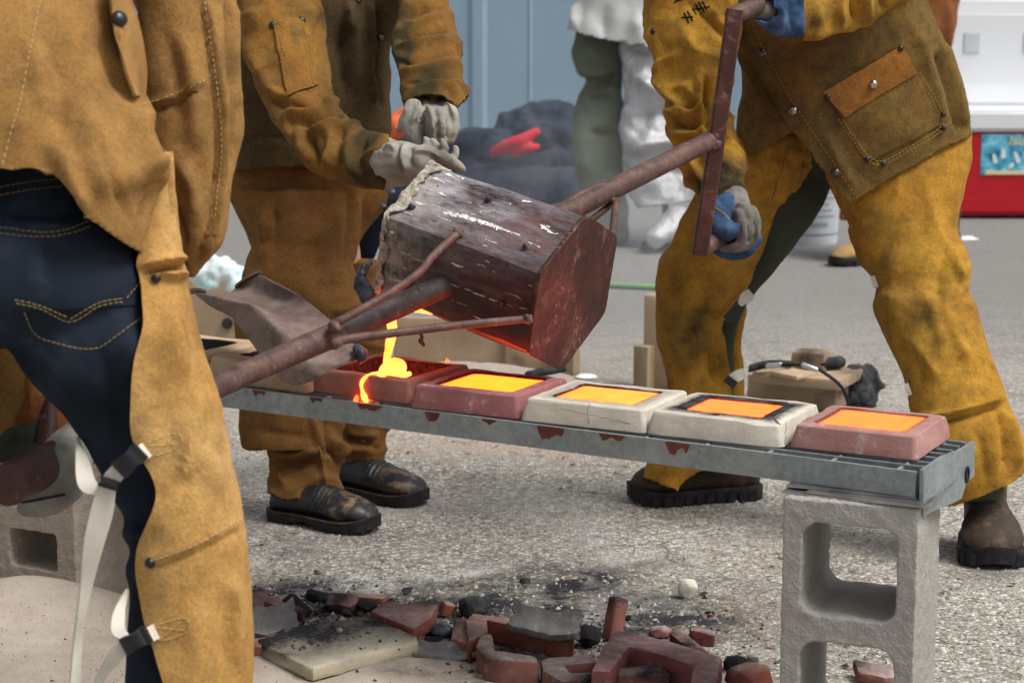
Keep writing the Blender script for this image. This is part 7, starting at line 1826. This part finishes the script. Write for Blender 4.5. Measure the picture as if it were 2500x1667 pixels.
for xy, s_ in (((2134, 688), 1), ((2216, 950), 1)):
    p, n = surf(lgB, xy[0] + 8, xy[1]); c_ = depth(p)
    ribbon([(xy[0] - 4, xy[1] - 14, c_ - .004, 12, 0), (xy[0], xy[1], c_ - .005, 13, 0), (xy[0] + 6, xy[1] + 14, c_ - .004, 12, 0)], M['webbing'], p3)
    ribbon([(xy[0] + 6, xy[1] - 22, c_ + .004, 6, 0), (xy[0] + 10, xy[1], c_ + .002, 6, 0), (xy[0] + 14, xy[1] + 20, c_ + .004, 6, 0)], M['plastic'], p3, 'buckle')
ribbon([(1806, 745, 4.18, 10, 0), (1820, 728, 4.18, 30, 0), (1834, 716, 4.2, 26, 0)], M['webbing'], p3); ribbon([(1775, 782, 4.18, 26, 0), (1795, 760, 4.18, 26, 0), (1808, 742, 4.18, 26, 0)], M['plastic'], p3, 'buckle')
ribbon([(1782, 930, 4.2, 26, 0), (1800, 918, 4.2, 28, 0), (1818, 910, 4.22, 24, 0)], M['webbing'], p3); ribbon([(1778, 940, 4.19, 30, 0), (1790, 924, 4.19, 30, 0)], M['plastic'], p3, 'buckle')
boot(p3, G(1850, 1212), G(1538, 1226), M['boot_brown'], .115, .16, 'work', 3); boot(p3, G(2395, 1322), G(2432, 1392), M['boot_brown'], .125, .19, 'work', 4)
# lower glove round the grip
d = MB()
for t in ([(1782, 480, 3.82, .034), (1788, 520, 3.80, .038), (1790, 550, 3.79, .036)], [(1800, 520, 3.78, 0.0140), (1812, 506, 3.76, 0.0112), (1826, 520, 3.745, 0.0115), (1832, 560, 3.74, 0.0115), (1815, 598, 3.75, 0.0115), (1790, 606, 3.77, 0.0098)], [(1812, 525, 3.78, 0.0126), (1830, 512, 3.76, 0.0108), (1843, 530, 3.75, 0.0108), (1845, 566, 3.745, 0.0108), (1828, 594, 3.76, 0.0105), (1800, 606, 3.78, 0.0091)],
          [(1800, 545, 3.76, 0.0126), (1815, 545, 3.74, 0.0108), (1822, 562, 3.73, 0.0108), (1814, 590, 3.735, 0.0112), (1792, 604, 3.745, 0.0105), (1765, 604, 3.76, 0.0084)], [(1795, 535, 3.77, 0.0126), (1806, 520, 3.75, 0.0112), (1812, 540, 3.74, 0.0105), (1806, 575, 3.74, 0.0105)]): d.tube(t, 12, 3)
garment('glove', d, M['palm'], p3, .0026, 1, folds=[([(1826, 545), (1832, 575), (1826, 600)], -.006, 4), ([(1842, 535), (1846, 565), (1840, 590)], -.005, 3)], nz=[(30, .002)])
d = MB()
for t in ([(1748, 510, 3.80, .030), (1752, 535, 3.77, .030), (1765, 555, 3.75, .024), (1786, 562, 3.735, .019), (1795, 558, 3.735, .013)], [(1775, 500, 3.79, .026), (1772, 520, 3.78, .026)], [(1748, 604, 3.80, .014), (1780, 614, 3.79, .018), (1820, 606, 3.785, .018), (1845, 585, 3.78, .014)]): d.tube(t, 12, 3)
bg_ = garment('glove_back', d, M['blueglove'], p3, .0035, 3, nz=[(25, .003)])
stitch(bg_, [(1744, 506), (1765, 520), (1780, 536), (1784, 548)], M['ochrethread'], p3, .02, .001, .0012, .0005)
d = MB(); d.loft([(1962, -60, 1962, 90, 3.79, .8), (1930, -56, 1930, 92, 3.77, .8), (1890, -50, 1890, 86, 3.75, .8), (1855, -42, 1858, 70, 3.73, .8), (1836, -20, 1838, 46, 3.72, .8)])
gb = garment('glove_back', d, M['blueglove'], p3, .004, 3, nz=[(14, .005), (40, .002)], folds=[([(1900, 0), (1905, 40), (1900, 80)], .006, 8), ([(1925, 0), (1930, 40), (1935, 85)], -.005, 8)], cuts=[[(1820, -30), (1862, -30), (1884, 4), (1890, 34), (1872, 50), (1820, 44)]], thick=.003)
d = MB(); d.tube([(1838, 6, 3.74, .028), (1862, 24, 3.735, .024), (1882, 30, 3.74, .022), (1890, 10, 3.75, .020)], 12, 3); d.tube([(1900, -40, 3.78, .03), (1860, -40, 3.75, .026), (1840, -15, 3.73, .018)], 12, 3)
garment('glove', d, M['palm'], p3, .0035, 3, nz=[(25, .003)])

# ---------------------------------------------------------------- figures standing in the background
p4 = thing('person', G(1620, 605), 'bystander in silver foundry coat and shiny silver leg guard', 'person')
body(p4, [[(1600, -80, 9.1, .12), (1610, -500, 9.1, .14)], [(1465, 60, 9.2, .05), (1465, 540, 9.2, .04)], [(1620, 60, 9.0, .07), (1625, 560, 9.0, .05)]], (1610, -700, 9.1))
d = MB(); d.loft([(1430, -520, 1850, -520, 9.1, .5), (1415, -200, 1850, -200, 9.1, .5), (1405, 0, 1840, 0, 9.1, .5), (1392, 50, 1845, 60, 9.1, .5), (1380, 84, 1850, 130, 9.1, .5), (1378, 150, 1850, 200, 9.1, .5)])
garment('coat', d, M['coat'], p4, .014, 4, folds=[([(1412, 0), (1405, 50), (1400, 80)], .02, 8), ([(1480, 0), (1470, 60), (1480, 110)], -.02, 20), ([(1560, 0), (1560, 70), (1580, 120)], .02, 20)], nz=[(4, .02)], cuts=[[(1360, 72), (1384, 80), (1405, 84), (1440, 98), (1500, 110), (1590, 124), (1900, 150), (1900, 400), (1360, 400)]], thick=.006)
d = MB(); d.loft([(1516, 60, 1800, 60, 9.05, .5), (1512, 150, 1790, 150, 9.05, .5), (1514, 250, 1720, 250, 9.02, .6), (1514, 340, 1700, 340, 9.0, .6), (1512, 380, 1690, 380, 9.0, .6), (1535, 440, 1685, 440, 9.0, .6), (1556, 505, 1690, 500, 9.0, .6), (1560, 530, 1690, 530, 9.0, .6)])
garment('leg_guard', d, M['silver'], p4, .012, 3, folds=[([(1520, 180), (1580, 210), (1660, 250)], .03, 18), ([(1525, 290), (1600, 280), (1680, 260)], -.025, 18), ([(1515, 375), (1600, 350), (1680, 345)], .03, 18), ([(1560, 150), (1600, 260), (1590, 340)], .02, 20), ([(1545, 430), (1600, 410), (1680, 430)], -.02, 18)], nz=[(6, .03), (14, .012)], cuts=[[(1500, 500), (1560, 516), (1690, 500), (1760, 500), (1760, 600), (1500, 600)]], thick=.006)
d = MB(); d.loft([(1405, 60, 1520, 60, 9.15, .7), (1404, 150, 1520, 150, 9.15, .7), (1428, 195, 1520, 195, 9.15, .7), (1410, 240, 1520, 240, 9.15, .7), (1402, 300, 1524, 300, 9.15, .7), (1400, 380, 1524, 380, 9.15, .7), (1410, 460, 1530, 460, 9.15, .7), (1420, 540, 1530, 540, 9.15, .7), (1425, 590, 1530, 585, 9.15, .7)])
garment('trouser_leg', d, M['canvas'], p4, .012, 3, folds=[([(1410, 130), (1440, 180), (1500, 170)], .03, 12), ([(1430, 200), (1480, 205), (1520, 180)], -.03, 10), ([(1420, 245), (1470, 230), (1520, 235)], -.025, 12), ([(1430, 320), (1480, 325), (1520, 330)], -.025, 10)], nz=[(6, .02)])
d = MB(); d.tube([(1655, 535, 8.9, .06), (1630, 560, 8.85, .06), (1600, 580, 8.8, .045)], 14, 3); garment('spat', d, M['silver'], p4, .01, 3, nz=[(12, .012)])
boot(p4, G(1690, 596), G(1578, 612), M['boot_black'], .12, .12, 'dress', 7); boot(p4, G(1500, 590), G(1440, 606), M['boot_black'], .12, .12, 'dress', 8)
p5 = thing('person', G(2140, 650), 'bystander in brown leather apron and tan toe capped boots behind the yellow leathers', 'person')
body(p5, [[(2230, 0, 8.6, .10), (2230, -420, 8.6, .13)], [(2180, 100, 8.55, .06), (2110, 560, 8.5, .05)], [(2270, 100, 8.6, .06), (2280, 560, 8.6, .05)]], (2230, -700, 8.6))
d = MB(); d.loft([(2080, -480, 2400, -480, 8.6, .6), (2090, -200, 2390, -200, 8.6, .6), (2100, 0, 2342, 0, 8.6, .6), (2100, 80, 2328, 80, 8.6, .6), (2090, 150, 2312, 150, 8.6, .6), (2080, 300, 2300, 300, 8.58, .6), (2060, 420, 2270, 420, 8.55, .5), (2040, 540, 2230, 540, 8.5, .4)])
garment('leather_apron', d, M['suede_dark'], p5, .014, 4, nz=[(5, .02)], folds=[([(2320, 0), (2310, 80), (2300, 140)], .02, 10)])
boot(p5, G(2200, 628), G(2035, 652), mould('boot_tan', (.28, .18, .07), (.36, .24, .10), (.42, .30, .14), (.45, .34, .2)), .13, .22, 'work', 9); boot(p5, G(2330, 622), G(2260, 640), M['boot_brown'], .13, .2, 'work', 10)
